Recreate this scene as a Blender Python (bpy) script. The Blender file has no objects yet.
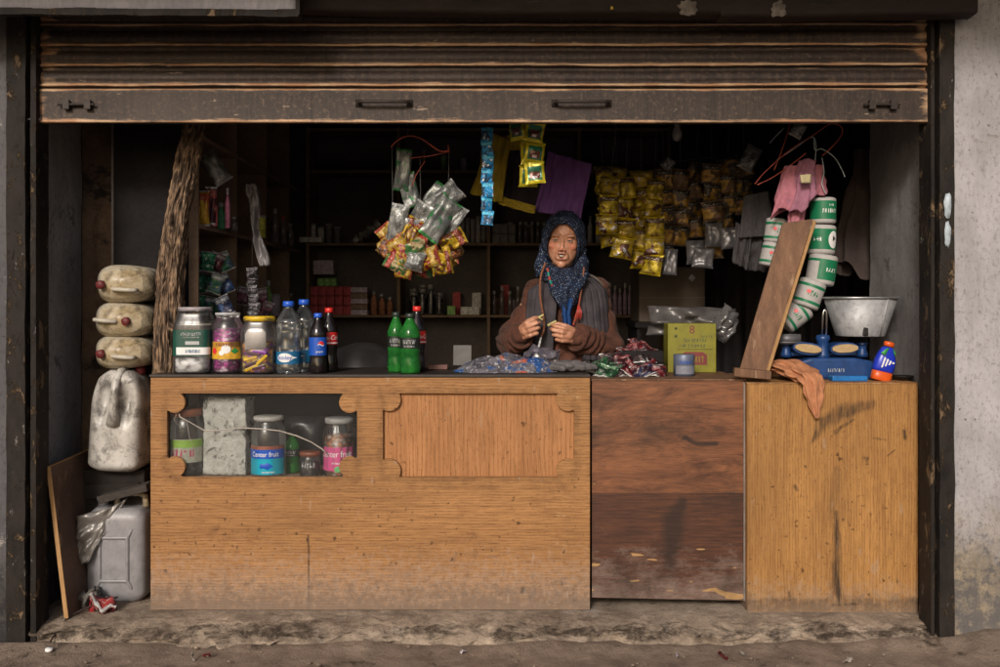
import bpy, bmesh, math, random
from mathutils import Vector, Matrix, noise, Euler

R = math.radians
V = Vector
random.seed(7)
scene = bpy.context.scene
COL = scene.collection

# ---------------------------------------------------------------- camera geometry
D, F, CZ, HY = 3.89, 972.0, 1.29, 303.0      # camera stands D in front of the counter, eye height CZ
def S(d): return (D + d) / F                  # metres per photo pixel at depth d behind the counter front
def P(px, py, d): return V(((px - 500) * S(d), d, CZ - (py - HY) * S(d)))
def PX(px, d): return (px - 500) * S(d)
def PZ(py, d): return CZ - (py - HY) * S(d)

# ---------------------------------------------------------------- object helpers
def tag(o, label=None, cat=None, group=None, kind=None):
    if label: o["label"] = label
    if cat: o["category"] = cat
    if group: o["group"] = group
    if kind: o["kind"] = kind
    return o

def thing(name, label, cat, loc=(0, 0, 0), rot=(0, 0, 0), group=None, kind=None):
    o = bpy.data.objects.new(name, None)
    o.empty_display_size = 0.05
    COL.objects.link(o)
    o.location = loc
    o.rotation_euler = rot
    return tag(o, label, cat, group, kind)

class MB:
    """collects geometry of ONE mesh object"""
    def __init__(s): s.v = []; s.f = []; s.m = []; s.uv = []; s.a = []
    def add(s, vs, fs, m=0, uv=None, a=None):
        n = len(s.v)
        s.v += [V(p) for p in vs]
        s.uv += (uv if uv else [(0.0, 0.0)] * len(vs))
        s.a += (a if a else [0.0] * len(vs))
        for f in fs: s.f.append([i + n for i in f]); s.m.append(m)
        return s
    def xf(s, M):
        s.v = [M @ p for p in s.v]; return s
    def join(s, o, M=None, dm=0):
        n = len(s.v)
        s.v += [(M @ p if M else p.copy()) for p in o.v]; s.uv += o.uv; s.a += o.a
        s.f += [[i + n for i in f] for f in o.f]; s.m += [x + dm for x in o.m]
        return s
    def box(s, c, size, rot=None, m=0):
        c = V(c); hx, hy, hz = size[0] / 2, size[1] / 2, size[2] / 2
        vs = [V((x, y, z)) for x in (-hx, hx) for y in (-hy, hy) for z in (-hz, hz)]
        if rot is not None:
            q = rot if isinstance(rot, Matrix) else Euler(rot).to_matrix()
            vs = [q @ p for p in vs]
        return s.add([p + c for p in vs], [(0, 1, 3, 2), (4, 6, 7, 5), (0, 4, 5, 1), (2, 3, 7, 6), (0, 2, 6, 4), (1, 5, 7, 3)], m)
    def bx(s, x0, x1, y0, y1, z0, z1, m=0):
        return s.box(((x0 + x1) / 2, (y0 + y1) / 2, (z0 + z1) / 2), (x1 - x0, y1 - y0, z1 - z0), None, m)
    def tube(s, pts, r, n=8, m=0, cap=True, flat=1.0):
        pts = [V(p) for p in pts]; k = len(pts)
        rs = r if isinstance(r, (list, tuple)) else [r] * k
        vs = []; fs = []; uv = []
        t0 = (pts[1] - pts[0]).normalized()
        ref = V((0, 0, 1)) if abs(t0.z) < 0.9 else V((0, 1, 0))
        nx = t0.cross(ref).normalized()
        for i in range(k):
            t = (pts[min(i + 1, k - 1)] - pts[max(i - 1, 0)]).normalized()
            nx = (nx - t * nx.dot(t)).normalized(); ny = t.cross(nx)
            for j in range(n):
                a = 2 * math.pi * j / n
                vs.append(pts[i] + nx * (rs[i] * math.cos(a)) + ny * (rs[i] * flat * math.sin(a)))
                uv.append((j / n, i / (k - 1)))
        for i in range(k - 1):
            for j in range(n):
                a, b = i * n + j, i * n + (j + 1) % n
                fs.append((a, b, b + n, a + n))
        if cap:
            fs.append(tuple(range(n - 1, -1, -1))); fs.append(tuple(range((k - 1) * n, k * n)))
        return s.add(vs, fs, m, uv)
    def lathe(s, prof, n=24, m=0, c=(0, 0, 0), sq=0.0, cap=True, ripple=None):
        c = V(c); vs = []; fs = []; uv = []
        k = len(prof)
        for i, (r, z) in enumerate(prof):
            for j in range(n):
                a = 2 * math.pi * j / n
                ca, sa = math.cos(a), math.sin(a)
                q = 1.0
                if sq: q = 1.0 / ((abs(ca) ** sq + abs(sa) ** sq) ** (1.0 / sq))
                rr = r * q
                if ripple: rr += ripple(a, z)
                vs.append(c + V((rr * ca, rr * sa, z))); uv.append((j / n, i / (k - 1)))
        for i in range(k - 1):
            for j in range(n):
                a, b = i * n + j, i * n + (j + 1) % n
                fs.append((a, b, b + n, a + n))
        if cap:
            if prof[0][0] > 1e-5: fs.append(tuple(range(n - 1, -1, -1)))
            if prof[-1][0] > 1e-5: fs.append(tuple(range((k - 1) * n, k * n)))
        return s.add(vs, fs, m, uv)
    def ell(s, c, r, m=0, nu=20, nv=12, rot=None):
        c = V(c)
        if not isinstance(r, (list, tuple)): r = (r, r, r)
        q = Euler(rot).to_matrix() if rot else Matrix.Identity(3)
        vs = [c + q @ V((0, 0, -r[2]))]; fs = []
        for i in range(1, nv):
            b = -math.pi / 2 + math.pi * i / nv
            for j in range(nu):
                a = 2 * math.pi * j / nu
                vs.append(c + q @ V((r[0] * math.cos(b) * math.cos(a), r[1] * math.cos(b) * math.sin(a), r[2] * math.sin(b))))
        vs.append(c + q @ V((0, 0, r[2])))
        for j in range(nu): fs.append((0, 1 + (j + 1) % nu, 1 + j))
        for i in range(nv - 2):
            for j in range(nu):
                a, b = 1 + i * nu + j, 1 + i * nu + (j + 1) % nu
                fs.append((a, b, b + nu, a + nu))
        L = len(vs) - 1; o = 1 + (nv - 2) * nu
        for j in range(nu): fs.append((L, o + j, o + (j + 1) % nu))
        return s.add(vs, fs, m)
    def cap(s, a, b, ra, rb, m=0, n=14):
        """tapered capsule"""
        a, b = V(a), V(b); t = (b - a); L = t.length; t = t / L
        pts = []; rs = []
        for i in range(5):
            q = math.pi / 2 * (1 - i / 4.0)
            pts.append(a - t * (ra * math.sin(q) * 0.999)); rs.append(max(ra * math.cos(q), ra * 0.02))
        for i in range(5):
            q = math.pi / 2 * (i / 4.0)
            pts.append(b + t * (rb * math.sin(q) * 0.999)); rs.append(max(rb * math.cos(q), rb * 0.02))
        return s.tube(pts, rs, n, m)
    def grid(s, fn, nu, nv, m=0, am=None, close=False):
        vs = []; uv = []; fs = []; a = []
        for j in range(nv + 1):
            for i in range(nu + 1):
                u, v = i / nu, j / nv
                vs.append(V(fn(u, v))); uv.append((u, v)); a.append(am(u, v) if am else 0.0)
        for j in range(nv):
            for i in range(nu):
                q = j * (nu + 1) + i
                fs.append((q, q + 1, q + nu + 2, q + nu + 1))
        return s.add(vs, fs, m, uv, a)
    def pouch(s, w, h, t, seed=0, nx=9, ny=11, M=None, mf=0, mb=0, crump=0.12):
        for side in (-1, 1):
            def fn(u, v):
                x, y = u * 2 - 1, v * 2 - 1
                b = t * max(0, 1 - x ** 4) ** 0.6 * max(0, 1 - y ** 4) ** 0.6
                pinch = 1 - 0.07 * (1 - y ** 6)
                nz = noise.noise(V((x * 1.7 + seed * 3.1, y * 1.7, seed * 7.7))) * crump * w
                nz2 = noise.noise(V((x * 5 + seed, y * 5, seed * 1.7 + side))) * crump * w * 0.35 * (1 - y ** 8)
                bend = 0.10 * h * math.sin(seed * 2.3) * y * y
                p = V((x * w / 2 * pinch, side * (b + nz2 * 0.6) + nz + bend, y * h / 2))
                return M @ p if M else p
            g = MB().grid(fn, nx, ny, mf if side < 0 else mb)
            if side > 0: g.f = [list(reversed(f)) for f in g.f]
            s.join(g)
        return s
    def poly(s, pts, y0, y1, m=0):
        """prism of an x,z outline between depths y0 and y1"""
        n = len(pts)
        vs = [V((x, y0, z)) for x, z in pts] + [V((x, y1, z)) for x, z in pts]
        fs = [tuple(range(n)), tuple(range(2 * n - 1, n - 1, -1))]
        fs += [(i, i + n, (i + 1) % n + n, (i + 1) % n) for i in range(n)]
        return s.add(vs, fs, m)

def to_mesh(mb, name, mats, smooth=True):
    me = bpy.data.meshes.new(name)
    me.from_pydata([tuple(p) for p in mb.v], [], mb.f)
    for x in mats: me.materials.append(x)
    me.polygons.foreach_set("material_index", mb.m)
    me.polygons.foreach_set("use_smooth", [smooth] * len(mb.f))
    ul = me.uv_layers.new(name="UVMap")
    for l in me.loops: ul.data[l.index].uv = mb.uv[l.vertex_index]
    if any(mb.a):
        at = me.attributes.new("mask", "FLOAT", "POINT")
        at.data.foreach_set("value", mb.a)
    me.update()
    return me

def part(name, mb, mats, parent=None, smooth=True, bevel=0, sub=0, solid=0, loc=None, rot=None, label=None):
    if not isinstance(mats, (list, tuple)): mats = [mats]
    me = mb if isinstance(mb, bpy.types.Mesh) else to_mesh(mb, name, mats, smooth)
    o = bpy.data.objects.new(name, me)
    COL.objects.link(o)
    if parent: o.parent = parent
    if loc is not None: o.location = loc
    if rot is not None: o.rotation_euler = rot
    if solid:
        k = o.modifiers.new("solid", "SOLIDIFY"); k.thickness = solid; k.offset = 0
    if bevel:
        k = o.modifiers.new("bevel", "BEVEL"); k.width = bevel; k.segments = 2; k.limit_method = "ANGLE"; k.angle_limit = R(40)
        if smooth:
            for p in me.polygons: p.use_smooth = False
    if sub:
        k = o.modifiers.new("sub", "SUBSURF"); k.levels = sub; k.render_levels = sub
    if label: o["label"] = label
    return o

def solo(name, label, cat, mb, mats, loc=(0, 0, 0), rot=(0, 0, 0), group=None, kind=None, **kw):
    o = part(name, mb, mats, None, loc=loc, rot=rot, **kw)
    return tag(o, label, cat, group, kind)

def dup(o, parent=None):
    c = o.copy(); COL.objects.link(c)
    if parent: c.parent = parent
    for ch in list(o.children): dup(ch, c)
    return c

def fuse(mb, voxel, smooth=2, name="fused"):
    """grow one continuous skin over overlapping solids"""
    me = to_mesh(mb, name, [])
    o = bpy.data.objects.new(name, me); COL.objects.link(o)
    k = o.modifiers.new("r", "REMESH"); k.mode = "VOXEL"; k.voxel_size = voxel; k.use_smooth_shade = True
    if smooth:
        k = o.modifiers.new("s", "SMOOTH"); k.iterations = smooth; k.factor = 0.5
    dg = bpy.context.evaluated_depsgraph_get(); dg.update()
    out = bpy.data.meshes.new_from_object(o.evaluated_get(dg))
    bpy.data.objects.remove(o); bpy.data.meshes.remove(me)
    out.name = name
    for p in out.polygons: p.use_smooth = True
    return out

def displace(me, fn):
    ns = [v.normal.copy() for v in me.vertices]
    for v, n in zip(me.vertices, ns):
        d = fn(v.co, n)
        if d: v.co = v.co + (d if isinstance(d, Vector) else n * d)
    me.update()

_txt = {}
def text_mb(body, size, m=0, sx=1.0, bend=None, off=0.0012, c=(0, 0, 0), shear=0.0, rot=0.0):
    """lettering as flat faces; faces -Y; bend = radius of the round thing it is wrapped on"""
    key = (body, shear)
    if key not in _txt:
        cu = bpy.data.curves.new("t", "FONT"); cu.body = body; cu.align_x = "CENTER"; cu.align_y = "CENTER"; cu.size = 1; cu.shear = shear
        cu.resolution_u = 3
        o = bpy.data.objects.new("t", cu); COL.objects.link(o)
        dg = bpy.context.evaluated_depsgraph_get(); dg.update()
        me = bpy.data.meshes.new_from_object(o.evaluated_get(dg))
        _txt[key] = ([v.co.copy() for v in me.vertices], [tuple(p.vertices) for p in me.polygons])
        bpy.data.objects.remove(o); bpy.data.meshes.remove(me); bpy.data.curves.remove(cu)
    vs, fs = _txt[key]
    out = []; c = V(c)
    cr, sr = math.cos(rot), math.sin(rot)
    for p in vs:
        x, z = p.x * size * sx, p.y * size
        x, z = x * cr - z * sr, x * sr + z * cr
        if bend:
            a = (x + c.x) / bend; r = bend + off
            out.append(V((r * math.sin(a), -r * math.cos(a) + c.y, c.z + z)))
        else:
            out.append(c + V((x, -off, z)))
    return MB().add(out, [f for f in fs if len(f) > 2], m)

def scribble(w, h, n, seed=0, m=0, bend=None, off=0.0012, c=(0, 0, 0)):
    """letter-like strokes for print too small to read"""
    rnd = random.Random(seed); mb = MB(); c = V(c); x = -w / 2; cw = w / n
    for i in range(n):
        k = rnd.randint(2, 3)
        for j in range(k):
            t = rnd.choice("vvhd")
            lx = x + cw * (0.1 + 0.6 * rnd.random())
            if t == "v": q = [(lx, -h / 2), (lx + cw * .22, -h / 2), (lx + cw * .22, h / 2 * rnd.uniform(.5, 1)), (lx, h / 2)]
            elif t == "h":
                zz = rnd.uniform(-h / 2, h / 2 * .8)
                q = [(x + cw * .1, zz), (x + cw * .8, zz), (x + cw * .8, zz + h * .18), (x + cw * .1, zz + h * .18)]
            else: q = [(x + cw * .1, -h / 2), (x + cw * .3, -h / 2), (x + cw * .8, h / 2), (x + cw * .6, h / 2)]
            e = 0.00015 * (j + 1)
            if bend: vs = [V(((bend + off + e) * math.sin((a + c.x) / bend), -(bend + off + e) * math.cos((a + c.x) / bend) + c.y, c.z + b)) for a, b in q]
            else: vs = [c + V((a, -off - e, b)) for a, b in q]
            mb.add(vs, [(0, 1, 2, 3)], m)
        x += cw
    return mb

def band(r, z0, z1, a0=-180, a1=180, n=40, m=0, off=0.0006, c=(0, 0)):
    """label band on a round body, angle 0 faces the street (-Y)"""
    def fn(u, v):
        a = R(a0 + (a1 - a0) * u); rr = (r(z0 + (z1 - z0) * v) if callable(r) else r) + off
        return V((c[0] + rr * math.sin(a), c[1] - rr * math.cos(a), z0 + (z1 - z0) * v))
    return MB().grid(fn, n, 4, m)

def disc_on(r, ang, z, rx, rz, n=20, m=0, off=0.001):
    """a spot of print on a round body"""
    vs = []; fs = []; K = 6
    for k in range(1, K + 1):
        for i in range(n):
            t = 2 * math.pi * i / n; a = R(ang) + rx * k / K * math.cos(t) / r
            vs.append(V(((r + off) * math.sin(a), -(r + off) * math.cos(a), z + rz * k / K * math.sin(t))))
    vs.append(V(((r + off) * math.sin(R(ang)), -(r + off) * math.cos(R(ang)), z)))
    fs += [(i, (i + 1) % n, K * n) for i in range(n)]
    for k in range(K - 1):
        for i in range(n): fs.append((k * n + i, (k + 1) * n + i, (k + 1) * n + (i + 1) % n, k * n + (i + 1) % n))
    return MB().add(vs, fs, m)

# ---------------------------------------------------------------- material helpers
class NT:
    def __init__(s, name):
        s.mat = bpy.data.materials.new(name); s.mat.use_nodes = True
        s.nt = s.mat.node_tree; s.n = s.nt.nodes; s.l = s.nt.links
        s.b = s.n["Principled BSDF"]
        s.tc = None
    def put(s, sock, v):
        if hasattr(v, "is_linked") or isinstance(v, bpy.types.NodeSocket): s.l.new(v, sock)
        elif isinstance(v, (list, tuple)) and len(v) == 3 and len(sock.default_value) == 4: sock.default_value = (*v, 1)
        else: sock.default_value = v
    def node(s, typ, **kw):
        x = s.n.new(typ)
        for k, v in kw.items(): setattr(x, k, v)
        return x
    def coord(s, kind="Object", scale=(1, 1, 1), loc=(0, 0, 0), rot=(0, 0, 0)):
        if s.tc is None: s.tc = s.node("ShaderNodeTexCoord")
        mp = s.node("ShaderNodeMapping")
        s.l.new(s.tc.outputs[kind], mp.inputs[0])
        mp.inputs["Scale"].default_value = scale; mp.inputs["Location"].default_value = loc; mp.inputs["Rotation"].default_value = rot
        return mp.outputs[0]
    def noise(s, vec, scale, detail=5, rough=.6, dist=0.0):
        x = s.node("ShaderNodeTexNoise"); s.l.new(vec, x.inputs["Vector"])
        x.inputs["Scale"].default_value = scale; x.inputs["Detail"].default_value = detail
        x.inputs["Roughness"].default_value = rough; x.inputs["Distortion"].default_value = dist
        return x.outputs["Fac"]
    def voro(s, vec, scale, rnd=1.0, feature="F1", out="Distance"):
        x = s.node("ShaderNodeTexVoronoi", feature=feature); s.l.new(vec, x.inputs["Vector"])
        x.inputs["Scale"].default_value = scale; x.inputs["Randomness"].default_value = rnd
        return x.outputs[out]
    def ramp(s, fac, stops, interp="LINEAR"):
        x = s.node("ShaderNodeValToRGB"); s.l.new(fac, x.inputs[0]); e = x.color_ramp.elements
        x.color_ramp.interpolation = interp
        while len(e) < len(stops): e.new(0.5)
        for i, (p, c) in enumerate(stops):
            e[i].position = p; e[i].color = (c, c, c, 1) if not isinstance(c, (tuple, list)) else (*c, 1)
        return x.outputs[0]
    def mix(s, fac, a, b, mode="MIX"):
        x = s.node("ShaderNodeMix", data_type="RGBA", blend_type=mode)
        s.put(x.inputs[0], fac); s.put(x.inputs[6], a); s.put(x.inputs[7], b)
        return x.outputs[2]
    def math(s, op, a, b=0.0, clamp=False):
        x = s.node("ShaderNodeMath", operation=op); x.use_clamp = clamp
        s.put(x.inputs[0], a); s.put(x.inputs[1], b); return x.outputs[0]
    def sep(s, vec):
        x = s.node("ShaderNodeSeparateXYZ"); s.l.new(vec, x.inputs[0]); return x.outputs
    def attr(s, name):
        x = s.node("ShaderNodeAttribute"); x.attribute_name = name; return x.outputs
    def rand(s): return s.node("ShaderNodeObjectInfo").outputs["Random"]
    def bump(s, h, strength=.5, dist=.01):
        x = s.node("ShaderNodeBump"); s.l.new(h, x.inputs["Height"])
        x.inputs["Strength"].default_value = strength; x.inputs["Distance"].default_value = dist
        s.l.new(x.outputs[0], s.b.inputs["Normal"]); return x
    def out(s, col=None, rough=.6, metal=0.0, spec=.5):
        if col is not None: s.put(s.b.inputs["Base Color"], col)
        s.put(s.b.inputs["Roughness"], rough); s.put(s.b.inputs["Metallic"], metal)
        s.b.inputs["Specular IOR Level"].default_value = spec
        return s.mat

def weathered(name, c1, c2, scale=6, c3=None, dirt=.5, rough=.8, metal=0, bump=.3, bd=.005, stretch=(1, 1, 1), spec=.3, fine=60):
    t = NT(name); o = t.coord(scale=stretch)
    f = t.noise(o, scale, 6, .65)
    col = t.mix(t.ramp(f, [(.35, 0.0), (.65, 1.0)]), c1, c2)
    g = t.noise(o, fine, 4, .7)
    col = t.mix(t.math("MULTIPLY", t.ramp(g, [(.42, 0.0), (.7, 1.0)]), .5), col, tuple(x * .45 for x in c1))
    if c3: col = t.mix(t.ramp(t.noise(o, scale * .6, 8, .75, .4), [(dirt - .03, 0.0), (dirt + .05, 1.0)]), col, c3)
    h = t.math("ADD", f, t.math("MULTIPLY", g, .4))
    t.bump(h, bump, bd)
    return t.out(col, rough, metal, spec)

def plain(name, c, rough=.5, metal=0, spec=.5, var=.25, scale=25, bump=0.0):
    t = NT(name); o = t.coord()
    f = t.noise(o, scale, 5, .65)
    col = t.mix(t.ramp(f, [(.3, 0.0), (.7, 1.0)]), tuple(x * (1 - var) for x in c), tuple(min(1, x * (1 + var * .6)) for x in c))
    if bump: t.bump(f, bump, .003)
    return t.out(col, rough, metal, spec)

def clear_plastic(name, tint=(.9, .92, .92), gloss=.10, haze=.06, hazec=(.5, .5, .5), rough=.12):
    t = NT(name); n = t.n
    tr = n.new("ShaderNodeBsdfTransparent"); tr.inputs[0].default_value = (*tint, 1)
    gl = n.new("ShaderNodeBsdfGlossy"); gl.inputs["Roughness"].default_value = rough; gl.inputs[0].default_value = (.9, .9, .9, 1)
    df = n.new("ShaderNodeBsdfDiffuse"); df.inputs[0].default_value = (*hazec, 1)
    lw = n.new("ShaderNodeLayerWeight"); lw.inputs[0].default_value = .35
    o = t.coord(); nz = t.noise(o, 22, 5, .7)
    f = t.math("ADD", t.math("MULTIPLY", lw.outputs["Fresnel"], .9), gloss, True)
    m1 = n.new("ShaderNodeMixShader"); t.l.new(f, m1.inputs[0]); t.l.new(tr.outputs[0], m1.inputs[1]); t.l.new(gl.outputs[0], m1.inputs[2])
    m2 = n.new("ShaderNodeMixShader"); t.l.new(t.math("MULTIPLY", nz, haze * 2), m2.inputs[0]); t.l.new(m1.outputs[0], m2.inputs[1]); t.l.new(df.outputs[0], m2.inputs[2])
    t.l.new(m2.outputs[0], n["Material Output"].inputs[0])
    return t.mat

def packet_mat(name, bg, top, blob, spot, metal=.25, rough=.33, crimp=(.5, .5, .5), scale=2.2):
    t = NT(name); uv = t.coord("UV")
    rnd = t.rand()
    ad = t.node("ShaderNodeVectorMath", operation="ADD"); t.l.new(uv, ad.inputs[0])
    cx = t.node("ShaderNodeCombineXYZ"); t.l.new(t.math("MULTIPLY", rnd, 37.0), cx.inputs[0]); t.l.new(t.math("MULTIPLY", rnd, 91.0), cx.inputs[2])
    t.l.new(cx.outputs[0], ad.inputs[1]); vec = ad.outputs[0]
    col = t.mix(t.ramp(t.noise(vec, scale, 2, .5, .6), [(.50, 0.0), (.53, 1.0)]), bg, blob)
    col = t.mix(t.ramp(t.noise(vec, scale * 2.4, 3, .6, .3), [(.60, 0.0), (.62, 1.0)]), col, spot)
    y = t.sep(uv)[1]
    col = t.mix(t.math("MULTIPLY", t.math("GREATER_THAN", y, .70), t.math("LESS_THAN", y, .9)), col, top)
    br = t.voro(t.coord("UV", (10, 34, 1)), 1.0)
    txt = t.math("MULTIPLY", t.math("LESS_THAN", br, .28), t.math("MULTIPLY", t.math("GREATER_THAN", y, .74), t.math("LESS_THAN", y, .86)))
    col = t.mix(t.math("MULTIPLY", txt, .8), col, (.7, .68, .62))
    e = t.math("ADD", t.math("GREATER_THAN", y, .95), t.math("LESS_THAN", y, .05), True)
    col = t.mix(e, col, crimp)
    t.bump(t.noise(vec, 7, 4, .6), .5, .01)
    return t.out(col, rough, metal, .5)
# ================================================================ materials
def wood_mat(name, base, dark, pale, vertical, floor_z, dirt_h=.35, grain=300, knots=True, worn=.6, pitch=.0115, line=None, cuts=()):
    t = NT(name); o = t.coord()
    st = (1, 1, .05) if vertical else (.05, 1, 1)
    og = t.coord(scale=st)
    g1 = t.noise(og, grain * .8, 4, .7)
    g2 = t.noise(og, grain * .22, 4, .6)
    big = t.noise(t.coord(scale=(1, 1, .35) if vertical else (.35, 1, 1)), 3.2, 5, .6)
    col = t.mix(t.ramp(big, [(.3, 0.0), (.7, 1.0)]), base, tuple(x * .66 for x in base))
    col = t.mix(t.math("MULTIPLY", t.ramp(g2, [(.45, 0.0), (.75, 1.0)]), .55), col, dark)
    fl = t.ramp(g1, [(.47, 0.0), (.62, 1.0)])
    # open pores: long fine parallel lines, broken here and there
    axis = t.sep(o)[0 if vertical else 2]
    wob = t.math("MULTIPLY", t.noise(t.coord(scale=(1, 1, .3) if vertical else (.3, 1, 1)), 9, 3, .6), pitch * 2.2)
    fr_ = t.math("FRACT", t.math("DIVIDE", t.math("ADD", axis, wob), pitch))
    tri = t.math("ABSOLUTE", t.math("SUBTRACT", fr_, .5))
    lw_ = t.math("ADD", t.math("MULTIPLY", t.noise(t.coord(scale=(1, 1, .10) if vertical else (.10, 1, 1)), 90, 3, .7), .30), -.03)
    ln_ = t.math("LESS_THAN", tri, lw_)
    brk = t.ramp(t.noise(t.coord(scale=(1, 1, .35) if vertical else (.35, 1, 1)), 70, 4, .75), [(.40, 0.0), (.58, 1.0)])
    col = t.mix(t.math("MULTIPLY", t.math("MULTIPLY", ln_, brk), .62), col, tuple(x * .8 for x in dark))
    col = t.mix(t.math("MULTIPLY", fl, .42), col, tuple(x * .8 for x in dark))
    spk = t.ramp(t.noise(o, 130, 3, .7), [(.60, 0.0), (.68, 1.0)])
    col = t.mix(t.math("MULTIPLY", t.math("MULTIPLY", spk, t.ramp(t.noise(o, 7, 5, .7), [(.40, .15), (.62, 1.0)])), .75), col, tuple(x * .35 for x in dark))
    # blotches and stains
    col = t.mix(t.math("MULTIPLY", t.ramp(t.noise(o, 5, 7, .75, .5), [(.58, 0.0), (.72, 1.0)]), .55), col, tuple(x * .8 for x in dark))
    if knots:
        geo0 = t.node("ShaderNodeNewGeometry"); z0 = t.sep(geo0.outputs["Position"])[2]
        low = t.math("SUBTRACT", 1.0, t.math("DIVIDE", t.math("SUBTRACT", z0, floor_z), .75), True)
        wn = t.node("ShaderNodeTexNoise"); t.l.new(o, wn.inputs["Vector"]); wn.inputs["Scale"].default_value = 60; wn.inputs["Detail"].default_value = 4
        wv = t.node("ShaderNodeVectorMath", operation="SCALE"); t.l.new(wn.outputs["Color"], wv.inputs[0]); wv.inputs["Scale"].default_value = .035
        wa = t.node("ShaderNodeVectorMath", operation="ADD"); t.l.new(o, wa.inputs[0]); t.l.new(wv.outputs[0], wa.inputs[1])
        for (sc_, r0, r1, k_) in ((5.5, .05, .085, .9), (13, .07, .12, .8), (28, .10, .17, .7)):
            v = t.voro(wa.outputs[0], sc_)
            gate = t.ramp(t.math("ADD", t.noise(t.coord(loc=(sc_, 1, 2)), 4, 4, .6), t.math("MULTIPLY", low, .16)), [(.50, 0.0), (.60, 1.0)])
            col = t.mix(t.math("MULTIPLY", t.math("MULTIPLY", t.ramp(v, [(r0, 1.0), (r1, 0.0)]), gate), k_), col, tuple(x * .3 for x in dark))
    if line:
        xg = t.sep(o)[0]; zg = t.sep(o)[2]
        wz = t.math("MULTIPLY", t.math("SUBTRACT", t.noise(o, 20, 4, .6), .5), .012)
        dx = t.math("ABSOLUTE", t.math("SUBTRACT", t.math("ADD", xg, wz), line[0]))
        lm = t.math("MULTIPLY", t.math("LESS_THAN", dx, line[1]), t.math("LESS_THAN", zg, line[2]))
        col = t.mix(t.math("MULTIPLY", lm, .75), col, tuple(x * .4 for x in dark))
    for (x0_, x1_, z0_, z1_) in cuts:
        xg = t.sep(o)[0]; zg = t.sep(o)[2]
        qx = t.math("SUBTRACT", t.math("ABSOLUTE", t.math("SUBTRACT", xg, (x0_ + x1_) / 2)), (x1_ - x0_) / 2 - .03)
        qz = t.math("SUBTRACT", t.math("ABSOLUTE", t.math("SUBTRACT", zg, (z0_ + z1_) / 2)), (z1_ - z0_) / 2 - .03)
        sd = t.math("MAXIMUM", qx, qz)
        gm_ = t.ramp(t.math("SUBTRACT", t.noise(o, 18, 8, .75), t.math("MULTIPLY", t.math("ABSOLUTE", t.math("SUBTRACT", sd, .034)), 7.0)), [(.34, 0.0), (.52, 1.0)])
        col = t.mix(t.math("MULTIPLY", gm_, .32), col, tuple(x * .45 for x in dark))
    if cuts:
        pal = t.ramp(t.math("ADD", t.noise(t.coord(scale=(.5, 1, 1), loc=(1, 6, 2)), 10, 8, .8), t.math("MULTIPLY", t.ramp(t.sep(o)[0], [(.0, 0.0), (.36, 1.0)]), .10)), [(.66, 0.0), (.74, 1.0)])
        col = t.mix(t.math("MULTIPLY", pal, .55), col, (.52, .37, .20))
    # bleached scuffs, dusty foot
    geo = t.node("ShaderNodeNewGeometry"); z = t.sep(geo.outputs["Position"])[2]
    hgt = t.math("SUBTRACT", 1.0, t.math("DIVIDE", t.math("SUBTRACT", z, floor_z), dirt_h), True)
    sn = t.noise(o, 42, 8, .82)
    m = t.ramp(t.math("ADD", t.math("MULTIPLY", hgt, .42), sn), [(.64, 0.0), (.92, 1.0)])
    col = t.mix(t.math("MULTIPLY", m, worn), col, pale)
    m2 = t.ramp(t.math("ADD", t.math("MULTIPLY", hgt, .5), t.noise(t.coord(loc=(5, 2, 1)), 26, 9, .82)), [(.80, 0.0), (.96, 1.0)])
    col = t.mix(t.math("MULTIPLY", m2, .6), col, (.10, .072, .055))
    sc = t.ramp(t.noise(t.coord(scale=(1.2, 1, .35), rot=(0, .6, 0)), 30, 2, .4), [(.70, 0.0), (.74, 1.0)])
    col = t.mix(t.math("MULTIPLY", sc, .35), col, pale)
    a = t.attr("mask")["Fac"]
    col = t.mix(t.math("MULTIPLY", a, t.ramp(t.noise(t.coord(scale=(1, 1, .12) if vertical else (.12, 1, 1)), 75, 5, .75), [(.34, .2), (.60, 1.0)])), col, (.035, .022, .015))
    h = t.math("SUBTRACT", t.math("MULTIPLY", sn, .3), t.math("MULTIPLY", t.math("MULTIPLY", ln_, brk), .7))
    t.bump(h, .5, .002)
    return t.out(col, .62, 0, .25)

W_L = wood_mat("counter_veneer", (.425, .215, .083), (.14, .060, .024), (.36, .29, .24), False, .06, .36, line=(PX(308.5, 0), .004, PZ(535, 0)),
    cuts=((PX(167, 0), PX(357, 0), PZ(477, 0), PZ(393, 0)), (PX(383, 0), PX(574, 0), PZ(477, 0), PZ(393, 0))))
W_R = wood_mat("cabinet_veneer", (.43, .22, .072), (.19, .082, .027), (.33, .25, .18), True, .05, .22)
W_REC = wood_mat("recess_veneer", (.45, .21, .085), (.22, .09, .03), (.3, .2, .12), True, .2, .1, grain=170, worn=.2, pitch=.017)

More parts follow.
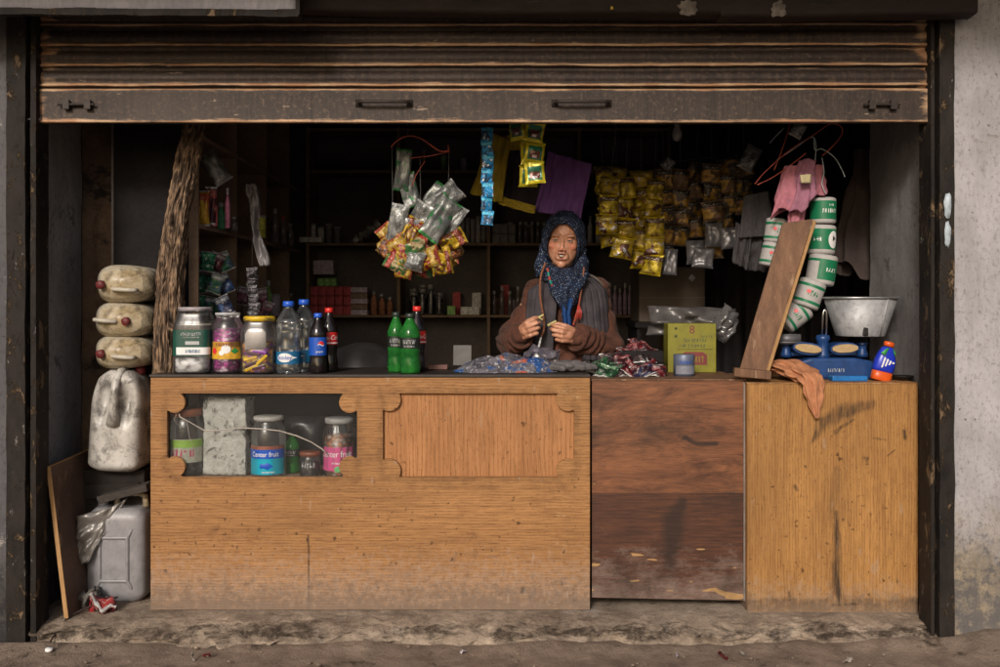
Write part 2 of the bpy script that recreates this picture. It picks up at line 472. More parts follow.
def ply_mat():
    t = NT("dark_plywood"); o = t.coord()
    og = t.coord(scale=(.06, 1, 1)); wav = t.noise(t.coord(scale=(.25, 1, 1)), 14, 5, .7, 1.5)
    geo = t.node("ShaderNodeNewGeometry"); z = t.sep(geo.outputs["Position"])[2]
    up = t.math("GREATER_THAN", z, PZ(494, 0))
    c_up = t.mix(t.ramp(wav, [(.35, 0.0), (.68, 1.0)]), (.225, .090, .040), (.072, .028, .0155))
    c_lo = t.mix(t.ramp(t.noise(og, 120, 5, .7), [(.35, 0.0), (.7, 1.0)]), (.10, .038, .02), (.035, .016, .011))
    col = t.mix(up, c_lo, c_up)
    col = t.mix(t.math("MULTIPLY", t.ramp(t.noise(og, 300, 3, .6), [(.5, 0.0), (.7, 1.0)]), .5), col, (.025, .012, .008))
    hg = t.math("SUBTRACT", 1.0, t.math("DIVIDE", t.math("SUBTRACT", z, .1), .42), True)
    m = t.ramp(t.math("ADD", t.math("MULTIPLY", hg, .35), t.noise(t.coord(scale=(.45, 1, 1.1)), 22, 9, .82)), [(.68, 0.0), (.90, 1.0)])
    col = t.mix(t.math("MULTIPLY", m, .5), col, (.27, .21, .18))
    chip = t.ramp(t.math("ADD", t.math("MULTIPLY", hg, .25), t.noise(t.coord(scale=(.5, 1, 2.2), loc=(.7, 0, 0)), 13, 2, .3)), [(.83, 0.0), (.84, 1.0)], "CONSTANT")
    col = t.mix(t.math("MULTIPLY", chip, .8), col, (.42, .25, .10))
    col = t.mix(t.math("MULTIPLY", t.ramp(t.noise(o, 3.5, 6, .7), [(.52, 0.0), (.7, 1.0)]), .6), col, (.02, .014, .011))
    a = t.attr("mask")["Fac"]; col = t.mix(a, col, (.02, .012, .01))
    t.bump(t.noise(og, 150, 5, .7), .35, .002)
    return t.out(col, .5, 0, .35)
W_PLY = ply_mat()
W_PLANK = weathered("plank_brown", (.20, .105, .058), (.10, .05, .03), 5, (.30, .19, .12), .60, .7, 0, .5, .004, (6, 6, .35), fine=60)
W_EDGE = weathered("raw_wood_edge", (.46, .27, .12), (.33, .18, .075), 8, (.12, .07, .04), .66, .75, 0, .3, .002, (5, 5, .6))
W_DARK = weathered("dark_shelf_wood", (.19, .17, .165), (.14, .125, .125), 6, None, .5, .85, 0, .2, .002, spec=.05)
W_SHELF = weathered("shelf_edge_wood", (.32, .22, .15), (.22, .15, .11), 6, None, .5, .8, 0, .2, .002, spec=.1)
W_TOP = weathered("grimy_top", (.05, .04, .035), (.028, .023, .021), 9, (.13, .10, .085), .62, .5, 0, .2, .002)
DARKWALL = weathered("sooty_wall", (.26, .24, .245), (.20, .185, .19), 3, None, .5, .95, 0, .3, .004, spec=.05)

def plaster_mat(name, c1, c2, damp, crack, dampz=.55, top=None):
    t = NT(name); o = t.coord()
    f = t.noise(o, 2.6, 8, .68, .3)
    col = t.mix(t.ramp(f, [(.35, 0.0), (.65, 1.0)]), c1, c2)
    streak = t.noise(t.coord(scale=(7, 7, 1.1)), 2.2, 9, .8)
    col = t.mix(t.math("MULTIPLY", t.ramp(streak, [(.45, 0.0), (.72, 1.0)]), .55), col, tuple(x * .5 for x in c1))
    sp = t.noise(t.coord(scale=(1, 1, .6)), 70, 6, .8)
    col = t.mix(t.math("MULTIPLY", t.ramp(sp, [(.52, 0.0), (.64, 1.0)]), .75), col, tuple(x * .38 for x in c1))
    pit = t.ramp(t.voro(o, 26), [(.05, 1.0), (.12, 0.0)])
    pm = t.math("MULTIPLY", pit, t.ramp(t.noise(o, 5, 4, .6), [(.5, 0.0), (.62, 1.0)]))
    col = t.mix(t.math("MULTIPLY", pm, .85), col, tuple(x * .2 for x in c1))
    if crack:
        cr = t.ramp(t.noise(t.coord(scale=(1, 1, .8), loc=(2, 1, 4)), 4.5, 9, .8, .6), [(.60, 0.0), (.63, 1.0)])
        col = t.mix(t.math("MULTIPLY", cr, .8), col, crack)
    geo = t.node("ShaderNodeNewGeometry"); z = t.sep(geo.outputs["Position"])[2]
    hg = t.math("SUBTRACT", 1.0, t.math("DIVIDE", z, dampz), True)
    m = t.ramp(t.math("ADD", t.math("MULTIPLY", hg, .9), t.math("MULTIPLY", t.noise(o, 6, 7, .75), .8)), [(.62, 0.0), (1.0, 1.0)])
    col = t.mix(t.math("MULTIPLY", m, .72), col, t.mix(t.ramp(t.noise(o, 11, 8, .78), [(.4, 0.0), (.62, 1.0)]), damp, tuple(x * .3 for x in damp)))
    mo = t.ramp(t.math("ADD", t.math("MULTIPLY", hg, .28), t.noise(t.coord(loc=(3, 3, 9)), 24, 8, .8)), [(.66, 0.0), (.76, 1.0)])
    col = t.mix(t.math("MULTIPLY", mo, .8), col, tuple(x * .22 for x in c1))
    t.bump(t.math("ADD", f, t.math("ADD", t.math("MULTIPLY", sp, .3), t.math("MULTIPLY", pm, -.8))), .6, .008)
    return t.out(col, .9, 0, .15)
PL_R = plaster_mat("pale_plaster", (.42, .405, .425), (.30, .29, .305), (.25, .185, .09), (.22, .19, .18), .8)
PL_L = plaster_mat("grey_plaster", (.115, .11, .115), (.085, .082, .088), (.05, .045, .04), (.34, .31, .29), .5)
PL_IN = plaster_mat("inner_plaster", (.30, .285, .29), (.19, .18, .182), (.09, .08, .075), (.07, .064, .066), .45)
PL_BR = weathered("torn_render", (.22, .145, .095), (.11, .075, .055), 4, (.03, .026, .026), .56, .95, 0, .9, .012, spec=.1)

def rust_mat():
    t = NT("rusty_frame"); o = t.coord()
    f = t.noise(t.coord(scale=(1, 1, .45)), 12, 8, .75)
    col = t.mix(t.ramp(f, [(.35, 0.0), (.6, 1.0)]), (.009, .008, .008), (.024, .019, .016))
    pat = t.ramp(t.noise(t.coord(scale=(1, 1, .55), loc=(3, 2, 1)), 15, 9, .78, .5), [(.55, 0.0), (.60, 1.0)])
    col = t.mix(t.math("MULTIPLY", pat, .8), col, (.17, .115, .068))
    p2 = t.ramp(t.noise(t.coord(scale=(1, 1, .4), loc=(8, 2, 1)), 22, 8, .78, .5), [(.63, 0.0), (.66, 1.0)])
    col = t.mix(t.math("MULTIPLY", p2, .6), col, (.3, .28, .26))
    t.bump(t.math("ADD", f, pat), .8, .006)
    return t.out(col, .7, .05, .2)
RUST = rust_mat()

def shutter_mat():
    t = NT("worn_shutter"); o = t.coord()
    st = t.noise(t.coord(scale=(18, 1, .8)), 3.6, 9, .8)
    col = t.mix(t.ramp(st, [(.33, 0.0), (.66, 1.0)]), (.046, .030, .023), (.012, .009, .0082))
    sp = t.noise(t.coord(scale=(1, 1, 1)), 60, 5, .75)
    col = t.mix(t.math("MULTIPLY", t.ramp(sp, [(.52, 0.0), (.68, 1.0)]), .6), col, (.13, .083, .056))
    wide = t.noise(t.coord(scale=(.7, 1, 1)), 1.8, 5, .6)
    col = t.mix(t.math("MULTIPLY", t.ramp(wide, [(.45, 0.0), (.7, 1.0)]), .5), col, (.062, .044, .035))
    a = t.attr("mask")["Fac"]                     # lighter tan on the raised lips; paint worn off the slat ends
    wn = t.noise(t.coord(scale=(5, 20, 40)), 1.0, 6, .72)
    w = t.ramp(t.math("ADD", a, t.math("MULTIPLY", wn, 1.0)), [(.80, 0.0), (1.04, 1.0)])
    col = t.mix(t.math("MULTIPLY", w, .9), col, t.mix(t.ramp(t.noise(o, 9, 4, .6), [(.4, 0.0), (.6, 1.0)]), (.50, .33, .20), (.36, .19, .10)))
    fl = t.ramp(t.noise(t.coord(scale=(.35, 1, 1.3), loc=(1, 0, 3)), 22, 4, .6), [(.69, 0.0), (.71, 1.0)])
    col = t.mix(t.math("MULTIPLY", fl, .5), col, (.36, .27, .20))
    t.bump(t.math("ADD", st, sp), .4, .003)
    return t.out(col, .58, .25, .4)
SHUT = shutter_mat()
BLACKM = plain("black_iron", (.014, .013, .013), .55, .3, .5, .4, 40, .3)
STEEL = plain("dull_steel", (.42, .43, .45), .42, .8, .5, .35, 14, .15)
IRONBR = plain("brown_iron", (.030, .021, .017), .6, .3, .5, .5, 60, .3)
GREYBOARD = weathered("grey_board", (.30, .285, .31), (.24, .225, .25), 4, (.15, .13, .14), .62, .6, 0, .15, .003, (1, 1, .3))
BEAM = weathered("brown_beam", (.030, .020, .016), (.016, .012, .011), 6, (.075, .055, .045), .66, .75, 0, .4, .004, (1, 4, 3))

def ledge_mat():
    t = NT("broken_concrete"); o = t.coord()
    f = t.noise(o, 7, 9, .72, .4)
    col = t.mix(t.ramp(f, [(.35, 0.0), (.65, 1.0)]), (.44, .355, .275), (.17, .13, .10))
    k = t.noise(t.coord(scale=(.6, 1, 1.4)), 9, 9, .78, .3)
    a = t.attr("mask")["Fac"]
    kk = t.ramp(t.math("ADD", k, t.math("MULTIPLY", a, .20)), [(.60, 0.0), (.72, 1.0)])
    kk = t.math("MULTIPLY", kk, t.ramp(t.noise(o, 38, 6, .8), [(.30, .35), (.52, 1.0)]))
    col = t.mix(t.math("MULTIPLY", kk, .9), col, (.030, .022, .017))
    s = t.noise(o, 85, 5, .75)
    col = t.mix(t.math("MULTIPLY", t.ramp(s, [(.5, 0.0), (.72, 1.0)]), .6), col, (.07, .055, .043))
    col = t.mix(t.math("MULTIPLY", t.ramp(t.noise(t.coord(loc=(4, 4, 4)), 5, 6, .7), [(.6, 0.0), (.7, 1.0)]), .5), col, (.36, .34, .33))
    t.bump(t.math("ADD", f, t.math("MULTIPLY", s, .5)), .9, .012)
    return t.out(col, .92, 0, .15)
LEDGE = ledge_mat()
GROUND = weathered("dusty_ground", (.30, .232, .18), (.17, .13, .102), 9, (.07, .054, .043), .60, .92, 0, 1.0, .014, fine=120, spec=.15)

# ================================================================ setting
def build_ground():
    mb = MB()
    xs = [-200, -40, -12, -6] + [-4 + i * .05 for i in range(161)] + [6, 12, 40, 200]
    ys = [-200, -60, -20, -8, -4, -2.4, -1.6] + [-1.2 + i * .04 for i in range(30)] + [.0, .5, 3, 8, 60]
    def hz(x, y):
        z = .012 * noise.noise(V((x * 2.2, y * 2.2, 0))) + .006 * noise.noise(V((x * 9, y * 9, 3)))
        z += max(0, .03 * (1 - abs(y + .24) / .06)) * (.5 + .9 * noise.noise(V((x * 3, 5, 0)))) if y > -.36 else 0
        if x > 1.6: z += .05 * min(1, (x - 1.6) / .25) * max(0, 1 - abs(y + .2) / .45)
        if abs(x) > 4.2 or y < -1.25 or y > -.0: z = 0 if abs(x) < 6 and y > -3 else 0
        return z - .004
    vs = [V((x, y, hz(x, y))) for y in ys for x in xs]
    n = len(xs)
    fs = [(j * n + i, j * n + i + 1, j * n + i + n + 1, j * n + i + n) for j in range(len(ys) - 1) for i in range(n - 1)]
    mb.add(vs, fs)
    solo("ground", None, None, mb, GROUND, kind="structure")
build_ground()

def build_step():
    prof = [(.30, .060), (.10, .060), (.0, .060), (-.05, .059), (-.09, .057), (-.13, .053), (-.16, .047), (-.19, .036), (-.21, .022), (-.225, .006), (-.24, -.03)]
    def fn(u, v):
        x = -1.86 + 3.60 * u
        k = v * (len(prof) - 1); i = min(int(k), len(prof) - 2); t = k - i
        y = prof[i][0] * (1 - t) + prof[i + 1][0] * t; z = prof[i][1] * (1 - t) + prof[i + 1][1] * t
        e = max(0, min(1, (v - .2) * 2))
        n1 = noise.noise(V((x * 3, v * 1.5, 1))); n2 = noise.noise(V((x * 11, v * 5, 2))); n3 = noise.noise(V((x * 34, v * 14, 4)))
        ch = noise.noise(V((x * 19, v * 8, 7))); y += e * (.055 * n1 + .040 * n2 + .014 * n3 + .045 * max(0, ch - .18))
        z += e * (.010 * n1 + .012 * n2 + .008 * n3) - .012 * max(0, n2 - .25) * e * 3 + .003 * n3 * (1 - e) * (1 if y < -.02 else 0)
        return (x, y, z)
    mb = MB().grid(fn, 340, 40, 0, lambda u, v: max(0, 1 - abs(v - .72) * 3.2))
    solo("step", None, None, mb, LEDGE, kind="structure")
    fl = MB().bx(-1.9, 2.4, .29, 2.85, .0, .05)
    solo("floor", None, None, fl, DARKWALL, kind="structure", smooth=False)
build_step()

SHADE_BLK = weathered("shade_black", (.026, .0235, .0245), (.017, .0155, .016), 3, None, .5, .95, 0, .3, .004, spec=.05)  # near-black wall copy, standing in for shade inside the shop
shop = thing("shop_building", "open-fronted shop with plastered piers and a dark interior behind the counter", "building")
XL, XR = PX(8, -.2), PX(953, -.2)
def rough_wall(x0, x1, z0, z1, y, seed, amp=.008, nu=60, nz=120):
    """front face of a plastered pier with a real thickness"""
    def fn(u, v):
        x, z = x0 + (x1 - x0) * u, z0 + (z1 - z0) * v
        return (x, y + amp * noise.noise(V((x * 3, z * 3, seed))) + amp * .5 * noise.noise(V((x * 14, z * 14, seed))), z)
    mb = MB().grid(fn, nu, nz)
    mb.bx(x0, x1, y + .03, y + .30, z0, z1)
    return mb
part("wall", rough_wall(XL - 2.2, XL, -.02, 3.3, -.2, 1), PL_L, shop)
part("wall", rough_wall(XR, XR + 2.2, -.02, 3.3, -.2, 2), PL_R, shop)
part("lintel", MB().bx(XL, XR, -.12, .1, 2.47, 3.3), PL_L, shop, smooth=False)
# reveals
rx = PX(42, 0)
def reveal(x, y0, y1, seed, flip):
    def fn(u, v):
        y, z = y0 + (y1 - y0) * u, .03 + 2.45 * v
        return (x + .006 * noise.noise(V((y * 4, z * 4, seed))) + .003 * noise.noise(V((y * 20, z * 20, seed))), y, z)
    mb = MB().grid(fn, 30, 120)
    if flip: mb.f = [list(reversed(f)) for f in mb.f]
    return mb
lw = reveal(rx, -.14, .37, 5, False); lw.bx(rx - .25, rx - .02, .1, .368, .03, 2.48)
part("wall", lw, PL_IN, shop, label="dark grey plastered inner side of the doorway beside the stacked cans")
# torn strip of render facing the street
def torn(u, v):
    z = .03 + 2.45 * v
    x1 = PX(122, .42) + .012 * noise.noise(V((z * 5, 3, 0)))
    x0 = rx - .012
    return (x0 + (x1 - x0) * u, .40 + .014 * noise.noise(V((u * 5, z * 9, 4))), z)
part("wall", MB().bx(rx - .25, PX(116, .42), .44, 2.8, .03, 2.48), SHADE_BLK, shop, smooth=False)  # side wall behind the trunk, shade put into its colour
part("wall", MB().grid(torn, 14, 140), PL_BR, shop, solid=.02, label="strip of torn brown render behind the stacked cans")
rr = PX(925, 0)
def rrev(u, v):
    y, z = -.14 + .72 * u, .03 + 2.45 * v
    return (rr + .006 * noise.noise(V((y * 4, z * 4, 9))) + .003 * noise.noise(V((y * 20, z * 20, 9))), y, z)
g = MB().grid(rrev, 36, 120); g.f = [list(reversed(f)) for f in g.f]
g.bx(rr + .02, rr + .3, .101, .58, .03, 2.48)
part("wall", g, PL_IN, shop, label="dark grey plastered inner side of the doorway beside the weighing scale")
part("back_wall", MB().bx(-2.1, 2.5, 2.80, 2.9, .03, 2.55), DARKWALL, shop, smooth=False)
part("side_wall", MB().bx(2.2, 2.3, .585, 2.8, .03, 2.5), DARKWALL, shop, smooth=False)
part("ceiling", MB().bx(-2.1, 2.4, .10, 2.8, 2.482, 2.54), DARKWALL, shop, smooth=False)
part("added_eave", MB().bx(-4.2, 4.2, -1.0, -.205, 2.62, 2.70), BEAM, shop, smooth=False)  # unseen overhang, added to shade the upper shutter

# steel frame with the two guide channels
def wavy_bar(x0, x1, y0, y1, z0, z1, amp=.004, seed=0):
    mb = MB(); n = 130; vs = []; fs = []
    for i in range(n + 1):
        z = z0 + (z1 - z0) * i / n
        for (x, y) in ((x0, y0), (x1, y0), (x1, y1), (x0, y1)):
            vs.append(V((x + amp * noise.noise(V((z * 7, x * 9, seed))), y + amp * noise.noise(V((z * 9, x * 3, seed + 5))), z)))
    for i in range(n):
        for j in range(4): a, b = i * 4 + j, i * 4 + (j + 1) % 4; fs.append((a, b, b + 4, a + 4))
    fs += [(3, 2, 1, 0), (n * 4, n * 4 + 1, n * 4 + 2, n * 4 + 3)]
    return mb.add(vs, fs)
fr = thing("door_frame", "black rusty steel frame and guide channels either side of the shop opening", "door frame")
part("jamb", wavy_bar(XL + .001, PX(27, -.2), -.215, -.10, .0, 2.45, .004, 1), RUST, fr, smooth=False)
part("guide_channel", wavy_bar(PX(31, -.19), PX(36.5, -.19), -.195, -.09, .0, 2.45, .0015, 2), RUST, fr, smooth=False)
part("jamb", wavy_bar(PX(938, -.2), XR - .001, -.215, -.10, .0, 2.45, .004, 3), RUST, fr, smooth=False)
part("guide_channel", wavy_bar(PX(930.5, -.19), PX(934, -.19), -.195, -.09, .0, 2.45, .0015, 4), RUST, fr, smooth=False)
# back of the channels so no gap shows behind them
part("jamb_back", MB().bx(PX(27, -.2), PX(31, -.19), -.12, -.10, .0, 2.45).bx(PX(934, -.19), PX(938, -.2), -.12, -.10, .0, 2.45), BLACKM, fr, smooth=False)
stm = plain("old_sticker", (.45, .52, .58), .6, 0, .4, .5, 30)
stk = MB()
for (a, b, hw, sd) in ((193, 219, .014, 1), (221, 247, .012, 2)):
    n = 18; cz = (PZ(a, -.22) + PZ(b, -.22)) / 2; hh = (PZ(a, -.22) - PZ(b, -.22)) / 2; cx = PX(947.5, -.22)
    vs = [V((cx, -.222, cz))]
    for i in range(n):
        t = 2 * math.pi * i / n; k = 1 + .35 * noise.noise(V((math.cos(t) * 2, math.sin(t) * 2, sd)))
        vs.append(V((cx + hw * k * math.cos(t), -.2215, cz + hh * k * math.sin(t))))
    stk.add(vs, [(0, 1 + i, 1 + (i + 1) % n) for i in range(n)])
part("sticker", stk, stm, fr, solid=.002)

# roller shutter
sh = thing("roller_shutter", "half-raised rusty brown roller shutter across the top of the shop opening", "shutter")
x0, x1 = PX(33.5, -.15), PX(933, -.15)
zb, zt = PZ(123, -.15), PZ(10, -.15)
pitch = 20 * S(-.15)
zbar = PZ(88.5, -.15)
def slats():
    prof = []; z = zt
    nsl = 5
    top = zbar + nsl * pitch
    for k in range(nsl):
        b = top - k * pitch
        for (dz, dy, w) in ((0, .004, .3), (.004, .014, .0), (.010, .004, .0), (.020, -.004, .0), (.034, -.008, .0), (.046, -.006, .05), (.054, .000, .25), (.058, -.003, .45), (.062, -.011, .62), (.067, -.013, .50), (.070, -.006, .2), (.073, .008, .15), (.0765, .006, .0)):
            prof.append((b - dz * pitch / .077, dy, w))
    vs = []; fs = []; aa = []; n = 150
    for (z, y, w) in prof:
        for i in range(n + 1):
            x = x0 + (x1 - x0) * i / n
            e = max(0, 1 - min(i, n - i) / 6.0)
            vs.append(V((x, -.150 + y + .002 * noise.noise(V((x * 3, z * 2, 0))), z + .0035 * noise.noise(V((x * 1.1, 0, 4))) - .002 * noise.noise(V((x * 6, z * 30, 4))))))
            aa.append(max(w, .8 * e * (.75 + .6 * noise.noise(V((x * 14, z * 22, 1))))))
    for j in range(len(prof) - 1):
        for i in range(n): q = j * (n + 1) + i; fs.append((q, q + n + 1, q + n + 2, q + 1))
    m = MB().add(vs, fs, 0, None, aa)
    return m
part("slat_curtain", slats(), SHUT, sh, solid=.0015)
def bar():
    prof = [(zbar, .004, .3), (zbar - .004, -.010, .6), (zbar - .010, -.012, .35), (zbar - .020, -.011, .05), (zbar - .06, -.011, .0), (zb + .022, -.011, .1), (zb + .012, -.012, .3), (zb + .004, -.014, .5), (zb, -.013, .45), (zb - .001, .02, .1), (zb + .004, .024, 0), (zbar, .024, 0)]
    vs = []; fs = []; aa = []; n = 160
    for k, (z, y, w) in enumerate(prof):
        for i in range(n + 1):
            x = x0 + (x1 - x0) * i / n; e = max(0, 1 - min(i, n - i) / 5.0)
            vs.append(V((x, -.152 + y + .0015 * noise.noise(V((x * 8, z * 9, 0))), z + .003 * noise.noise(V((x * 1.1, 0, 4))))))
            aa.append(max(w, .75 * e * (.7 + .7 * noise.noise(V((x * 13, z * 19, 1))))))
    for j in range(len(prof) - 1):
        for i in range(n): q = j * (n + 1) + i; fs.append((q, q + n + 1, q + n + 2, q + 1))
    return MB().add(vs, fs, 0, None, aa)
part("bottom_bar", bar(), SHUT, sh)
for (a, b) in ((356, 412), (552, 611)):
    m = MB(); za = PZ(103, -.17); xa, xb = PX(a, -.17), PX(b, -.17)
    m.tube([(xa + .01, -.165, za), (xa + .012, -.19, za), (xa + .03, -.198, za), (xb - .03, -.198, za), (xb - .012, -.19, za), (xb - .01, -.165, za)], .0062, 8)
    m.bx(xa - .002, xa + .022, -.1705, -.1645, za - .013, za + .013).bx(xb - .022, xb + .002, -.1705, -.1645, za - .013, za + .013)
    part("pull_handle", m, IRONBR, sh)
for (a, b) in ((64, 92), (868, 896)):
    m = MB(); za = PZ(105, -.17); xa, xb = PX(a, -.17), PX(b, -.17)
    m.bx(xa, xb, -.1705, -.1645, za - .006, za + .009)
    for k in (.12, .88): m.bx(xa + (xb - xa) * k - .012, xa + (xb - xa) * k + .012, -.186, -.1704, za - .018, za + .018)
    m.tube([(xa - .02, -.180, za), (xb + .012, -.180, za)], .005, 8)
    part("bolt_lock", m, IRONBR, sh, smooth=False)
part("end_bolt", MB().tube([(PX(24, -.16), -.20, zb + .004), (PX(42, -.16), -.165, zb + .012)], .004, 6), STEEL, sh)

# board and beam over the shutter
bd = thing("awning_board", "grey painted board with a blackened lower edge hanging over the top left corner", "board")
yb = -.42
def brd(u, v):
    x = -2.6 + (PX(298, yb) + 2.6) * u; z = PZ(17 - 4 * (1 - u), yb) + .5 * v
    return (x, yb + .003 * noise.noise(V((x * 4, z * 5, 0))), z)
g = MB().grid(brd, 60, 12); part("panel", g, GREYBOARD, bd, solid=.02)
tr = MB()
for k in range(50):
    xa = -2.6 + (PX(300, yb) + 2.6) * k / 50; xb = -2.6 + (PX(300, yb) + 2.6) * (k + 1) / 50
    za = PZ(15.5 - 4 * (1 - k / 50), yb)
    tr.box(((xa + xb) / 2, yb - .015, za + .003 * noise.noise(V((xa * 9, 0, 1)))), (xb - xa, .03, .024 + .006 * noise.noise(V((xa * 7, 2, 1)))))
part("edge_trim", tr, RUST, bd, smooth=False)
part("end_trim", wavy_bar(PX(297, yb), PX(301, yb), yb - .03, yb + .02, PZ(17, yb), PZ(17, yb) + .5, .002, 7), RUST, bd, smooth=False)
bm = MB()
for (a, b, s) in ((290, 720, 1), (720, 976, 2)):
    def fn(u, v, a=a, b=b, s=s):
        t = 2 * math.pi * v; px = a + (b - a) * u
        sag = 6 * math.sin((px - 290) / 695 * 3.0) + (4 if s == 2 else 0)
        x = PX(px, -.3); z = PZ(3 + sag * .7, -.3)
        q = 1 / ((abs(math.cos(t)) ** 7 + abs(math.sin(t)) ** 7) ** (1 / 7)); return (x, -.27 + .045 * q * math.cos(t), z + .012 + (.040 + .005 * noise.noise(V((x * 3, v * 4, s)))) * q * math.sin(t))
    bm.grid(fn, 60, 40)
    for e_ in (0.0, 1.0):
        n_ = len(bm.v); vs_e = [V(fn(e_, k / 40)) for k in range(40)]; bm.add(vs_e, [tuple(range(40)) if e_ else tuple(range(39, -1, -1))])
lb_ = solo("lintel_beam", "dark brown timber beam running over the top of the shutter", "beam", bm, BEAM)
def blot(px, py, y, rw, rh, seed):
    n = 22; c = P(px, py, y); vs = [c]
    for i in range(n):
        t = 2 * math.pi * i / n; k = 1 + .6 * noise.noise(V((math.cos(t) * 2.4, math.sin(t) * 2.4, seed)))
        vs.append(c + V((rw * k * math.cos(t), 0, rh * k * math.sin(t))))
    return MB().add(vs, [(0, 1 + i, 1 + (i + 1) % n) for i in range(n)])
part("paint_patch", blot(688, 8, -.322, .034, .028, 1).join(blot(779, 9, -.322, .026, .030, 5)), weathered("flaked_paint", (.26, .23, .21), (.10, .085, .075), 30, None, .5, .8), lb_, solid=.004)
part("paint_patch", blot(612, 8, -.322, .006, .006, 9), plain("yellow_spot", (.5, .36, .05), .6), lb_, solid=.004)
# ================================================================ counters
CLEAR = clear_plastic("clear_plastic")
CLEAR2 = clear_plastic("clear_jar", (.93, .93, .94), .02, .03, (.42, .4, .42), .28)
GLASS = clear_plastic("dusty_glass", (.96, .97, .97), .0, .012, (.4, .4, .38), .06)
ztL = PZ(376.5, 0)            # top of the counters
def arc(cx, cy, r, a0, a1, n=10): return [(cx + r * math.cos(R(a0 + (a1 - a0) * i / n)), cy + r * math.sin(R(a0 + (a1 - a0) * i / n))) for i in range(n + 1)]
def window_pts(xl, xr, yt, yb, dx, dyt, dyb, r, pull=.5):
    o = []
    def corner(p0, p1, cx, cy):
        a0 = math.atan2(p0[1] - cy, p0[0] - cx); a1 = math.atan2(p1[1] - cy, p1[0] - cx)
        kx = xl if abs(cx - xl) < abs(cx - xr) else xr; ky = yt if abs(cy - yt) < abs(cy - yb) else yb
        best = None
        for w in (-2 * math.pi, 0, 2 * math.pi):       # sweep that bulges away from the corner
            am = (a0 + a1 + w) / 2
            if abs(a1 + w - a0) > 2 * math.pi: continue
            dd = math.hypot(cx + r * math.cos(am) - kx, cy + r * math.sin(am) - ky)
            if best is None or dd > best[0]: best = (dd, a1 + w)
        a1 = best[1]
        ra = r
        q = [p0]
        for i in range(13):
            t = a0 + (a1 - a0) * i / 12; q.append((cx + ra * math.cos(t), cy + ra * math.sin(t)))
        q.append(p1); return q
    k = pull
    o += corner((xl, yt + dyt), (xl + dx, yt), xl + dx * k, yt + dyt * k)
    o += corner((xr - dx, yt), (xr, yt + dyt), xr - dx * k, yt + dyt * k)
    o += corner((xr, yb - dyb), (xr - dx, yb), xr - dx * k, yb - dyb * k)
    o += corner((xl + dx, yb), (xl, yb - dyb), xl + dx * k, yb - dyb * k)
    return o
def plate(outline, holes, depth, y):
    """flat board with cut-outs, outline in x,z metres; front face at y"""
    cu = bpy.data.curves.new("pl", "CURVE"); cu.dimensions = "2D"; cu.fill_mode = "BOTH"; cu.extrude = depth / 2 - .0015; cu.bevel_depth = .0015; cu.bevel_resolution = 1; cu.offset = -.0015
    for pts in [outline] + holes:
        sp = cu.splines.new("POLY"); sp.points.add(len(pts) - 1); sp.use_cyclic_u = True
        for p, q in zip(sp.points, pts): p.co = (q[0], q[1], 0, 1)
    o = bpy.data.objects.new("pl", cu); COL.objects.link(o)
    dg = bpy.context.evaluated_depsgraph_get(); dg.update()
    me = bpy.data.meshes.new_from_object(o.evaluated_get(dg))
    bpy.data.objects.remove(o); bpy.data.curves.remove(cu)
    for v in me.vertices: x, z, e = v.co; v.co = (x, y + depth / 2 - e, z)
    me.flip_normals(); me.materials.clear()
    return me
def px2(pts, d): return [(PX(a, d), PZ(b, d)) for a, b in pts]
xa, xb, zbL = PX(150.5, 0), PX(590, 0), PZ(610, 0)
lc = thing("shop_counter", "wide tan veneer counter with a notched glass display window and a sunken panel", "counter")
win = window_pts(167, 357, 393.5, 477, 15, 18, 20, 10.5, .5)
rec = window_pts(383, 574, 393.5, 477, 17, 17, 18, 12, .34)
me = plate([(xa, zbL), (xb, zbL), (xb, ztL - .004), (xa, ztL - .004)], [px2(win, 0)[::-1], px2(rec, 0)[::-1]], .018, 0)
me.materials.append(W_L); part("front_panel", me, [W_L], lc)
bp = MB().bx(PX(376, .022), PX(581, .022), .020, .028, PZ(486, .022), PZ(386, .022))
part("recess_panel", bp, W_REC, lc, smooth=False)
part("top", MB().bx(xa - .004, xb + .002, -.006, .42, ztL - .0035, ztL + .008), W_TOP, lc, bevel=.003)
zsh = PZ(478.5, .02)
part("shelf", MB().bx(xa + .02, xb - .02, .029, .40, zsh - .016, zsh), W_SHELF, lc, smooth=False)
for x in (xa, xb - .018): part("side_panel", MB().bx(x, x + .018, .0185, .40, zbL, ztL - .004), W_L, lc, smooth=False)
part("back_panel", MB().bx(xa, xb, .401, .41, zbL, ztL - .004), SHADE_BLK, lc, smooth=False)
gp = part("display_pane", MB().bx(PX(160, .02), PX(364, .02), .0195, .0225, PZ(484, .02), PZ(388, .02)), GLASS, lc, smooth=False)
CRK = plain("clouded_crack", (.33, .29, .25), .4)
crk = MB()
cp = [(176, 405), (180, 417), (193, 424), (205, 431), (222, 430), (243, 428), (262, 429), (280, 431), (297, 436), (311, 442), (322, 449), (328, 455)]
crk.tube([P(a, b, .018) for a, b in cp], [.0016 + .0014 * abs(math.sin(i * 1.7)) for i in range(len(cp))], 6, flat=.5)
crk.tube([P(187, 421, .018), P(189, 436, .018), P(194, 447, .018)], .0012, 5, flat=.5)
crk.tube([P(178, 411, .018), P(174, 420, .018), P(183, 430, .018)], .0012, 5, flat=.5)
part("crack", crk, CRK, gp)
# dark compartment wall behind the recess
part("divider", MB().bx(PX(366, .03), PX(366, .03) + .015, .03, .40, zsh, ztL - .004), SHADE_BLK, lc, smooth=False)

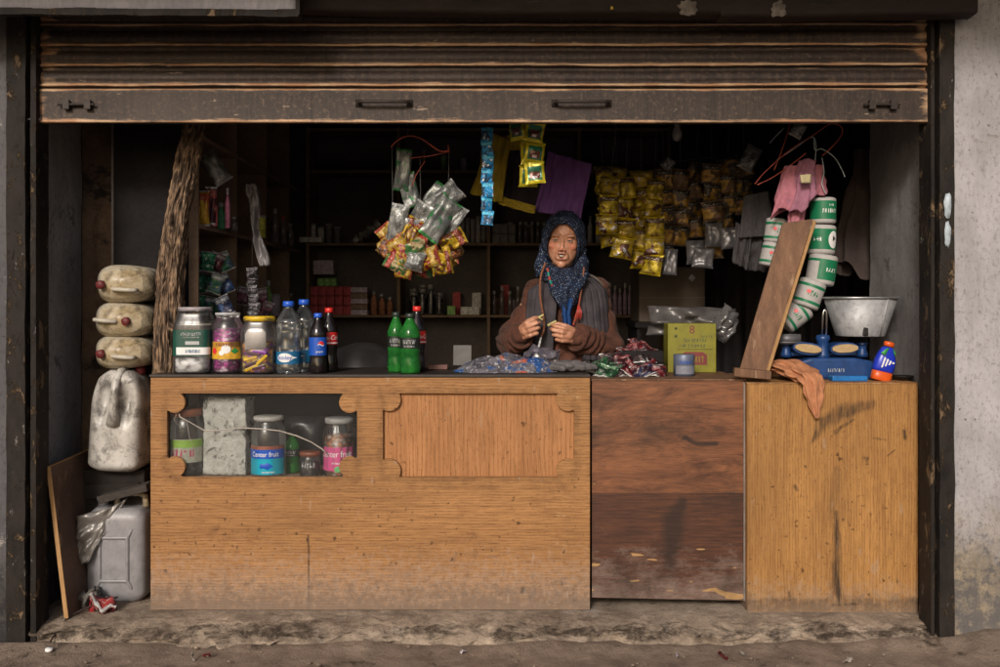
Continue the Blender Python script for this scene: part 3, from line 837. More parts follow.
def stain_panel(pxl, pxr, pyt, pyb, d, th, fn, nu=120, nv=150, skew=0):
    xl, xr, zt_, zb_ = PX(pxl, d), PX(pxr, d), PZ(pyt, d), PZ(pyb, d)
    m = MB().grid(lambda u, v: (xl + (xr - xl) * u, d, zb_ + skew * u + (zt_ - zb_ - skew * u) * v), nu, nv, 0, lambda u, v: fn(pxl + (pxr - pxl) * u, pyb + (pyt - pyb) * v))
    m.add([(xl, d, zb_), (xr, d, zb_ + skew), (xr, d, zt_), (xl, d, zt_), (xl, d + th, zb_), (xr, d + th, zb_ + skew), (xr, d + th, zt_), (xl, d + th, zt_)],
          [(0, 4, 5, 1), (1, 5, 6, 2), (2, 6, 7, 3), (3, 7, 4, 0), (4, 7, 6, 5)])
    return m
def seg(px, py, pts, w, ws=None):
    best = 9e9
    for i in range(len(pts) - 1):
        (ax, ay), (bx_, by_) = pts[i], pts[i + 1]; dx, dy = bx_ - ax, by_ - ay
        t = max(0, min(1, ((px - ax) * dx + (py - ay) * dy) / (dx * dx + dy * dy + 1e-9)))
        ww = w if ws is None else ws[i] * (1 - t) + ws[i + 1] * t
        best = min(best, math.hypot(px - ax - dx * t, py - ay - dy * t) / ww)
    return max(0, min(1, 1.5 - best))
def mid_stain(x, y):
    n = noise.noise(V((x * .08, y * .08, 1))) * 3 + noise.noise(V((x * .2, y * .35, 5))) * 2
    s = .9 * seg(x + n, y, [(684, 437), (698, 443), (716, 443)], 2.2)
    s = max(s, .75 * seg(x + n, y, [(682, 500), (674, 520), (670, 560)], 9, [4, 11, 6]))
    return s
def right_stain(x, y):
    n = noise.noise(V((x * .07, y * .07, 2))) * 4 + noise.noise(V((x * .3, y * .12, 5))) * 2.5
    s = .85 * seg(x + n * .5, y + n * .5, [(812, 442), (822, 424), (842, 412), (872, 404)], 5, [1.5, 5, 7, 4])
    s = max(s, .8 * seg(x + n * .3, y + n * .3, [(835, 432), (852, 420)], 2))
    s = max(s, .92 * seg(x + n * .4, y, [(836, 512), (837, 545), (836, 585), (840, 600)], 5, [2.2, 4, 5, 5]))
    s = max(s, .35 * seg(x + n, y, [(837, 470), (838, 512)], 14, [4, 13]))
    for (a, b, c_, d_, w_) in ((864, 458, 867, 459, 1.9), (904, 431, 905, 438, 1.7), (887, 456, 895, 450, .8), (795, 486, 797, 490, 1.5), (873, 438, 886, 440, .6), (885, 484, 886, 486, 1), (789, 592, 790, 600, 1.1), (805, 466, 806, 467, 1), (832, 605, 856, 604, 1.4)):
        s = max(s, .9 * seg(x, y, [(a, b), (c_, d_)], w_))
    s = max(s, .55 * max(0, min(1, (y - 597 - 4 * noise.noise(V((x * .05, 0, 3)))) / 3)) * max(0, 1 - abs(y - 600) / 12))
    return s
mc = thing("low_cabinet", "dark brown plywood cabinet door panel between the two tan counters", "cabinet")
dm = .022
part("door", stain_panel(592, 743.5, 381, 597.5, dm, .02, mid_stain, skew=-.012), W_PLY, mc, smooth=False)
part("edge_strip", MB().bx(PX(743.8, dm), PX(745.6, dm), dm + .001, dm + .02, PZ(601, dm), PZ(382, dm)), STEEL, mc, smooth=False)
ztM = PZ(380, dm)
part("top", MB().bx(PX(591, dm), PX(746, dm), dm - .004, .46, ztM - .003, ztM + .004), W_PLANK, mc, bevel=.002)
part("carcass", MB().bx(PX(592.5, .05), PX(744, .05), dm + .021, .45, PZ(596, dm) + .002, ztM - .0035), SHADE_BLK, mc, smooth=False)
part("plinth", MB().bx(PX(592, .3), PX(746, .3), .22, .40, .05, PZ(596, dm)), SHADE_BLK, mc, smooth=False)
rc = thing("tan_cabinet", "tan vertical-grained veneer cabinet with dark smears under the weighing scale", "cabinet")
dr = -.02
part("front_panel", stain_panel(747.5, 918, 384, 614, dr, .018, right_stain, 170, 220), W_R, rc, smooth=False)
ztR = PZ(382.6, dr)
part("top", MB().bx(PX(747, dr), PX(918.5, dr), dr - .003, .48, ztR - .005, ztR), W_L, rc, bevel=.002)
for x in (PX(747.5, dr), PX(918, dr) - .016): part("side_panel", MB().bx(x, x + .016, dr + .0185, .47, PZ(614, dr), ztR - .006), W_L, rc, smooth=False)

# ================================================================ trunk prop
def bark_mat():
    t = NT("bark"); o = t.coord(scale=(1, 1, .28))
    v = t.voro(t.coord(scale=(1, 1, .22)), 58, 1.0, "DISTANCE_TO_EDGE"); n = t.noise(t.coord(scale=(1, 1, .3)), 46, 8, .75, 1.2)
    f = t.math("ADD", t.math("MULTIPLY", v, .7), t.math("MULTIPLY", n, .75))
    col = t.mix(t.ramp(f, [(.27, 0.0), (.40, .4), (.60, 1.0)]), (.028, .017, .011), t.mix(t.ramp(t.noise(t.coord(), 9, 4, .6), [(.35, 0.0), (.65, 1.0)]), (.27, .185, .125), (.16, .118, .09)))
    rg = t.attr('mask')['Fac']
    col = t.mix(t.ramp(rg, [(.38, 0.0), (.60, .4), (.88, 1.0)]), (.022, .014, .010), col)
    col = t.mix(t.math('MULTIPLY', t.ramp(rg, [(.72, 0.0), (.95, 1.0)]), .6), col, (.42, .27, .165))
    t.bump(f, .8, .012)
    return t.out(col, .9, 0, .15)
BARK = bark_mat()
def rid(a, z):
    w_ = .35 * noise.noise(V((math.cos(a) * 2, math.sin(a) * 2, z * 5)))
    r1 = 1 - abs(noise.noise(V((math.cos(a + w_) * 8.5, math.sin(a + w_) * 8.5, z * 11)))) * 2.6
    r2 = 1 - abs(noise.noise(V((math.cos(a + w_) * 15, math.sin(a + w_) * 15, z * 30 + 7)))) * 2.6
    return max(-.6, .6 * r1 + .4 * r2)
def trunk():
    ctr = [(166, 378), (168, 330), (172, 270), (178, 215), (188, 160), (195, 122), (203, 60), (207, 30)]
    wid = [12.4, 12.8, 12.2, 11.7, 10.7, 9.4, 9, 8.6]
    d = .16
    def fn(u, v):
        k = v * (len(ctr) - 1); i = min(int(k), len(ctr) - 2); t = k - i
        cx = ctr[i][0] * (1 - t) + ctr[i + 1][0] * t; cy = ctr[i][1] * (1 - t) + ctr[i + 1][1] * t
        r = (wid[i] * (1 - t) + wid[i + 1] * t) * S(d)
        a = 2 * math.pi * u
        p = P(cx, cy, d)
        q = V((math.cos(a), math.sin(a), 0))
        g = noise.noise(V((math.cos(a) * 3.2, math.sin(a) * 3.2, p.z * 2.2))) * .008 + noise.noise(V((math.cos(a) * 9, math.sin(a) * 9, p.z * 7))) * .006 + rid(a, p.z) * .0055
        e = abs(noise.noise(V((math.cos(a) * 6 + 4, math.sin(a) * 6, p.z * 3.5)))) * .012
        return p + q * (r + g + e - .004)
    m = MB().grid(fn, 160, 520, 0, lambda u, v: max(.01, min(1, .5 + .5 * rid(2 * math.pi * u, fn(u, v).z))))
    return m
solo("trunk_post", "leaning bark-covered tree trunk standing at the left end of the counter", "trunk", trunk(), BARK)
# it stands on the counter's end

# ================================================================ shelving
def shelves():
    s = thing("shelf_unit", "tall dark wooden shelving along the inner left side wall", "shelf")
    X0, Xw = -1.30, -1.66
    for d in (.29, .90, 1.51, 2.10):
        part("upright", MB().bx(Xw, X0, d, d + .02, .05, 2.40), W_SHELF if d > .3 else SHADE_BLK, s, smooth=False)  # nearest upright's face painted as shade, the others plain wood
    for z in (.80, 1.21, 1.632, 2.02):
        part("shelf", MB().bx(Xw, X0 + .004, .312, 2.44, z - .018, z), W_SHELF, s, smooth=False)
    part("edge_strip", MB().bx(X0 - .035, X0 + .006, .279, .289, .05, 2.4), W_SHELF, s, smooth=False)
    part("back_panel", MB().bx(Xw - .012, Xw - .002, .29, 2.44, .05, 2.4), W_DARK, s, smooth=False)
    b = thing("shelf_unit", "wide dark wooden shelving against the back wall behind the shopkeeper", "shelf")
    d = 2.45
    for px in (306, 397, 487, 578, 668):
        x = PX(px, d)
        part("upright", MB().bx(x, x + .02, d, 2.78, .05, 2.44), W_SHELF, b, smooth=False)
    for py in (128, 170, 243, 315, 372):
        z = PZ(py, d)
        part("shelf", MB().bx(PX(306, d) + .021, PX(668, d) - .001, d + .004, 2.77, z - .016, z), W_SHELF, b, smooth=False)
    part("back_panel", MB().bx(PX(306, d), PX(668, d) + .02, 2.782, 2.792, .05, 2.44), W_DARK, b, smooth=False)
shelves()
# ================================================================ bottles and jars
WHITE = plain("white_print", (.72, .72, .72), .5, 0, .4, .05)
GREYP = plain("grey_print", (.42, .43, .44), .5, 0, .4, .2)
CAPB = plain("blue_cap", (.02, .10, .55), .35, 0, .5, .15)
CAPR = plain("red_cap", (.62, .025, .02), .35, 0, .5, .15)
CAPD = plain("dark_cap", (.02, .03, .025), .4, 0, .5, .2)
COLA = plain("cola", (.008, .004, .003), .08, 0, .6, .2)
COLABODY = plain("cola_bottle_dark", (.010, .007, .008), .09, 0, .6, .3)
LBLUE = plain("label_blue", (.01, .075, .42), .35, 0, .5, .1)
LTEAL = plain("label_teal", (.012, .12, .26), .35, 0, .5, .15)
LRED = plain("label_red", (.50, .015, .015), .35, 0, .5, .1)
LDGREEN = plain("label_dark_green", (.006, .062, .045), .4, 0, .5, .25)
LBLACK = plain("label_black", (.012, .016, .014), .4, 0, .5, .3)
YEL = plain("yellow_plastic", (.62, .40, .01), .4, 0, .5, .12)
RED_LOGO = plain("logo_red", (.60, .02, .03), .4, 0, .5, .05)

def green_mat():
    t = NT("green_soda"); o = t.coord()
    z = t.sep(o)[2]
    col = t.mix(t.ramp(t.noise(o, 18, 4, .6), [(.35, 0.0), (.65, 1.0)]), (.012, .11, .022), (.03, .24, .04))
    t.b.inputs["Transmission Weight"].default_value = .35; t.b.inputs["IOR"].default_value = 1.33
    return t.out(col, .1, 0, .5)
GREENB = green_mat()
GREENC = clear_plastic("green_clear", (.25, .75, .32), .10, .05, (.05, .3, .08))
WATER = clear_plastic("water_bottle_plastic", (.92, .94, .96), .06, .04, (.50, .54, .58), .08)

def bottle(name, label, px, pybase, d, rp, hp, kind, **kw):
    base = P(px, pybase, d); base.z = kw.get("z", ztL + .0085)
    r, h = rp * S(d), hp * S(d)
    t = thing(name, label, "bottle", base, (0, 0, R(kw.get("rz", 0))), kw.get("group"))
    if kind == "water":
        prof = [(.86, 0), (.97, .02), (1, .05), (1, .12), (.98, .13), (.98, .31), (1, .32), (.96, .36), (.92, .42), (.90, .48), (.93, .54), (.97, .58), (.93, .60), (.97, .62), (1.0, .66), (.93, .68), (.99, .70), (.98, .72), (.86, .76), (.62, .83), (.40, .89), (.34, .91), (.34, .935)]
        part("body", MB().lathe([(a * r, b * h) for a, b in prof], 32, 0, ripple=lambda a, z: .0012 * math.sin(a * 7 + z * 60) * (1 if .33 * h < z < .72 * h else 0)), WATER, t)
        part("cap", MB().lathe([(.40 * r, .925 * h), (.44 * r, .93 * h), (.44 * r, .995 * h), (.38 * r, 1.0 * h), (0, h)], 24), CAPB, t)
        lb = part("label", band(.985 * r, .135 * h, .305 * h), LTEAL, t)
        lg = MB()
        lg.join(disc_on(r * .985, -6, .222 * h, r * .62, .062 * h, 26, 0, .0015))
        # droplet tail
        rr = r * .985 + .0014
        vs = [V((rr * math.sin(a), -rr * math.cos(a), .222 * h + zz)) for a, zz in ((.28, .045 * h), (.62, .012 * h), (.95, .0), (.62, -.012 * h), (.28, -.045 * h))]
        lg.add(vs, [(0, 1, 2, 3, 4)])
        part("emblem", lg, WHITE, lb)
        part("lettering", text_mb("kinley", .055 * h * 1.55, 0, .95, r * .985, .0032, (-.004, 0, .222 * h)), LBLUE, lb)
    elif kind in ("cola", "pepsi", "green"):
        prof = [(.80, 0), (.95, .015), (1, .05), (1, .16), (.93, .23), (.90, .28), (.93, .34), (.985, .38), (.985, .60), (1, .63), (.97, .68), (.80, .76), (.55, .84), (.40, .89), (.36, .91), (.36, .935)]
        body = COLABODY if kind != "green" else GREENB
        part("body", MB().lathe([(a * r, b * h) for a, b in prof], 32, 0, ripple=lambda a, z: .0016 * math.cos(a * 5) * (1 if z < .2 * h else 0)), body, t)
        part("cap", MB().lathe([(.42 * r, .925 * h), (.46 * r, .93 * h), (.46 * r, .995 * h), (.38 * r, 1.0 * h), (0, h)], 24), kw["cap"], t)
        if kind == "pepsi":
            lb = part("label", band(.99 * r, .30 * h, .60 * h), LBLUE, t)
            g = MB(); g.join(disc_on(.99 * r, 30, .475 * h, .36 * r, .062 * h, 26, 0, .001))
            part("emblem", g, WHITE, lb)
            g = MB(); rr = .99 * r + .0022; c0 = R(30)
            up = []; dn = []
            for i in range(13):
                q = i / 12; x = (-.36 + .72 * q) * r * .96; k = math.sqrt(max(0, 1 - (x / (.36 * r)) ** 2)) * .060 * h
                wv = .010 * h * math.sin(q * 6.28)
                a = c0 + x / r
                up.append((a, k, wv + .008 * h)); dn.append((a, -k, wv - .008 * h))
            for lst, mi in ((up, 0), (dn, 1)):
                vs = []
                for a, k, wv in lst:
                    lo, hi = (min(wv, k), k) if mi == 0 else (k, max(wv, k))
                    vs += [V((rr * math.sin(a), -rr * math.cos(a), .475 * h + lo)), V((rr * math.sin(a), -rr * math.cos(a), .475 * h + hi))]
                g.add(vs, [(i * 2, i * 2 + 2, i * 2 + 3, i * 2 + 1) for i in range(12)], mi)
            part("emblem", g, [RED_LOGO, LBLUE], lb)
            part("lettering", text_mb("pepsi", .055 * h, 0, 1, .99 * r, .0016, (.35 * r, 0, .365 * h)), WHITE, lb)
        elif kind == "cola":
            lb = part("label", band(.99 * r, .43 * h, .62 * h), LRED, t)
            part("lettering", text_mb("Coca-Cola", .10 * h, 0, .85, .99 * r, .0016, (0, 0, .535 * h), .25), WHITE, lb)
            part("stripe", band(.99 * r, .445 * h, .462 * h, off=.0014), WHITE, lb)
        else:
            lb = part("label", band(.99 * r, .42 * h, .60 * h), LBLACK, t)
            g = scribble(1.3 * r, .07 * h, 7, kw.get("seed", 3), 0, .99 * r, .0016, (0, 0, .53 * h)); g.join(scribble(1.1 * r, .03 * h, 9, 5, 0, .99 * r, .0016, (0, 0, .455 * h)))
            part("lettering", g, GREYP, lb)
            if kw.get("patch"): part("emblem", disc_on(.99 * r, 38, .50 * h, .20 * r, .035 * h, 16, 0, .0016), plain("lime_print", (.3, .42, .05), .5), lb)
    return t
bottle("water_bottle", "clear water bottle with blue cap standing in front, its white droplet label facing out", 288.5, 377, .07, 12.5, 72, "water", group="drink bottles on the counter")
bottle("water_bottle", "clear water bottle with blue cap half hidden behind another water bottle", 304, 376, .17, 12, 72, "water", rz=-38, group="drink bottles on the counter")
bottle("soda_bottle", "small dark soda bottle with blue cap and blue label with a round emblem", 318, 377, .07, 8.8, 60, "pepsi", cap=CAPB, group="drink bottles on the counter", rz=0)
bottle("soda_bottle", "dark cola bottle with red cap and red label beside the blue-labelled bottle", 329, 376, .15, 8.6, 64, "cola", cap=CAPR, group="drink bottles on the counter", rz=8)
bottle("soda_bottle", "green soda bottle with dark cap, farther from the front of the pair of green bottles", 396, 376.5, .13, 8.6, 60, "green", cap=CAPD, patch=True, group="drink bottles on the counter", seed=8)
bottle("soda_bottle", "green soda bottle standing in front of the other green bottle", 410, 377, .06, 10.2, 60, "green", cap=CAPD, group="drink bottles on the counter", seed=3)
bottle("soda_bottle", "cola bottle with red cap half hidden behind the green bottles", 417, 376, .18, 9, 65, "cola", cap=CAPR, group="drink bottles on the counter", rz=35)

def sweets_mat(name, cols, scale=60):
    t = NT(name); o = t.coord(scale=(1, 1, 1.6), rot=(.4, .5, .3))
    v = t.node("ShaderNodeTexVoronoi"); t.l.new(o, v.inputs["Vector"]); v.inputs["Scale"].default_value = scale
    sx = t.sep(v.outputs["Color"])[0]
    n = len(cols)
    col = t.ramp(sx, [(i / n, c) for i, c in enumerate(cols)], "CONSTANT")
    e = t.ramp(v.outputs["Distance"], [(.35, 0.0), (.75, 1.0)])
    col = t.mix(e, col, tuple(sum(c[k] for c in cols) / n * .25 for k in range(3)))
    w_ = t.ramp(t.noise(o, scale * 2.2, 3, .6), [(.62, 0.0), (.66, 1.0)])
    col = t.mix(t.math("MULTIPLY", w_, .5), col, (.7, .68, .66))
    t.bump(e, -.8, .01)
    return t.out(col, .35, 0, .5)
SW_PINK = sweets_mat("pink_sweets", [(.42, .03, .26), (.62, .50, .58), (.30, .02, .22), (.52, .10, .35), (.16, .02, .12)], 55)
SW_MIX = sweets_mat("mixed_wrappers", [(.55, .34, .02), (.25, .05, .30), (.60, .22, .02), (.12, .03, .18), (.50, .40, .10), (.35, .10, .03)], 42)
SW_WHITE = sweets_mat("white_blocks", [(.55, .55, .55), (.45, .45, .46), (.62, .62, .62)], 30)
SW_ORANGE = sweets_mat("orange_sweets", [(.40, .14, .05), (.50, .40, .36), (.25, .08, .04), (.42, .25, .15)], 55)
SW_DARK = sweets_mat("dark_sweets", [(.06, .045, .05), (.12, .10, .10), (.03, .025, .03)], 50)

def fill(r, z0, z1, sq=0, seed=0, k=.92):
    pr = [(0.01, z0), (r * k * .9, z0 + .002), (r * k, z0 + .01), (r * k, z1 - .012), (r * k * .8, z1 - .002), (.01, z1)]
    return MB().lathe(pr, 28, 0, sq=sq, ripple=lambda a, z: .003 * noise.noise(V((math.cos(a) * 5, math.sin(a) * 5, z * 60 + seed))))

def jar(name, label, px, d, rp, hp, zb_, lidmat, lidk, sq=0, neck=.72, ribs=None, group=None, rz=0, mat=None, body=None):
    base = V((PX(px, d), d, zb_)); r, h = rp * S(d), hp * S(d)
    t = thing(name, label, "jar", base, (0, 0, R(rz)), group)
    pr = body or [(.90, 0), (.98, .015), (1, .05), (1, .60), (.99, .72), (.93, .80), (.82, .86), (neck, .90), (neck, .93), (neck * 1.06, .935), (neck * 1.06, .95), (neck, .96), (neck, .985)]
    part("body", MB().lathe([(a * r, b * h) for a, b in pr], 40, 0, sq=sq, cap=lidmat is None and False, ripple=ribs), mat or CLEAR2, t)
    if lidmat:
        part("lid", MB().lathe([(neck * r * 1.02, (1 - lidk) * h), (neck * r * 1.12, (1 - lidk) * h), (neck * r * 1.13, .985 * h), (neck * r * 1.05, h), (0, h)], 36, ripple=lambda a, z: .0006 * math.sin(a * 40)), lidmat, t)
    return t, r, h
ztop = ztL + .0085
GREYLID = plain("grey_lid", (.30, .27, .29), .4, 0, .5, .2)
# green label jar
t, r, h = jar("candy_jar", "plastic jar with a dark green label and white sweets beside the tree trunk", 195, .08, 18.3, 66, ztop, GREYLID, .06, 5, .80, lambda a, z: .0022 * math.cos(a * 26) * (1 if .135 * 1 < z < .2 else 0), "sweet jars on the counter")
f_ = part("sweets", fill(r, .004, .26 * h, 5, 1), SW_WHITE, t); f_["kind"] = "stuff"
lb = MB()
def sqband(r, z0, z1, a0, a1, off, sq, n=40, m=0):
    def fn(u, v):
        a = R(a0 + (a1 - a0) * u) - math.pi / 2; ca, sa = math.cos(a), math.sin(a)
        rr = (r + off) / ((abs(ca) ** sq + abs(sa) ** sq) ** (1 / sq))
        return V((rr * ca, rr * sa, z0 + (z1 - z0) * v))
    return MB().grid(fn, n, 3, m)
lbo = part("label", sqband(r, .27 * h, .66 * h, -80, 80, .001, 5), LDGREEN, t)
part("stripe", sqband(r, .29 * h, .40 * h, -35, 60, .002, 5), WHITE, lbo)
g = scribble(1.1 * r, .05 * h, 12, 4, 0, None, r + .003, (.1 * r, 0, .595 * h)); g.join(scribble(.9 * r, .018 * h, 16, 6, 0, None, r + .003, (0.1 * r, 0, .55 * h)))
g.add([V((-.2 * r, -r - .003, .44 * h)), V((.55 * r, -r - .003, .44 * h)), V((.55 * r, -r - .003, .49 * h)), V((-.2 * r, -r - .003, .49 * h))], [(0, 1, 2, 3)])
part("lettering", g, GREYP, lbo)
part("lettering", scribble(.8 * r, .05 * h, 8, 9, 0, None, r + .0042, (.2 * r, 0, .345 * h)), LTEAL, lbo)
part("rim", MB().lathe([(r * .86, .72 * h), (r * .9, .725 * h), (r * .9, .74 * h), (r * .86, .745 * h)], 36, sq=5, cap=False), CLEAR, t)
# pink sweets jar
t, r, h = jar("candy_jar", "lidless plastic jar of pink sweets with a yellow and white label", 228, .08, 15.6, 61, ztop, None, 0, 0, .72, lambda a, z: .0012 * math.sin(z * 260) * (1 if z > .13 else 0), "sweet jars on the counter")
f_ = part("sweets", fill(r, .004, .74 * h, 0, 2), SW_PINK, t); f_["kind"] = "stuff"
lbo = part("label", band(r, .24 * h, .52 * h, -62, 70), plain("label_yellow", (.60, .34, .03), .4, 0, .5, .3, 60), t)
g = MB(); rr = r + .0014
for (a, z, rx, rz_) in ((8, .40, .30, .07), (-8, .34, .18, .04)): g.join(disc_on(r, a, z * h, rx * r, rz_ * h, 18, 0, .0014))
part("emblem", g, WHITE, lbo)
part("leaf_print", disc_on(r, 40, .37 * h, .26 * r, .05 * h, 4, 0, .002), plain("leaf_green", (.02, .22, .05), .5), lbo)
part("leaf_print", disc_on(r, -38, .37 * h, .22 * r, .06 * h, 5, 0, .002), RED_LOGO, lbo)
part("lettering", scribble(1.1 * r, .05 * h, 7, 12, 0, r, .0026, (0, 0, .475 * h)), plain("brown_print", (.20, .04, .02), .5), lbo)
part("neck_ring", MB().lathe([(r * .74, .95 * h), (r * .79, .955 * h), (r * .79, .985 * h), (r * .74, .99 * h)], 36, cap=False), GREYP, t)
# yellow lid jar
t, r, h = jar("candy_jar", "square plastic jar of wrapped sweets with a yellow lid", 259.5, .07, 17, 57, ztop, YEL, .085, 4, .80, None, "sweet jars on the counter")
f_ = part("sweets", fill(r, .004, .58 * h, 4, 3), SW_MIX, t); f_["kind"] = "stuff"
rnd = random.Random(3)
wr = MB()
for i in range(9):
    x = rnd.uniform(-.55, .55) * r; z = rnd.uniform(.10, .42) * h
    wr.box((x, -r * .93 - .001 * i * .5, z), (.055, .008, .012), (rnd.uniform(-.2, .2), rnd.uniform(-.9, .2), 0), i % 3)
part("wrapped_bars", wr, [plain("wrap_gold", (.55, .36, .02), .3), plain("wrap_purple", (.22, .05, .30), .3), plain("wrap_dark", (.07, .03, .04), .3)], t, bevel=.002)
pm = plain("paper_slip", (.42, .39, .37), .7, 0, .3, .2)
part("paper_slip", MB().add([V((-.62 * r, -r * .965, .42 * h)), V((.62 * r, -r * .965, .45 * h)), V((.60 * r, -r * .95, .72 * h)), V((.35 * r, -r * .93, .80 * h)), V((-.4 * r, -r * .93, .79 * h)), V((-.60 * r, -r * .95, .70 * h))], [(0, 1, 2, 3, 4, 5)]), pm, t, solid=.001)

# ---------------------------------------------------------------- inside the display window
zs = zsh
ORL = plain("brown_orange_lid", (.20, .06, .03), .45)
t, r, h = jar("candy_jar", "clear jar with a brownish lid and green and pink label behind cracked glass", 187, .10, 16.5, 67, zs, ORL, .11, 0, .86, None, "jars in the display window")
lbo = part("label", band(r, .22 * h, .56 * h, -70, 80), plain("pale_label", (.36, .36, .30), .5, 0, .4, .3, 50), t)
part("label_band", band(r, .44 * h, .55 * h, -70, 80, off=.0012), plain("lime_band", (.22, .38, .05), .5), lbo)
part("lettering", scribble(1.5 * r, .11 * h, 6, 21, 0, r, .0018, (.1 * r, 0, .36 * h)), plain("pink_print", (.45, .04, .12), .5), lbo)
f_ = part("sweets", fill(r, .004, .20 * h, 0, 5), SW_DARK, t); f_["kind"] = "stuff"
def cblock():
    c = P(229, 438, .13); w_, h_, d_ = 43 * S(.13), 76 * S(.13), .10
    m = MB()
    def face(o, ux, uy, nu, nv):
        return MB().grid(lambda u, v: o + ux * u + uy * v, nu, nv)
    g = MB().box((0, 0, 0), (w_, d_, h_))
    bm_ = bmesh.new(); me = to_mesh(g, "b", []); bm_.from_mesh(me)
    bmesh.ops.subdivide_edges(bm_, edges=bm_.edges[:], cuts=26, use_grid_fill=True)
    bm_.to_mesh(me); bm_.free()
    displace(me, lambda p, n: V((noise.noise(p * 30), noise.noise(p * 30 + V((9, 0, 0))), noise.noise(p * 30 + V((0, 9, 0))))) * .004 + n * (.004 * noise.noise(p * 80)) - V((.006 * (1 if p.z < 0 else -.5) * max(0, noise.noise(V((2, 1, p.z * 14)))), 0, 0)))
    for p in me.polygons: p.use_smooth = True
    me.materials.append(weathered("concrete_block", (.58, .57, .54), (.40, .39, .36), 30, (.07, .065, .06), .56, .95, 0, 1.0, .01, fine=150, spec=.1))
    return me, c
me, c = cblock(); c.z = zs + 38 * S(.13) + .003
solo("concrete_block", "rough pale concrete block standing in the display window", "block", me, [me.materials[0]], loc=c, rot=(0, 0, R(-6)))
CYAN = plain("label_cyan", (.0, .30, .42), .4, 0, .5, .12)
t, r, h = jar("candy_jar", "clear jar with a blue and cyan label in the middle of the display window", 268.5, .085, 17, 60, zs, plain("dirty_white_lid", (.40, .38, .36), .5), .07, 0, .76, lambda a, z: .0016 * math.sin(z * 210) * (1 if z > .14 else 0), "jars in the display window")
lbo = part("label", band(r, .06 * h, .47 * h, -75, 75), CYAN, t)
part("label_band", band(r, .32 * h, .47 * h, -75, 75, off=.0012), LBLUE, lbo)
part("lettering", text_mb("Center fruit", .105 * h * 1.1, 0, .82, r, .0025, (0, 0, .39 * h)), WHITE, lbo)
part("fish_print", disc_on(r, 4, .20 * h, .42 * r, .06 * h, 5, 0, .0018), LBLUE, lbo)
part("lettering", scribble(.8 * r, .025 * h, 12, 31, 0, r, .0026, (.2 * r, 0, .10 * h)), WHITE, lbo)
part("topping", band(r, .47 * h, .53 * h, -75, 75, off=.001), plain("brown_band", (.22, .08, .05), .5), lbo)
t, r, h = jar("candy_jar", "ribbed jar with a bright pink label at the right end of the display window", 339.5, .09, 16, 58, zs, plain("greyish_lid", (.30, .29, .29), .5), .09, 0, .80, lambda a, z: .0035 * math.cos(a * 14 + z * 40) * (1 if z > .12 else 0), "jars in the display window")
t["label"] = "ribbed jar with a bright pink label beside the small brown-lidded pot"
lbo = part("label", band(r, .12 * h, .52 * h, -80, 70), plain("label_pink", (.55, .08, .24), .4, 0, .5, .12), t)
part("lettering", text_mb("Center fruit", .15 * h, 0, .8, r, .002, (-.1 * r, 0, .40 * h)), WHITE, lbo)
part("lettering", scribble(.7 * r, .03 * h, 11, 33, 0, r, .002, (0, 0, .25 * h)), WHITE, lbo)
part("leaf_print", disc_on(r, 5, .15 * h, .25 * r, .05 * h, 10, 0, .002), plain("mint_green", (.12, .42, .16), .5), lbo)
f_ = part("sweets", fill(r, .004, .72 * h, 0, 8), SW_ORANGE, t); f_["kind"] = "stuff"
t, r, h = jar("small_pot", "small clear pot with a brown lid between the cyan and pink jars", 310, .075, 10.2, 25, zs, ORL, .17, 0, .9, None, "jars in the display window")
part("lettering", scribble(1.4 * r, .22 * h, 5, 41, 0, r, .0012, (0, 0, .5 * h)), GREYP, t)
f_ = part("sweets", fill(r, .004, .6 * h, 0, 9), SW_DARK, t); f_["kind"] = "stuff"
bottle("soda_bottle", "small green bottle tucked behind the cyan jar in the display window", 292, 477, .16, 8, 40, "green", cap=CAPD, z=zs)
# dark bits at the back of the display
for i, (px, w_, h_, lab) in enumerate(((217, 40, 30, "dark crumpled bag behind the concrete block"), (305, 44, 52, "dark crumpled bag behind the small brown-lidded pot"))):
    g = MB().pouch(w_ * S(.3), h_ * S(.3), .05, 40 + i, 12, 12)
    solo("plastic_bag", lab, "bag", g, plain("dark_bag", (.03, .028, .032), .35, 0, .5, .4, 30), loc=(PX(px, .3), .3, zs + h_ * S(.3) / 2), rot=(R(8), 0, 0))

# ================================================================ jerry cans
def can_mat(name, c1, c2, dirt):
    t = NT(name); o = t.coord()
    col = t.mix(t.ramp(t.noise(o, 5, 5, .6), [(.35, 0.0), (.65, 1.0)]), c1, c2)
    col = t.mix(t.math("MULTIPLY", t.ramp(t.noise(o, 13, 8, .78, .5), [(.48, 0.0), (.64, 1.0)]), .85), col, dirt)
    col = t.mix(t.math("MULTIPLY", t.ramp(t.noise(o, 60, 5, .7), [(.55, 0.0), (.7, 1.0)]), .5), col, tuple(x * .4 for x in dirt))
    t.bump(t.noise(o, 14, 5, .6), .15, .003)
    t.b.inputs["Subsurface Weight"].default_value = .15; t.b.inputs["Subsurface Radius"].default_value = (.03, .025, .015)
    return t.out(col, .36, 0, .5)
CAN_Y = can_mat("oily_white_can", (.62, .58, .49), (.36, .27, .14), (.06, .042, .022))
CAN_W = can_mat("grimy_white_can", (.58, .56, .53), (.36, .34, .31), (.045, .038, .032))
CAN_G = weathered("grey_can", (.27, .265, .28), (.215, .21, .222), 4, None, .5, .42, 0, .06, .002, spec=.5, fine=30)
DKRED = plain("dark_red_cap", (.13, .018, .02), .5, 0, .4, .3, 60, .2)
HANDLE = plain("pale_handle", (.50, .46, .39), .5, 0, .4, .2)
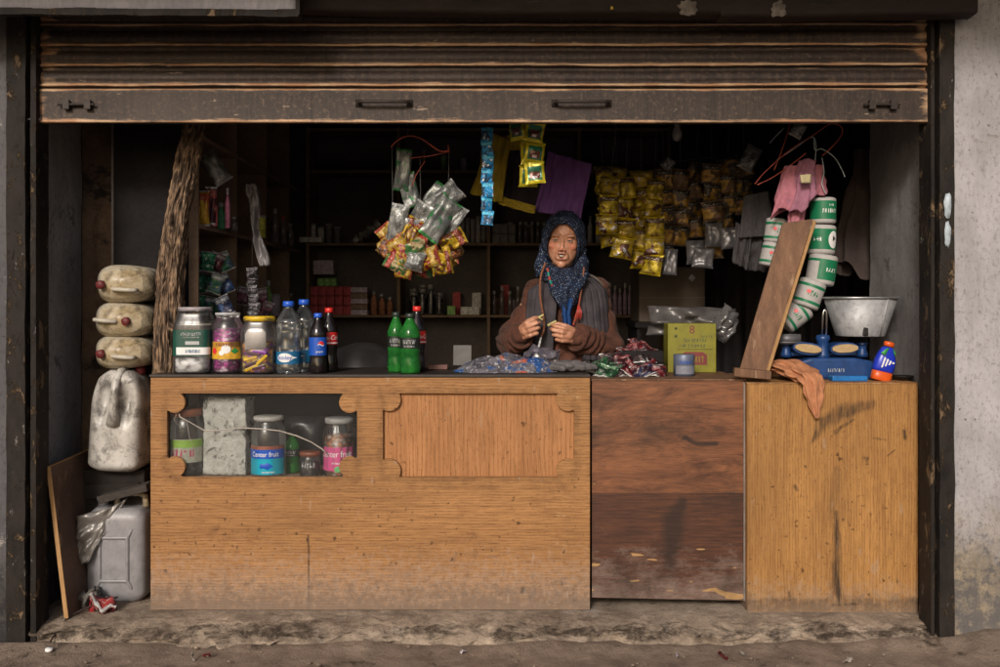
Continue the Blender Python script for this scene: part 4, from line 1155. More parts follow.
def lying_can(lab, px, py, wp, hp, d, caps, hand, seed):
    c = P(px, py, d)
    t = thing("jerry_can", lab, "jerry can", c, (0, R(seed * 2 - 3), 0), "jerry cans stacked on their sides")
    w_, h_ = wp * S(d) / 2, hp * S(d) / 2
    m = MB()
    def fn(u, v):
        a = 2 * math.pi * u; y = -.06 + .34 * v
        e = 1 - .25 * max(0, 1 - v * 5) ** 2 - .2 * max(0, v * 6 - 5) ** 2
        k = 3.0
        ca, sa = math.cos(a), math.sin(a); q = 1 / ((abs(ca) ** k + abs(sa) ** k) ** (1 / k))
        # tapered to one end
        x = w_ * q * ca * e; z = h_ * q * sa * e * (1 - .12 * ca)
        n = .006 * noise.noise(V((ca * 2, sa * 2, v * 3 + seed * 5)))
        return (x * (1 + n * 2), y, z * (1 + n * 3))
    m.grid(fn, 44, 16)
    # front face, bulged
    def fr(u, v):
        a = 2 * math.pi * u; k = 3.0; ca, sa = math.cos(a), math.sin(a); q = 1 / ((abs(ca) ** k + abs(sa) ** k) ** (1 / k))
        rr = 1 - v
        x = w_ * q * ca * .75 * rr; z = h_ * q * sa * .75 * rr * (1 - .12 * ca)
        y = -.06 - .030 * (1 - rr ** 2) + .0025 * noise.noise(V((x * 30, z * 30, seed)))
        return (x, y, z)
    f2 = MB().grid(fr, 44, 10); f2.f = [list(reversed(f)) for f in f2.f]
    m.join(f2)
    part("body", m, CAN_Y, t)
    cx = caps * w_ ; r = .0175
    cz = -.05 * h_
    part("cap", MB().lathe([(r, 0), (r, .025), (r * .85, .03), (0, .03)], 22, ripple=lambda a, z: .0008 * math.sin(a * 18)).xf(Matrix.Translation((cx, -.072, cz)) @ Matrix.Rotation(R(90), 4, "X")), DKRED, t)
    x0_, x1_ = hand[0] * w_, hand[1] * w_
    zz = hand[2] * h_
    part("handle", MB().tube([(x0_, -.080, zz), (x0_ + .008, -.100, zz), ((x0_ + x1_) / 2, -.106, zz - .003), (x1_ - .008, -.100, zz - .006), (x1_, -.078, zz - .006)], [.007, .0085, .009, .0085, .007], 8), HANDLE, t)
lying_can("oily white can lying on its side, topmost of the stack by the trunk", 127, 284, 57, 38, .18, -.62, (-.25, .62, -.28), 1.2)
lying_can("oily white can lying on its side, middle of the stack, red cap by the trunk", 125.5, 320, 58, 35, .18, .30, (-.80, .0, .02), 2.0)
lying_can("oily white can lying on its side, lowest of the three under two others", 125, 352, 57, 33, .18, -.55, (-.18, .62, -.18), 1.6)
# big grimy can, handle uppermost, facing the street
def big_can():
    d = .20; c = P(122, 419, d)
    t = thing("jerry_can", "big grimy white can standing upright under the three lying cans", "jerry can", c, (0, R(3), 0))
    m = MB(); k = 4
    H = 99 * S(d)
    def w_at(v): return (26.5 - 1.5 * v - 9 * max(0, v - .62) / .38 * (max(0, v - .62) / .38)) * S(d)
    def fn(u, v):
        a = 2 * math.pi * u; ca, sa = math.cos(a), math.sin(a); q = 1 / ((abs(ca) ** k + abs(sa) ** k) ** (1 / k))
        e = 1 - .3 * max(0, 1 - v * 12) ** 2 - .35 * max(0, v * 10 - 9) ** 2
        x = w_at(v) * q * ca * e; y = .11 * q * sa * e
        z = -H / 2 + H * v
        if y < 0:   # hollows either side of the moulded handle
            for sx in (-1, 1):
                y += .050 * math.exp(-(((x - sx * .047) / .026) ** 2 + ((z - H * .20) / .075) ** 2))
        n = .004 * noise.noise(V((x * 12, z * 8, 2)))
        return (x, y + n, z)
    m.grid(fn, 72, 60); 
    m.add([(0, 0, H / 2 - .002)], [])
    me = to_mesh(m, "body", [CAN_W])
    bm_ = bmesh.new(); bm_.from_mesh(me); bmesh.ops.remove_doubles(bm_, verts=bm_.verts, dist=.0003)
    bmesh.ops.holes_fill(bm_, edges=[e for e in bm_.edges if e.is_boundary]); bm_.to_mesh(me); bm_.free()
    for p in me.polygons: p.use_smooth = True
    part("body", me, [CAN_W], t)
    part("handle", MB().tube([(.004, -.098, -H * .02), (.006, -.115, H * .10), (.008, -.118, H * .26), (.010, -.112, H * .40), (.012, -.07, H * .49), (.012, 0, H * .50)], [.030, .020, .016, .016, .017, .016], 14), CAN_W, t)
    part("cap", MB().lathe([(.022, 0), (.022, .028), (.018, .03), (0, .03)], 20, c=(.06, .02, H * .46)), DKRED, t)
big_can()
# dark crate and boards carrying the can
dk = plain("sooty_wood", (.022, .018, .016), .85, 0, .2, .4, 12, .3)
bx_ = thing("wooden_crate", "dark wooden crate hidden behind the grey can, holding up the big white can", "crate", (PX(122, .3), .30, .055))
part("body", MB().bx(-.12, .14, -.12, .16, 0, PZ(469, .2) - .055 - .002), dk, bx_, bevel=.006)
for k in range(2): part("slat", MB().box((0, -.128, .36 + .09 * k), (.25, .014, .06), (0, R(3 - 6 * k), 0)), dk, bx_, bevel=.003)
bp_ = MB().box((0, 0, 0), (.20, .10, .03), (0, R(-14), R(5)))
solo("board_scrap", "short dirty plank scrap lying tilted on top of the grey jerry can", "board", bp_, weathered("dirty_scrap", (.07, .058, .05), (.045, .038, .034), 7, None, .5, .9), loc=P(126, 492, .14), bevel=.004)
# grey jerry can on the floor
def grey_can():
    d = .17; c = V((PX(121.5, d), d, .061))
    t = thing("jerry_can", "grey jerry can with an embossed frame standing on the step by the counter", "jerry can", c)
    W, H, k = 29.5 * S(d), 92 * S(d), 5
    fy = -.085
    def fn(u, v):
        a = 2 * math.pi * u; ca, sa = math.cos(a), math.sin(a); q = 1 / ((abs(ca) ** k + abs(sa) ** k) ** (1 / k))
        e = 1 - .22 * max(0, 1 - v * 9) ** 2 - .26 * max(0, v * 8 - 7) ** 2
        x = W * q * ca * e; y = .085 * q * sa * e; z = H * v
        return (x, y, z)
    m = MB().grid(fn, 56, 40)
    me = to_mesh(m, "body", [CAN_G]); bm_ = bmesh.new(); bm_.from_mesh(me); bmesh.ops.remove_doubles(bm_, verts=bm_.verts, dist=.0003)
    bmesh.ops.holes_fill(bm_, edges=[e for e in bm_.edges if e.is_boundary]); bm_.to_mesh(me); bm_.free()
    for p in me.polygons: p.use_smooth = True
    part("body", me, [CAN_G], t)
    fx, z0_, z1_ = W * .46, H * .24, H * .70
    em = MB(); q = .0085
    cn = [(-fx, z0_), (fx, z0_), (fx, z1_), (-fx, z1_)]
    for i in range(4):
        a, b = cn[i], cn[(i + 1) % 4]; em.cap((a[0], fy, a[1]), (b[0], fy, b[1]), q, q, 0, 10)
        s = 1.28; em.cap((a[0], fy, a[1]), (a[0] * s, fy + .003, a[1] + (-.03 if a[1] == z0_ else .03)), q, q * .8, 0, 10)
    part("embossed_frame", em, CAN_G, t)
    hz_ = H
    part("handle", MB().tube([(-.02, 0, hz_ * .99), (-.015, 0, hz_ + .035), (.005, 0, hz_ + .048), (.075, 0, hz_ + .050), (.098, 0, hz_ + .04), (.104, 0, hz_ * .985)], [.013, .012, .012, .012, .013, .014], 10), CAN_Y, t)
    part("spout", MB().lathe([(.022, 0), (.022, .035), (.026, .036), (.026, .05), (0, .05)], 20, c=(-.075, 0, hz_ - .012)), CAN_G, t)
    return c, H
gc, gH = grey_can()

# leaning plywood offcut
def ply_off():
    # near edge (48,460)-(68,615), far edge (97,448)...
    A, B = P(50, 467, -.10), P(68, 614, -.10); A.z = A.z; B.z = .062
    Cc = P(92, 449, .30)
    ex = Cc - A; ez = B - A
    t = thing("plywood_board", "dark plywood offcut with a pale raw edge leaning at the left of the grey can", "board")
    n = ex.cross(ez).normalized() * .013
    def slab(o, u, v, w_): return MB().add([o, o + u, o + u + v, o + v, o + w_, o + u + w_, o + u + v + w_, o + v + w_], [(0, 1, 2, 3), (7, 6, 5, 4), (0, 4, 5, 1), (1, 5, 6, 2), (2, 6, 7, 3), (3, 7, 4, 0)])
    part("sheet", slab(A + ex.normalized() * .003, ex, ez, n), weathered("plywood_face", (.15, .09, .062), (.09, .054, .04), 5, (.30, .20, .12), .64, .7), t, smooth=False)
    part("raw_edge", slab(A - n * .1, ex.normalized() * .003, ez, n * 1.25), W_EDGE, t, smooth=False)
    part("raw_edge", slab(A - n * .1 - ez.normalized() * .003, ex, ez.normalized() * .003, n * 1.2), W_EDGE, t, smooth=False)
ply_off()
# bits on the step
RW = packet_mat("red_wrapper", (.28, .02, .025), (.35, .05, .05), (.05, .01, .015), (.4, .3, .28))
solo("wrapper", "crumpled red wrapper on the step in front of the grey can", "wrapper", MB().pouch(.115, .07, .02, 5, 14, 12, None, 0, 0, .35), RW, loc=(PX(104, .0), -.01, .088), rot=(R(60), R(8), R(10)))
solo("rag", "crumpled grey rag beside the red wrapper on the step", "rag", MB().pouch(.12, .07, .018, 9, 14, 12, None, 0, 0, .5), plain("grey_rag", (.13, .12, .11), .9, 0, .2, .4, 30), loc=(PX(86, .02), .03, .098), rot=(R(50), R(-15), R(-20)))
wp = [(118, 598, .03), (100, 603, .0), (84, 610, -.03), (70, 618, -.08), (60, 628, -.14), (52, 640, -.2), (48, 650, -.24)]
wpts = [P(a, b, c_) for a, b, c_ in wp]
for p in wpts: p.z = max(p.z, .062 if p.y > -.12 else .0) + .004
solo("cable", "thin dark cable trailing over the step to the bottom left corner", "cable", MB().tube(wpts, .004, 6), plain("cable_brown", (.05, .03, .025), .6))
solo("plastic_bag", "torn grey plastic bag draped over the shoulder of the grey jerry can", "bag",
     MB().grid(lambda u, v: (PX(79 + 8 * math.sin(u * 3.1) + 36 * u * v + 8 * u, .075), .055 + .07 * v * u + .022 * noise.noise(V((u * 6, v * 6, 3))), PZ(560 - 45 * v - 12 * u * v + 10 * (1 - v) * (abs(u - .5)) - 3 * u, .075) + .008 * noise.noise(V((u * 9, v * 9, 8)))), 26, 26),
     clear_plastic("grey_film", (.75, .72, .70), .12, .55, (.26, .24, .22), .3), solid=.0008)
solo("bottle_cap", "small white bottle cap on the ground by the bottom left of the frame", "bottle cap", MB().lathe([(.012, 0), (.014, .003), (.013, .009), (0, .010)], 14), WHITE, loc=(PX(54, -.26), -.30, .006), rot=(R(12), 0, 0))
rnd = random.Random(11)
for i in range(80):
    x = rnd.uniform(-1.75, 1.9); y = rnd.uniform(-.46, -.25)
    r = rnd.choice((.0025, .003, .004, .004, .006, .009))
    m = MB().ell((0, 0, 0), (r, r * .8, r * .55), 0, 8, 6); m.v = [p * (1 + .3 * noise.noise(p * 200 + V((i, 0, 0)))) for p in m.v]
    solo("pebble", "small grey pebble lying on the dusty ground before the step", "pebble", m, GROUND if i % 3 else LEDGE, loc=(x, y, r * .3 + .004), group="pebbles on the ground")

rnd = random.Random(23)
for i in range(7):
    m = MB().pouch(rnd.uniform(.018, .04), rnd.uniform(.012, .025), .002, 300 + i, 6, 6, None, 0, 0, .4)
    solo("paper_scrap", "tiny crumpled scrap of litter on the dusty ground before the step", "scrap", m, (CRK, DKRED, GREYLID)[i % 3], loc=(rnd.uniform(-1.7, 1.6), rnd.uniform(-.42, -.28), .012), rot=(R(90 + rnd.uniform(-20, 20)), R(rnd.uniform(-180, 180)), 0), group="litter scraps, " + ("pale", "dark red", "grey")[i % 3])
for o_ in [x for x in COL.objects if x.name.startswith("paper_scrap")]:
    o_["label"] = "tiny crumpled " + o_["group"].split(", ")[1] + " scrap of litter on the dusty ground before the step"
# ================================================================ hanging goods
def at(px, py, d, ang=0, yaw=0, pitch=0):
    return Matrix.Translation(P(px, py, d)) @ Euler((R(pitch), R(ang), R(yaw))).to_matrix().to_4x4()
SILV = packet_mat("silver_packet_back", (.26, .265, .26), (.20, .205, .20), (.15, .155, .155), (.38, .38, .37), .45, .35, (.45, .45, .44))
SILVG = packet_mat("silver_green_packet", (.26, .27, .26), (.24, .25, .24), (.15, .16, .155), (.03, .19, .06), .4, .35, (.05, .22, .07))
def packet(label, px, py, w_, h_, d, ang, mats, seed, group, t_=.16, yaw=0, pitch=0, name="snack_packet", crump=.13):
    s = S(d)
    m = MB().pouch(w_ * s, h_ * s, w_ * s * t_, seed, 14, 15, None, 0, 1 if len(mats) > 1 else 0, crump)
    return solo(name, label, "packet", m, mats, loc=P(px, py, d), rot=(R(pitch), R(ang), R(yaw)), group=group)
PK = [packet_mat("crisps_orange", (.34, .17, .012), (.34, .17, .02), (.05, .13, .04), (.45, .30, .05), .1, .34, (.30, .14, .03), 4.6),
      packet_mat("crisps_yellow", (.42, .27, .012), (.20, .03, .015), (.10, .03, .015), (.08, .16, .04), .1, .34, (.40, .26, .03), 4.0),
      packet_mat("crisps_red", (.34, .20, .012), (.38, .24, .03), (.20, .014, .016), (.40, .34, .22), .1, .34, (.26, .05, .03), 4.8),
      packet_mat("crisps_green", (.035, .13, .04), (.34, .04, .03), (.36, .30, .16), (.30, .03, .03), .1, .34, (.06, .16, .05), 4.6),
      packet_mat("crisps_brown", (.055, .022, .016), (.34, .20, .03), (.30, .10, .02), (.32, .28, .24), .1, .34, (.22, .13, .04), 4.8)]
rnd = random.Random(5)
GS, GC = "silver-backed packets in the hanging bunch", "bright packets in the hanging bunch"
silver = [(403, 170, 15, 42, 4, SILVG), (409, 190, 17, 34, -18, SILVG), (397, 226, 17, 44, 12, SILV), (392, 240, 15, 30, 20, SILV), (417, 222, 20, 42, 30, SILV), (432, 204, 21, 44, 34, SILVG), (445, 199, 22, 36, 48, SILV), (440, 219, 22, 50, 35, SILVG), (453, 222, 15, 36, 26, SILV), (424, 236, 18, 30, 24, SILV), (428, 214, 20, 40, 28, SILV), (447, 236, 17, 26, 20, SILV), (410, 236, 18, 34, 8, SILV)]
for i, (x, y, w_, h_, a, m) in enumerate(silver):
    packet("silver crisp packet turned backwards in the bunch on the red wire" if m is SILV else "silver and green crisp packet in the bunch on the red wire", x, y, w_ * 1.1, h_, .14 + .10 * rnd.random() - .03 * (y > 210), a, [m], i + 1, GS if m is SILV else GS + ", green edged", .2, rnd.uniform(-30, 30), rnd.uniform(-12, 12), crump=.22)
colr = [(389, 236, 18, 26, -40, 2), (385, 248, 18, 24, -55, 4), (400, 250, 20, 28, -30, 2), (397, 262, 19, 24, -60, 3), (412, 232, 21, 30, 24, 1), (407, 243, 20, 28, -10, 4), (420, 248, 24, 30, 62, 3), (432, 240, 18, 26, 40, 3), (412, 262, 24, 24, 80, 4), (426, 258, 23, 26, 70, 2), (437, 254, 26, 24, 65, 1), (446, 247, 22, 28, 58, 2), (453, 240, 18, 26, 60, 1), (442, 262, 24, 20, 80, 1), (424, 267, 22, 18, 88, 3), (404, 268, 20, 18, 100, 2), (449, 258, 20, 22, 66, 2), (416, 250, 20, 24, 20, 0), (392, 256, 16, 22, -48, 1), (456, 250, 16, 20, 70, 4)]
LB = ["orange crisp packet in the hanging bunch", "yellow crisp packet in the hanging bunch", "red crisp packet in the hanging bunch", "green and red crisp packet in the hanging bunch", "brown and gold crisp packet in the hanging bunch"]
for i, (x, y, w_, h_, a, m) in enumerate(colr):
    packet(LB[m], 418 + (x - 418) * .98, y + 1, w_ * 1.02, h_ * 1.05, .08 + .13 * rnd.random(), a, [PK[m]], i + 30, GC + ", " + ("orange", "yellow", "red", "green", "brown")[m], .24, rnd.uniform(-35, 35), rnd.uniform(-20, 20), crump=.26)
packet("silver packet at the very bottom of the hanging bunch", 415, 261, 19, 20, .05, 15, [SILV], 77, "silver packet low in the bunch", .2)
WRED = plain("red_wire", (.36, .07, .045), .5, 0, .4, .3)
WBLU = plain("pale_wire", (.33, .40, .42), .5, 0, .4, .3)
STR = plain("grey_string", (.10, .09, .085), .8)
hk = thing("wire_hanger", "bent red wire hanger carrying the bunch of crisp packets", "hanger", P(420, 150, .16))
def wl(pts, r, root, mat, name="wire", n=6):
    part(name, MB().tube([p - root.location for p in pts], r, n), mat, root)
def smooth_pts(pts, k=5):
    out = []
    for i in range(len(pts) - 1):
        p0, p1, p2, p3 = pts[max(i - 1, 0)], pts[i], pts[i + 1], pts[min(i + 2, len(pts) - 1)]
        for j in range(k):
            t = j / k
            out.append(.5 * ((2 * p1) + (p2 - p0) * t + (2 * p0 - 5 * p1 + 4 * p2 - p3) * t * t + (3 * p1 - p0 - 3 * p2 + p3) * t ** 3))
    return out + [pts[-1]]
wl(smooth_pts([P(391, 147, .16), P(398, 140, .15), P(408, 136, .14), P(420, 138, .14), P(432, 146, .15), P(440, 151, .16), P(448, 151, .16)]), .0030, hk, WRED)
wl([P(448, 145, .16), P(449, 153, .16)], .0026, hk, WRED)
wl([P(411, 158, .16), P(430, 156, .16), P(447, 152, .16)], .0018, hk, WRED)
wl([P(425, 161, .16), P(416, 175, .16), P(412, 186, .16)], .0018, hk, WRED)
for a, b in (((392, 147), (393, 238)), ((449, 152), (448, 215)), ((408, 136), (408, 60)), ((420, 158), (421, 214))): wl([P(*a, .16), P(*b, .16)], .0011, hk, STR, "string", 5)

def strip(name, label, px, py0, w_, h_, n, d, mats, group=None, sway=.0, seed=0, puff=.1, cat="packet strip", lean=0):
    """packets joined edge to edge in one hanging strip"""
    t = thing(name, label, cat, P(px, py0, d), (0, R(lean), 0), group)
    s = S(d); rnd = random.Random(seed)
    for i in range(n):
        m = MB().pouch(w_ * s, h_ * s, w_ * s * puff, seed + i * 1.3, 11, 12, None, 0, 0, .10)
        o = part("packet", m, [mats[i % len(mats)]], t)
        o.location = (rnd.uniform(-.05, .05) * w_ * s + sway * i * s, .004 * (i % 2) + rnd.uniform(-.01, .01) * (puff > .12), -(i + .5) * h_ * s * .97)
        if cat == 'packet strip': k_ = rnd.uniform(.86, 1.10); o.scale = (k_, k_, rnd.uniform(.92, 1.08))
        o.rotation_euler = (R(rnd.uniform(-14, 14)), R(rnd.uniform(-9, 9)), R(rnd.uniform(-34, 34)))
    part("string", MB().tube([(0, 0.004, 0), (0, 0.004, .35)], .0012, 5), STR, t)
    return t
BLU = packet_mat("blue_sachet", (.015, .22, .50), (.03, .38, .62), (.02, .06, .12), (.55, .58, .60), .2, .3, (.02, .25, .5), 1.6)
strip("sachet_strip", "narrow strip of bright blue sachets hanging left of the yellow bag", 487.5, 127, 12.5, 14.4, 7, .12, [BLU], None, -.05, 3, .08, "sachet strip")
def teamat():
    t = NT("yellow_green_sachet"); uv = t.sep(t.coord("UV")); x, y = uv[0], uv[1]
    ax = t.math("ABSOLUTE", t.math("SUBTRACT", x, .5)); ay = t.math("ABSOLUTE", t.math("SUBTRACT", y, .48))
    inner = t.math("MULTIPLY", t.math("LESS_THAN", ax, .36), t.math("LESS_THAN", ay, .32))
    col = t.mix(inner, (.50, .42, .02), (.02, .13, .07))
    core = t.math("MULTIPLY", t.math("LESS_THAN", ax, .27), t.math("LESS_THAN", t.math("ABSOLUTE", t.math("SUBTRACT", y, .40)), .17))
    col = t.mix(core, col, (.10, .035, .02))
    sp = t.math("MULTIPLY", t.math("LESS_THAN", ax, .12), t.math("LESS_THAN", t.math("ABSOLUTE", t.math("SUBTRACT", y, .30)), .06))
    col = t.mix(sp, col, (.6, .5, .5))
    t.bump(t.noise(t.coord(), 60, 3, .6), .3, .004)
    return t.out(col, .3, .2, .5)
TEA = teamat()
strip("sachet_strip", "strip of yellow and green sachets hanging lowest in front of the purple cloth", 534, 121, 21, 21.5, 3, .10, [TEA], None, -.1, 5, .10, "sachet strip")
strip("sachet_strip", "short end of a yellow and green sachet strip just under the shutter", 516.5, 119, 19, 21.5, 1, .13, [TEA], None, 0, 6, .1, "sachet strip")
strip("sachet_strip", "yellow and green sachet strip hanging behind another of the same kind", 530, 124, 20, 21.5, 3, .16, [TEA], None, -.1, 9, .1, "sachet strip")

# cloth bags
def sheet(pts, d0, nu=26, nv=26, amp=.012, fr=9, seed=0, dd=0):
    """quad of cloth between four photo points (tl, tr, br, bl)"""
    a, b, c, e = [P(x, y, d0) for x, y in pts]
    def fn(u, v):
        p = a.lerp(b, u).lerp(e.lerp(c, u), v)
        f = amp * noise.noise(V((u * fr * .5 + seed, v * fr * .25, seed))) + amp * .5 * noise.noise(V((u * fr * 1.7, v * fr * .5, seed + 3)))
        f += amp * .35 * math.sin(u * fr * 2.1 + v * 2)
        return p + V((f * .4, f + dd * v, f * .25))
    return MB().grid(fn, nu, nv)
YB = plain("yellow_cloth", (0.306, 0.221, 0.017), .7, 0, .25, .35, 12, .2)
g = sheet([(489, 131), (510, 140), (502, 203), (470, 193)], .55, amp=.02, seed=1)
g.join(sheet([(500, 196), (536, 206), (534, 214), (498, 204)], .56, amp=.008, seed=4))
g.join(sheet([(506, 136), (521, 131), (522, 150), (508, 150)], .57, amp=.008, seed=5))
solo("cloth_bag", "mustard yellow cloth bag hanging behind the blue sachet strip", "bag", g, YB, solid=.004)
solo("dark_cloth", "almost black cloth hanging between the yellow bag and the purple cloth", "cloth", sheet([(509, 143), (548, 148), (545, 210), (503, 203)], .66, amp=.02, seed=7), plain("black_cloth", (.03, .024, .030), .9, 0, .2, .4, 15), solid=.004)
PUR = plain("purple_cloth", (.135, .055, .21), .75, 0, .3, .25, 10, .2)
g = sheet([(548, 151), (591, 164), (582, 219), (534, 211)], .60, 40, 40, amp=.022, fr=7, seed=2)
solo("purple_cloth", "folded purple cloth hanging above the woman's head", "cloth", g, PUR, solid=.006)

# yellow and dark snack strips on the right
YK = [packet_mat("namkeen_yellow", (0.3672, 0.2693, 0.01224), (0.0612, 0.0306, 0.01224), (0.2203, 0.153, 0.01836), (0.1102, 0.03672, 0.01836), .35, .24, (.5, .38, .02), 1.8),
      packet_mat("namkeen_gold", (0.3188, 0.2184, 0.01181), (0.307, 0.2244, 0.01771), (0.07675, 0.03247, 0.02066), (0.3247, 0.3129, 0.3247), .35, .24, (.5, .36, .02), 1.8)]
DK = [packet_mat("snack_black", (.06, .045, .04), (.02, .018, .018), (.30, .17, .03), (.42, .27, .05), .2, .3, (.12, .10, .09), 2.2),
      packet_mat("snack_brown", (.12, .07, .035), (.02, .018, .018), (.36, .21, .04), (.18, .05, .04), .2, .3, (.14, .11, .10), 2.2)]
LY = [(603, 167, 22, 20.5, 4, .72, -5, "yellow snack strip nearest the woman's head"), (617, 168, 23, 21, 4, .82, -3, "yellow snack strip second from the woman's head, hanging straight"),
      (626, 178, 23, 20.5, 4, .70, 2, "yellow snack strip, third from the woman's head, overlapping its neighbours"), (641, 170, 23, 20.5, 5, .78, 0, "yellow snack strip beside the first black packets"),
      (655, 180, 21, 19.5, 5, .74, 2, "yellow snack strip hanging lowest, its last packet in front of the brown carton"), (611, 176, 22, 20, 3, .64, 6, "short yellow snack strip in front of its longer neighbours")]
for i, (x, y, w_, h_, n, d, ln, lab) in enumerate(LY):
    strip("snack_strip", lab, x, y, w_, h_, n, d, [YK[i % 2], YK[(i + 1) % 2]], "yellow snack strips", 0, 20 + i, .2, lean=ln)
for i in range(6):
    x = 664 + 16 * i
    strip("snack_strip", ["black and gold snack strip beside the yellow ones", "black and gold snack strip second from the yellow ones", "black and gold snack strip third from the yellow ones", "black and gold snack strip fourth from the yellow ones", "black and gold snack strip with the silver wrapper above it", "black and gold snack strip touching the grey hanging shirt"][i], x, 168 - 3 * i + 5 * (i % 2), 22, 19.5, [5, 4, 4, 5, 4, 3][i], .82 + .06 * (i % 3), [DK[i % 2], DK[(i + 1) % 2]], "black snack strips", 0, 40 + i, .18, lean=(-2, 1, 3, -1, 2, 0)[i])
for i, (x, y, w_, h_, a) in enumerate(((670, 262, 15, 26, 4), (696, 252, 20, 24, -3), (703, 258, 22, 20, 6), (714, 235, 18, 24, 0), (730, 238, 20, 22, -5))):
    packet(["dull silver packet low beside the last yellow packet", "dull silver packet hanging under the black strips", "wider dull silver packet hanging just right of another silver one", "upright dull silver packet between black strips", "dull silver packet beside the grey shirt"][i], x, y, w_, h_, .80 - .03 * i, a, [plain("dull_silver%d" % i, (.16, .155, .165), .35, .4, .5, .4, 30)], 60 + i, "dull silver packets", .2)
packet("crumpled clear and silver wrapper tied above the black strips", 750, 158, 17, 26, .8, 28, [SILV], 66, None, .3, name="crumpled_wrapper")
packet("small silver packet hooked over the top of the black strips", 668, 164, 12, 12, .8, 40, [SILV], 67, None, .3, name="crumpled_wrapper")
solo("light_bulb", "small bare bulb hanging on a wire above the snack strips", "bulb", MB().lathe([(.003, .22), (.004, .10), (.012, .09), (.013, .065), (.011, .06), (.020, .04), (.026, .015), (.02, -.008), (.0, -.018)], 16), plain("dead_bulb", (.38, .36, .35), .3), loc=P(677, 138, .9))
rod = P(590, 163, .86)
solo("hanging_rod", "thin dark rod from which the snack strips hang", "rod", MB().tube([P(585, 166, .9), P(690, 160, .9), P(775, 150, .9)], .006, 8), BLACKM)

# shirts and hangers
GC_ = plain("grey_cloth", (0.045, 0.041, 0.043), .9, 0, .2, .3, 120, .2)
g = sheet([(744, 196), (768, 191), (776, 236), (739, 238)], .45, 26, 26, .014, 6, 11)
g.join(sheet([(736, 222), (752, 232), (748, 270), (732, 262)], .47, 20, 20, .02, 8, 12))
g.join(sheet([(748, 236), (772, 234), (766, 272), (744, 270)], .50, 20, 20, .02, 8, 15))
solo("grey_shirt", "crumpled grey garment hanging left of the pink shirt", "shirt", g, GC_, solid=.005)
PINK = plain("pink_cloth", (.40, .15, .19), .85, 0, .25, .25, 40, .2)
def drape(cx0, cx1, y0, y1, d, w0, w1, seed, amp=.02):
    def fn(u, v):
        a = 2 * math.pi * u; px = cx0 + (cx1 - cx0) * v; hw = (w0 + (w1 - w0) * v) * S(d)
        p = P(px, y0 + (y1 - y0) * v + (y1 - y0) * .22 * v * v * (noise.noise(V((math.cos(a) * 1.6 + seed, math.sin(a) * 1.6, seed))) + .35 * math.cos(a * 2 + seed) - .5 * math.cos(a)), d)
        fold = 1 + .20 * math.sin(a * 7 + seed + 2 * v) * v + .42 * noise.noise(V((math.cos(a) * 2, math.sin(a) * 2, v * 3 + seed)))
        return p + V((hw * math.cos(a) * fold, hw * .55 * math.sin(a) * fold, .01 * noise.noise(V((a, v * 4, seed)))))
    return MB().grid(fn, 60, 24)
ps = thing("pink_shirt", "faded pink garment folded over the wire hanger", "shirt", P(798, 160, .22))
def rel(mb, root): mb.v = [p - root.location for p in mb.v]; return mb
part("body", rel(drape(793, 785, 166, 210, .22, 7, 13.5, 1), ps), PINK, ps, solid=.003)
part("sleeve", rel(drape(808, 801, 160, 205, .20, 8, 13, 4), ps), plain("mauve_cloth", (.29, .125, .18), .85, 0, .25, .25, 40, .2), ps, solid=.003)
part("sleeve", rel(drape(815, 817, 165, 196, .24, 7, 9, 7), ps), PINK, ps, solid=.003)
part("sleeve", rel(drape(800, 795, 200, 224, .24, 9, 7, 9), ps), PINK, ps, solid=.003)
part("label_patch", rel(sheet([(800, 175), (811, 174), (811, 183), (801, 183)], .125, 6, 6, .002), ps), plain("tag_print", (.42, .36, .20), .7), ps, solid=.001)
h1 = thing("wire_hanger", "red wire hanger hooked under the shutter with the pink shirt on it", "hanger", P(790, 140, .22))
wl(smooth_pts([P(755, 184, .22), P(765, 172, .22), P(790, 150, .20), P(812, 136, .19), P(828, 125, .18), P(836, 124, .18), P(842, 128, .18), P(841, 136, .19), P(832, 147, .2), P(822, 156, .21)]), .0026, h1, WRED)
wl(smooth_pts([P(757, 185, .22), P(775, 176, .22), P(800, 158, .21), P(806, 153, .2)]), .0024, h1, WRED)
wl(smooth_pts([P(790, 123, .22), P(786, 138, .22), P(779, 158, .22), P(774, 170, .22)]), .0024, h1, WRED)
h2 = thing("wire_hanger", "pale bluish wire hanger tangled with the red one beside the pink shirt", "hanger", P(815, 140, .2))
wl(smooth_pts([P(777, 160, .21), P(795, 148, .21), P(812, 137, .2), P(816, 146, .2), P(815, 160, .2)]), .0022, h2, WBLU)
wl(smooth_pts([P(814, 138, .2), P(815, 150, .2), P(822, 149, .2), P(834, 157, .2), P(841, 168, .2), P(845, 177, .2)]), .0022, h2, WBLU)
wl(smooth_pts([P(822, 158, .2), P(824, 172, .2), P(822, 184, .2), P(826, 194, .2)]), .0022, h2, WBLU)
wl(smooth_pts([P(784, 128, .2), P(776, 136, .2), P(770, 143, .2)]), .002, h2, WBLU)
packet("scrap of silver foil twisted round the hanger hooks", 798, 130, 14, 16, .2, 30, [SILV], 71, None, .4, name="foil_scrap")

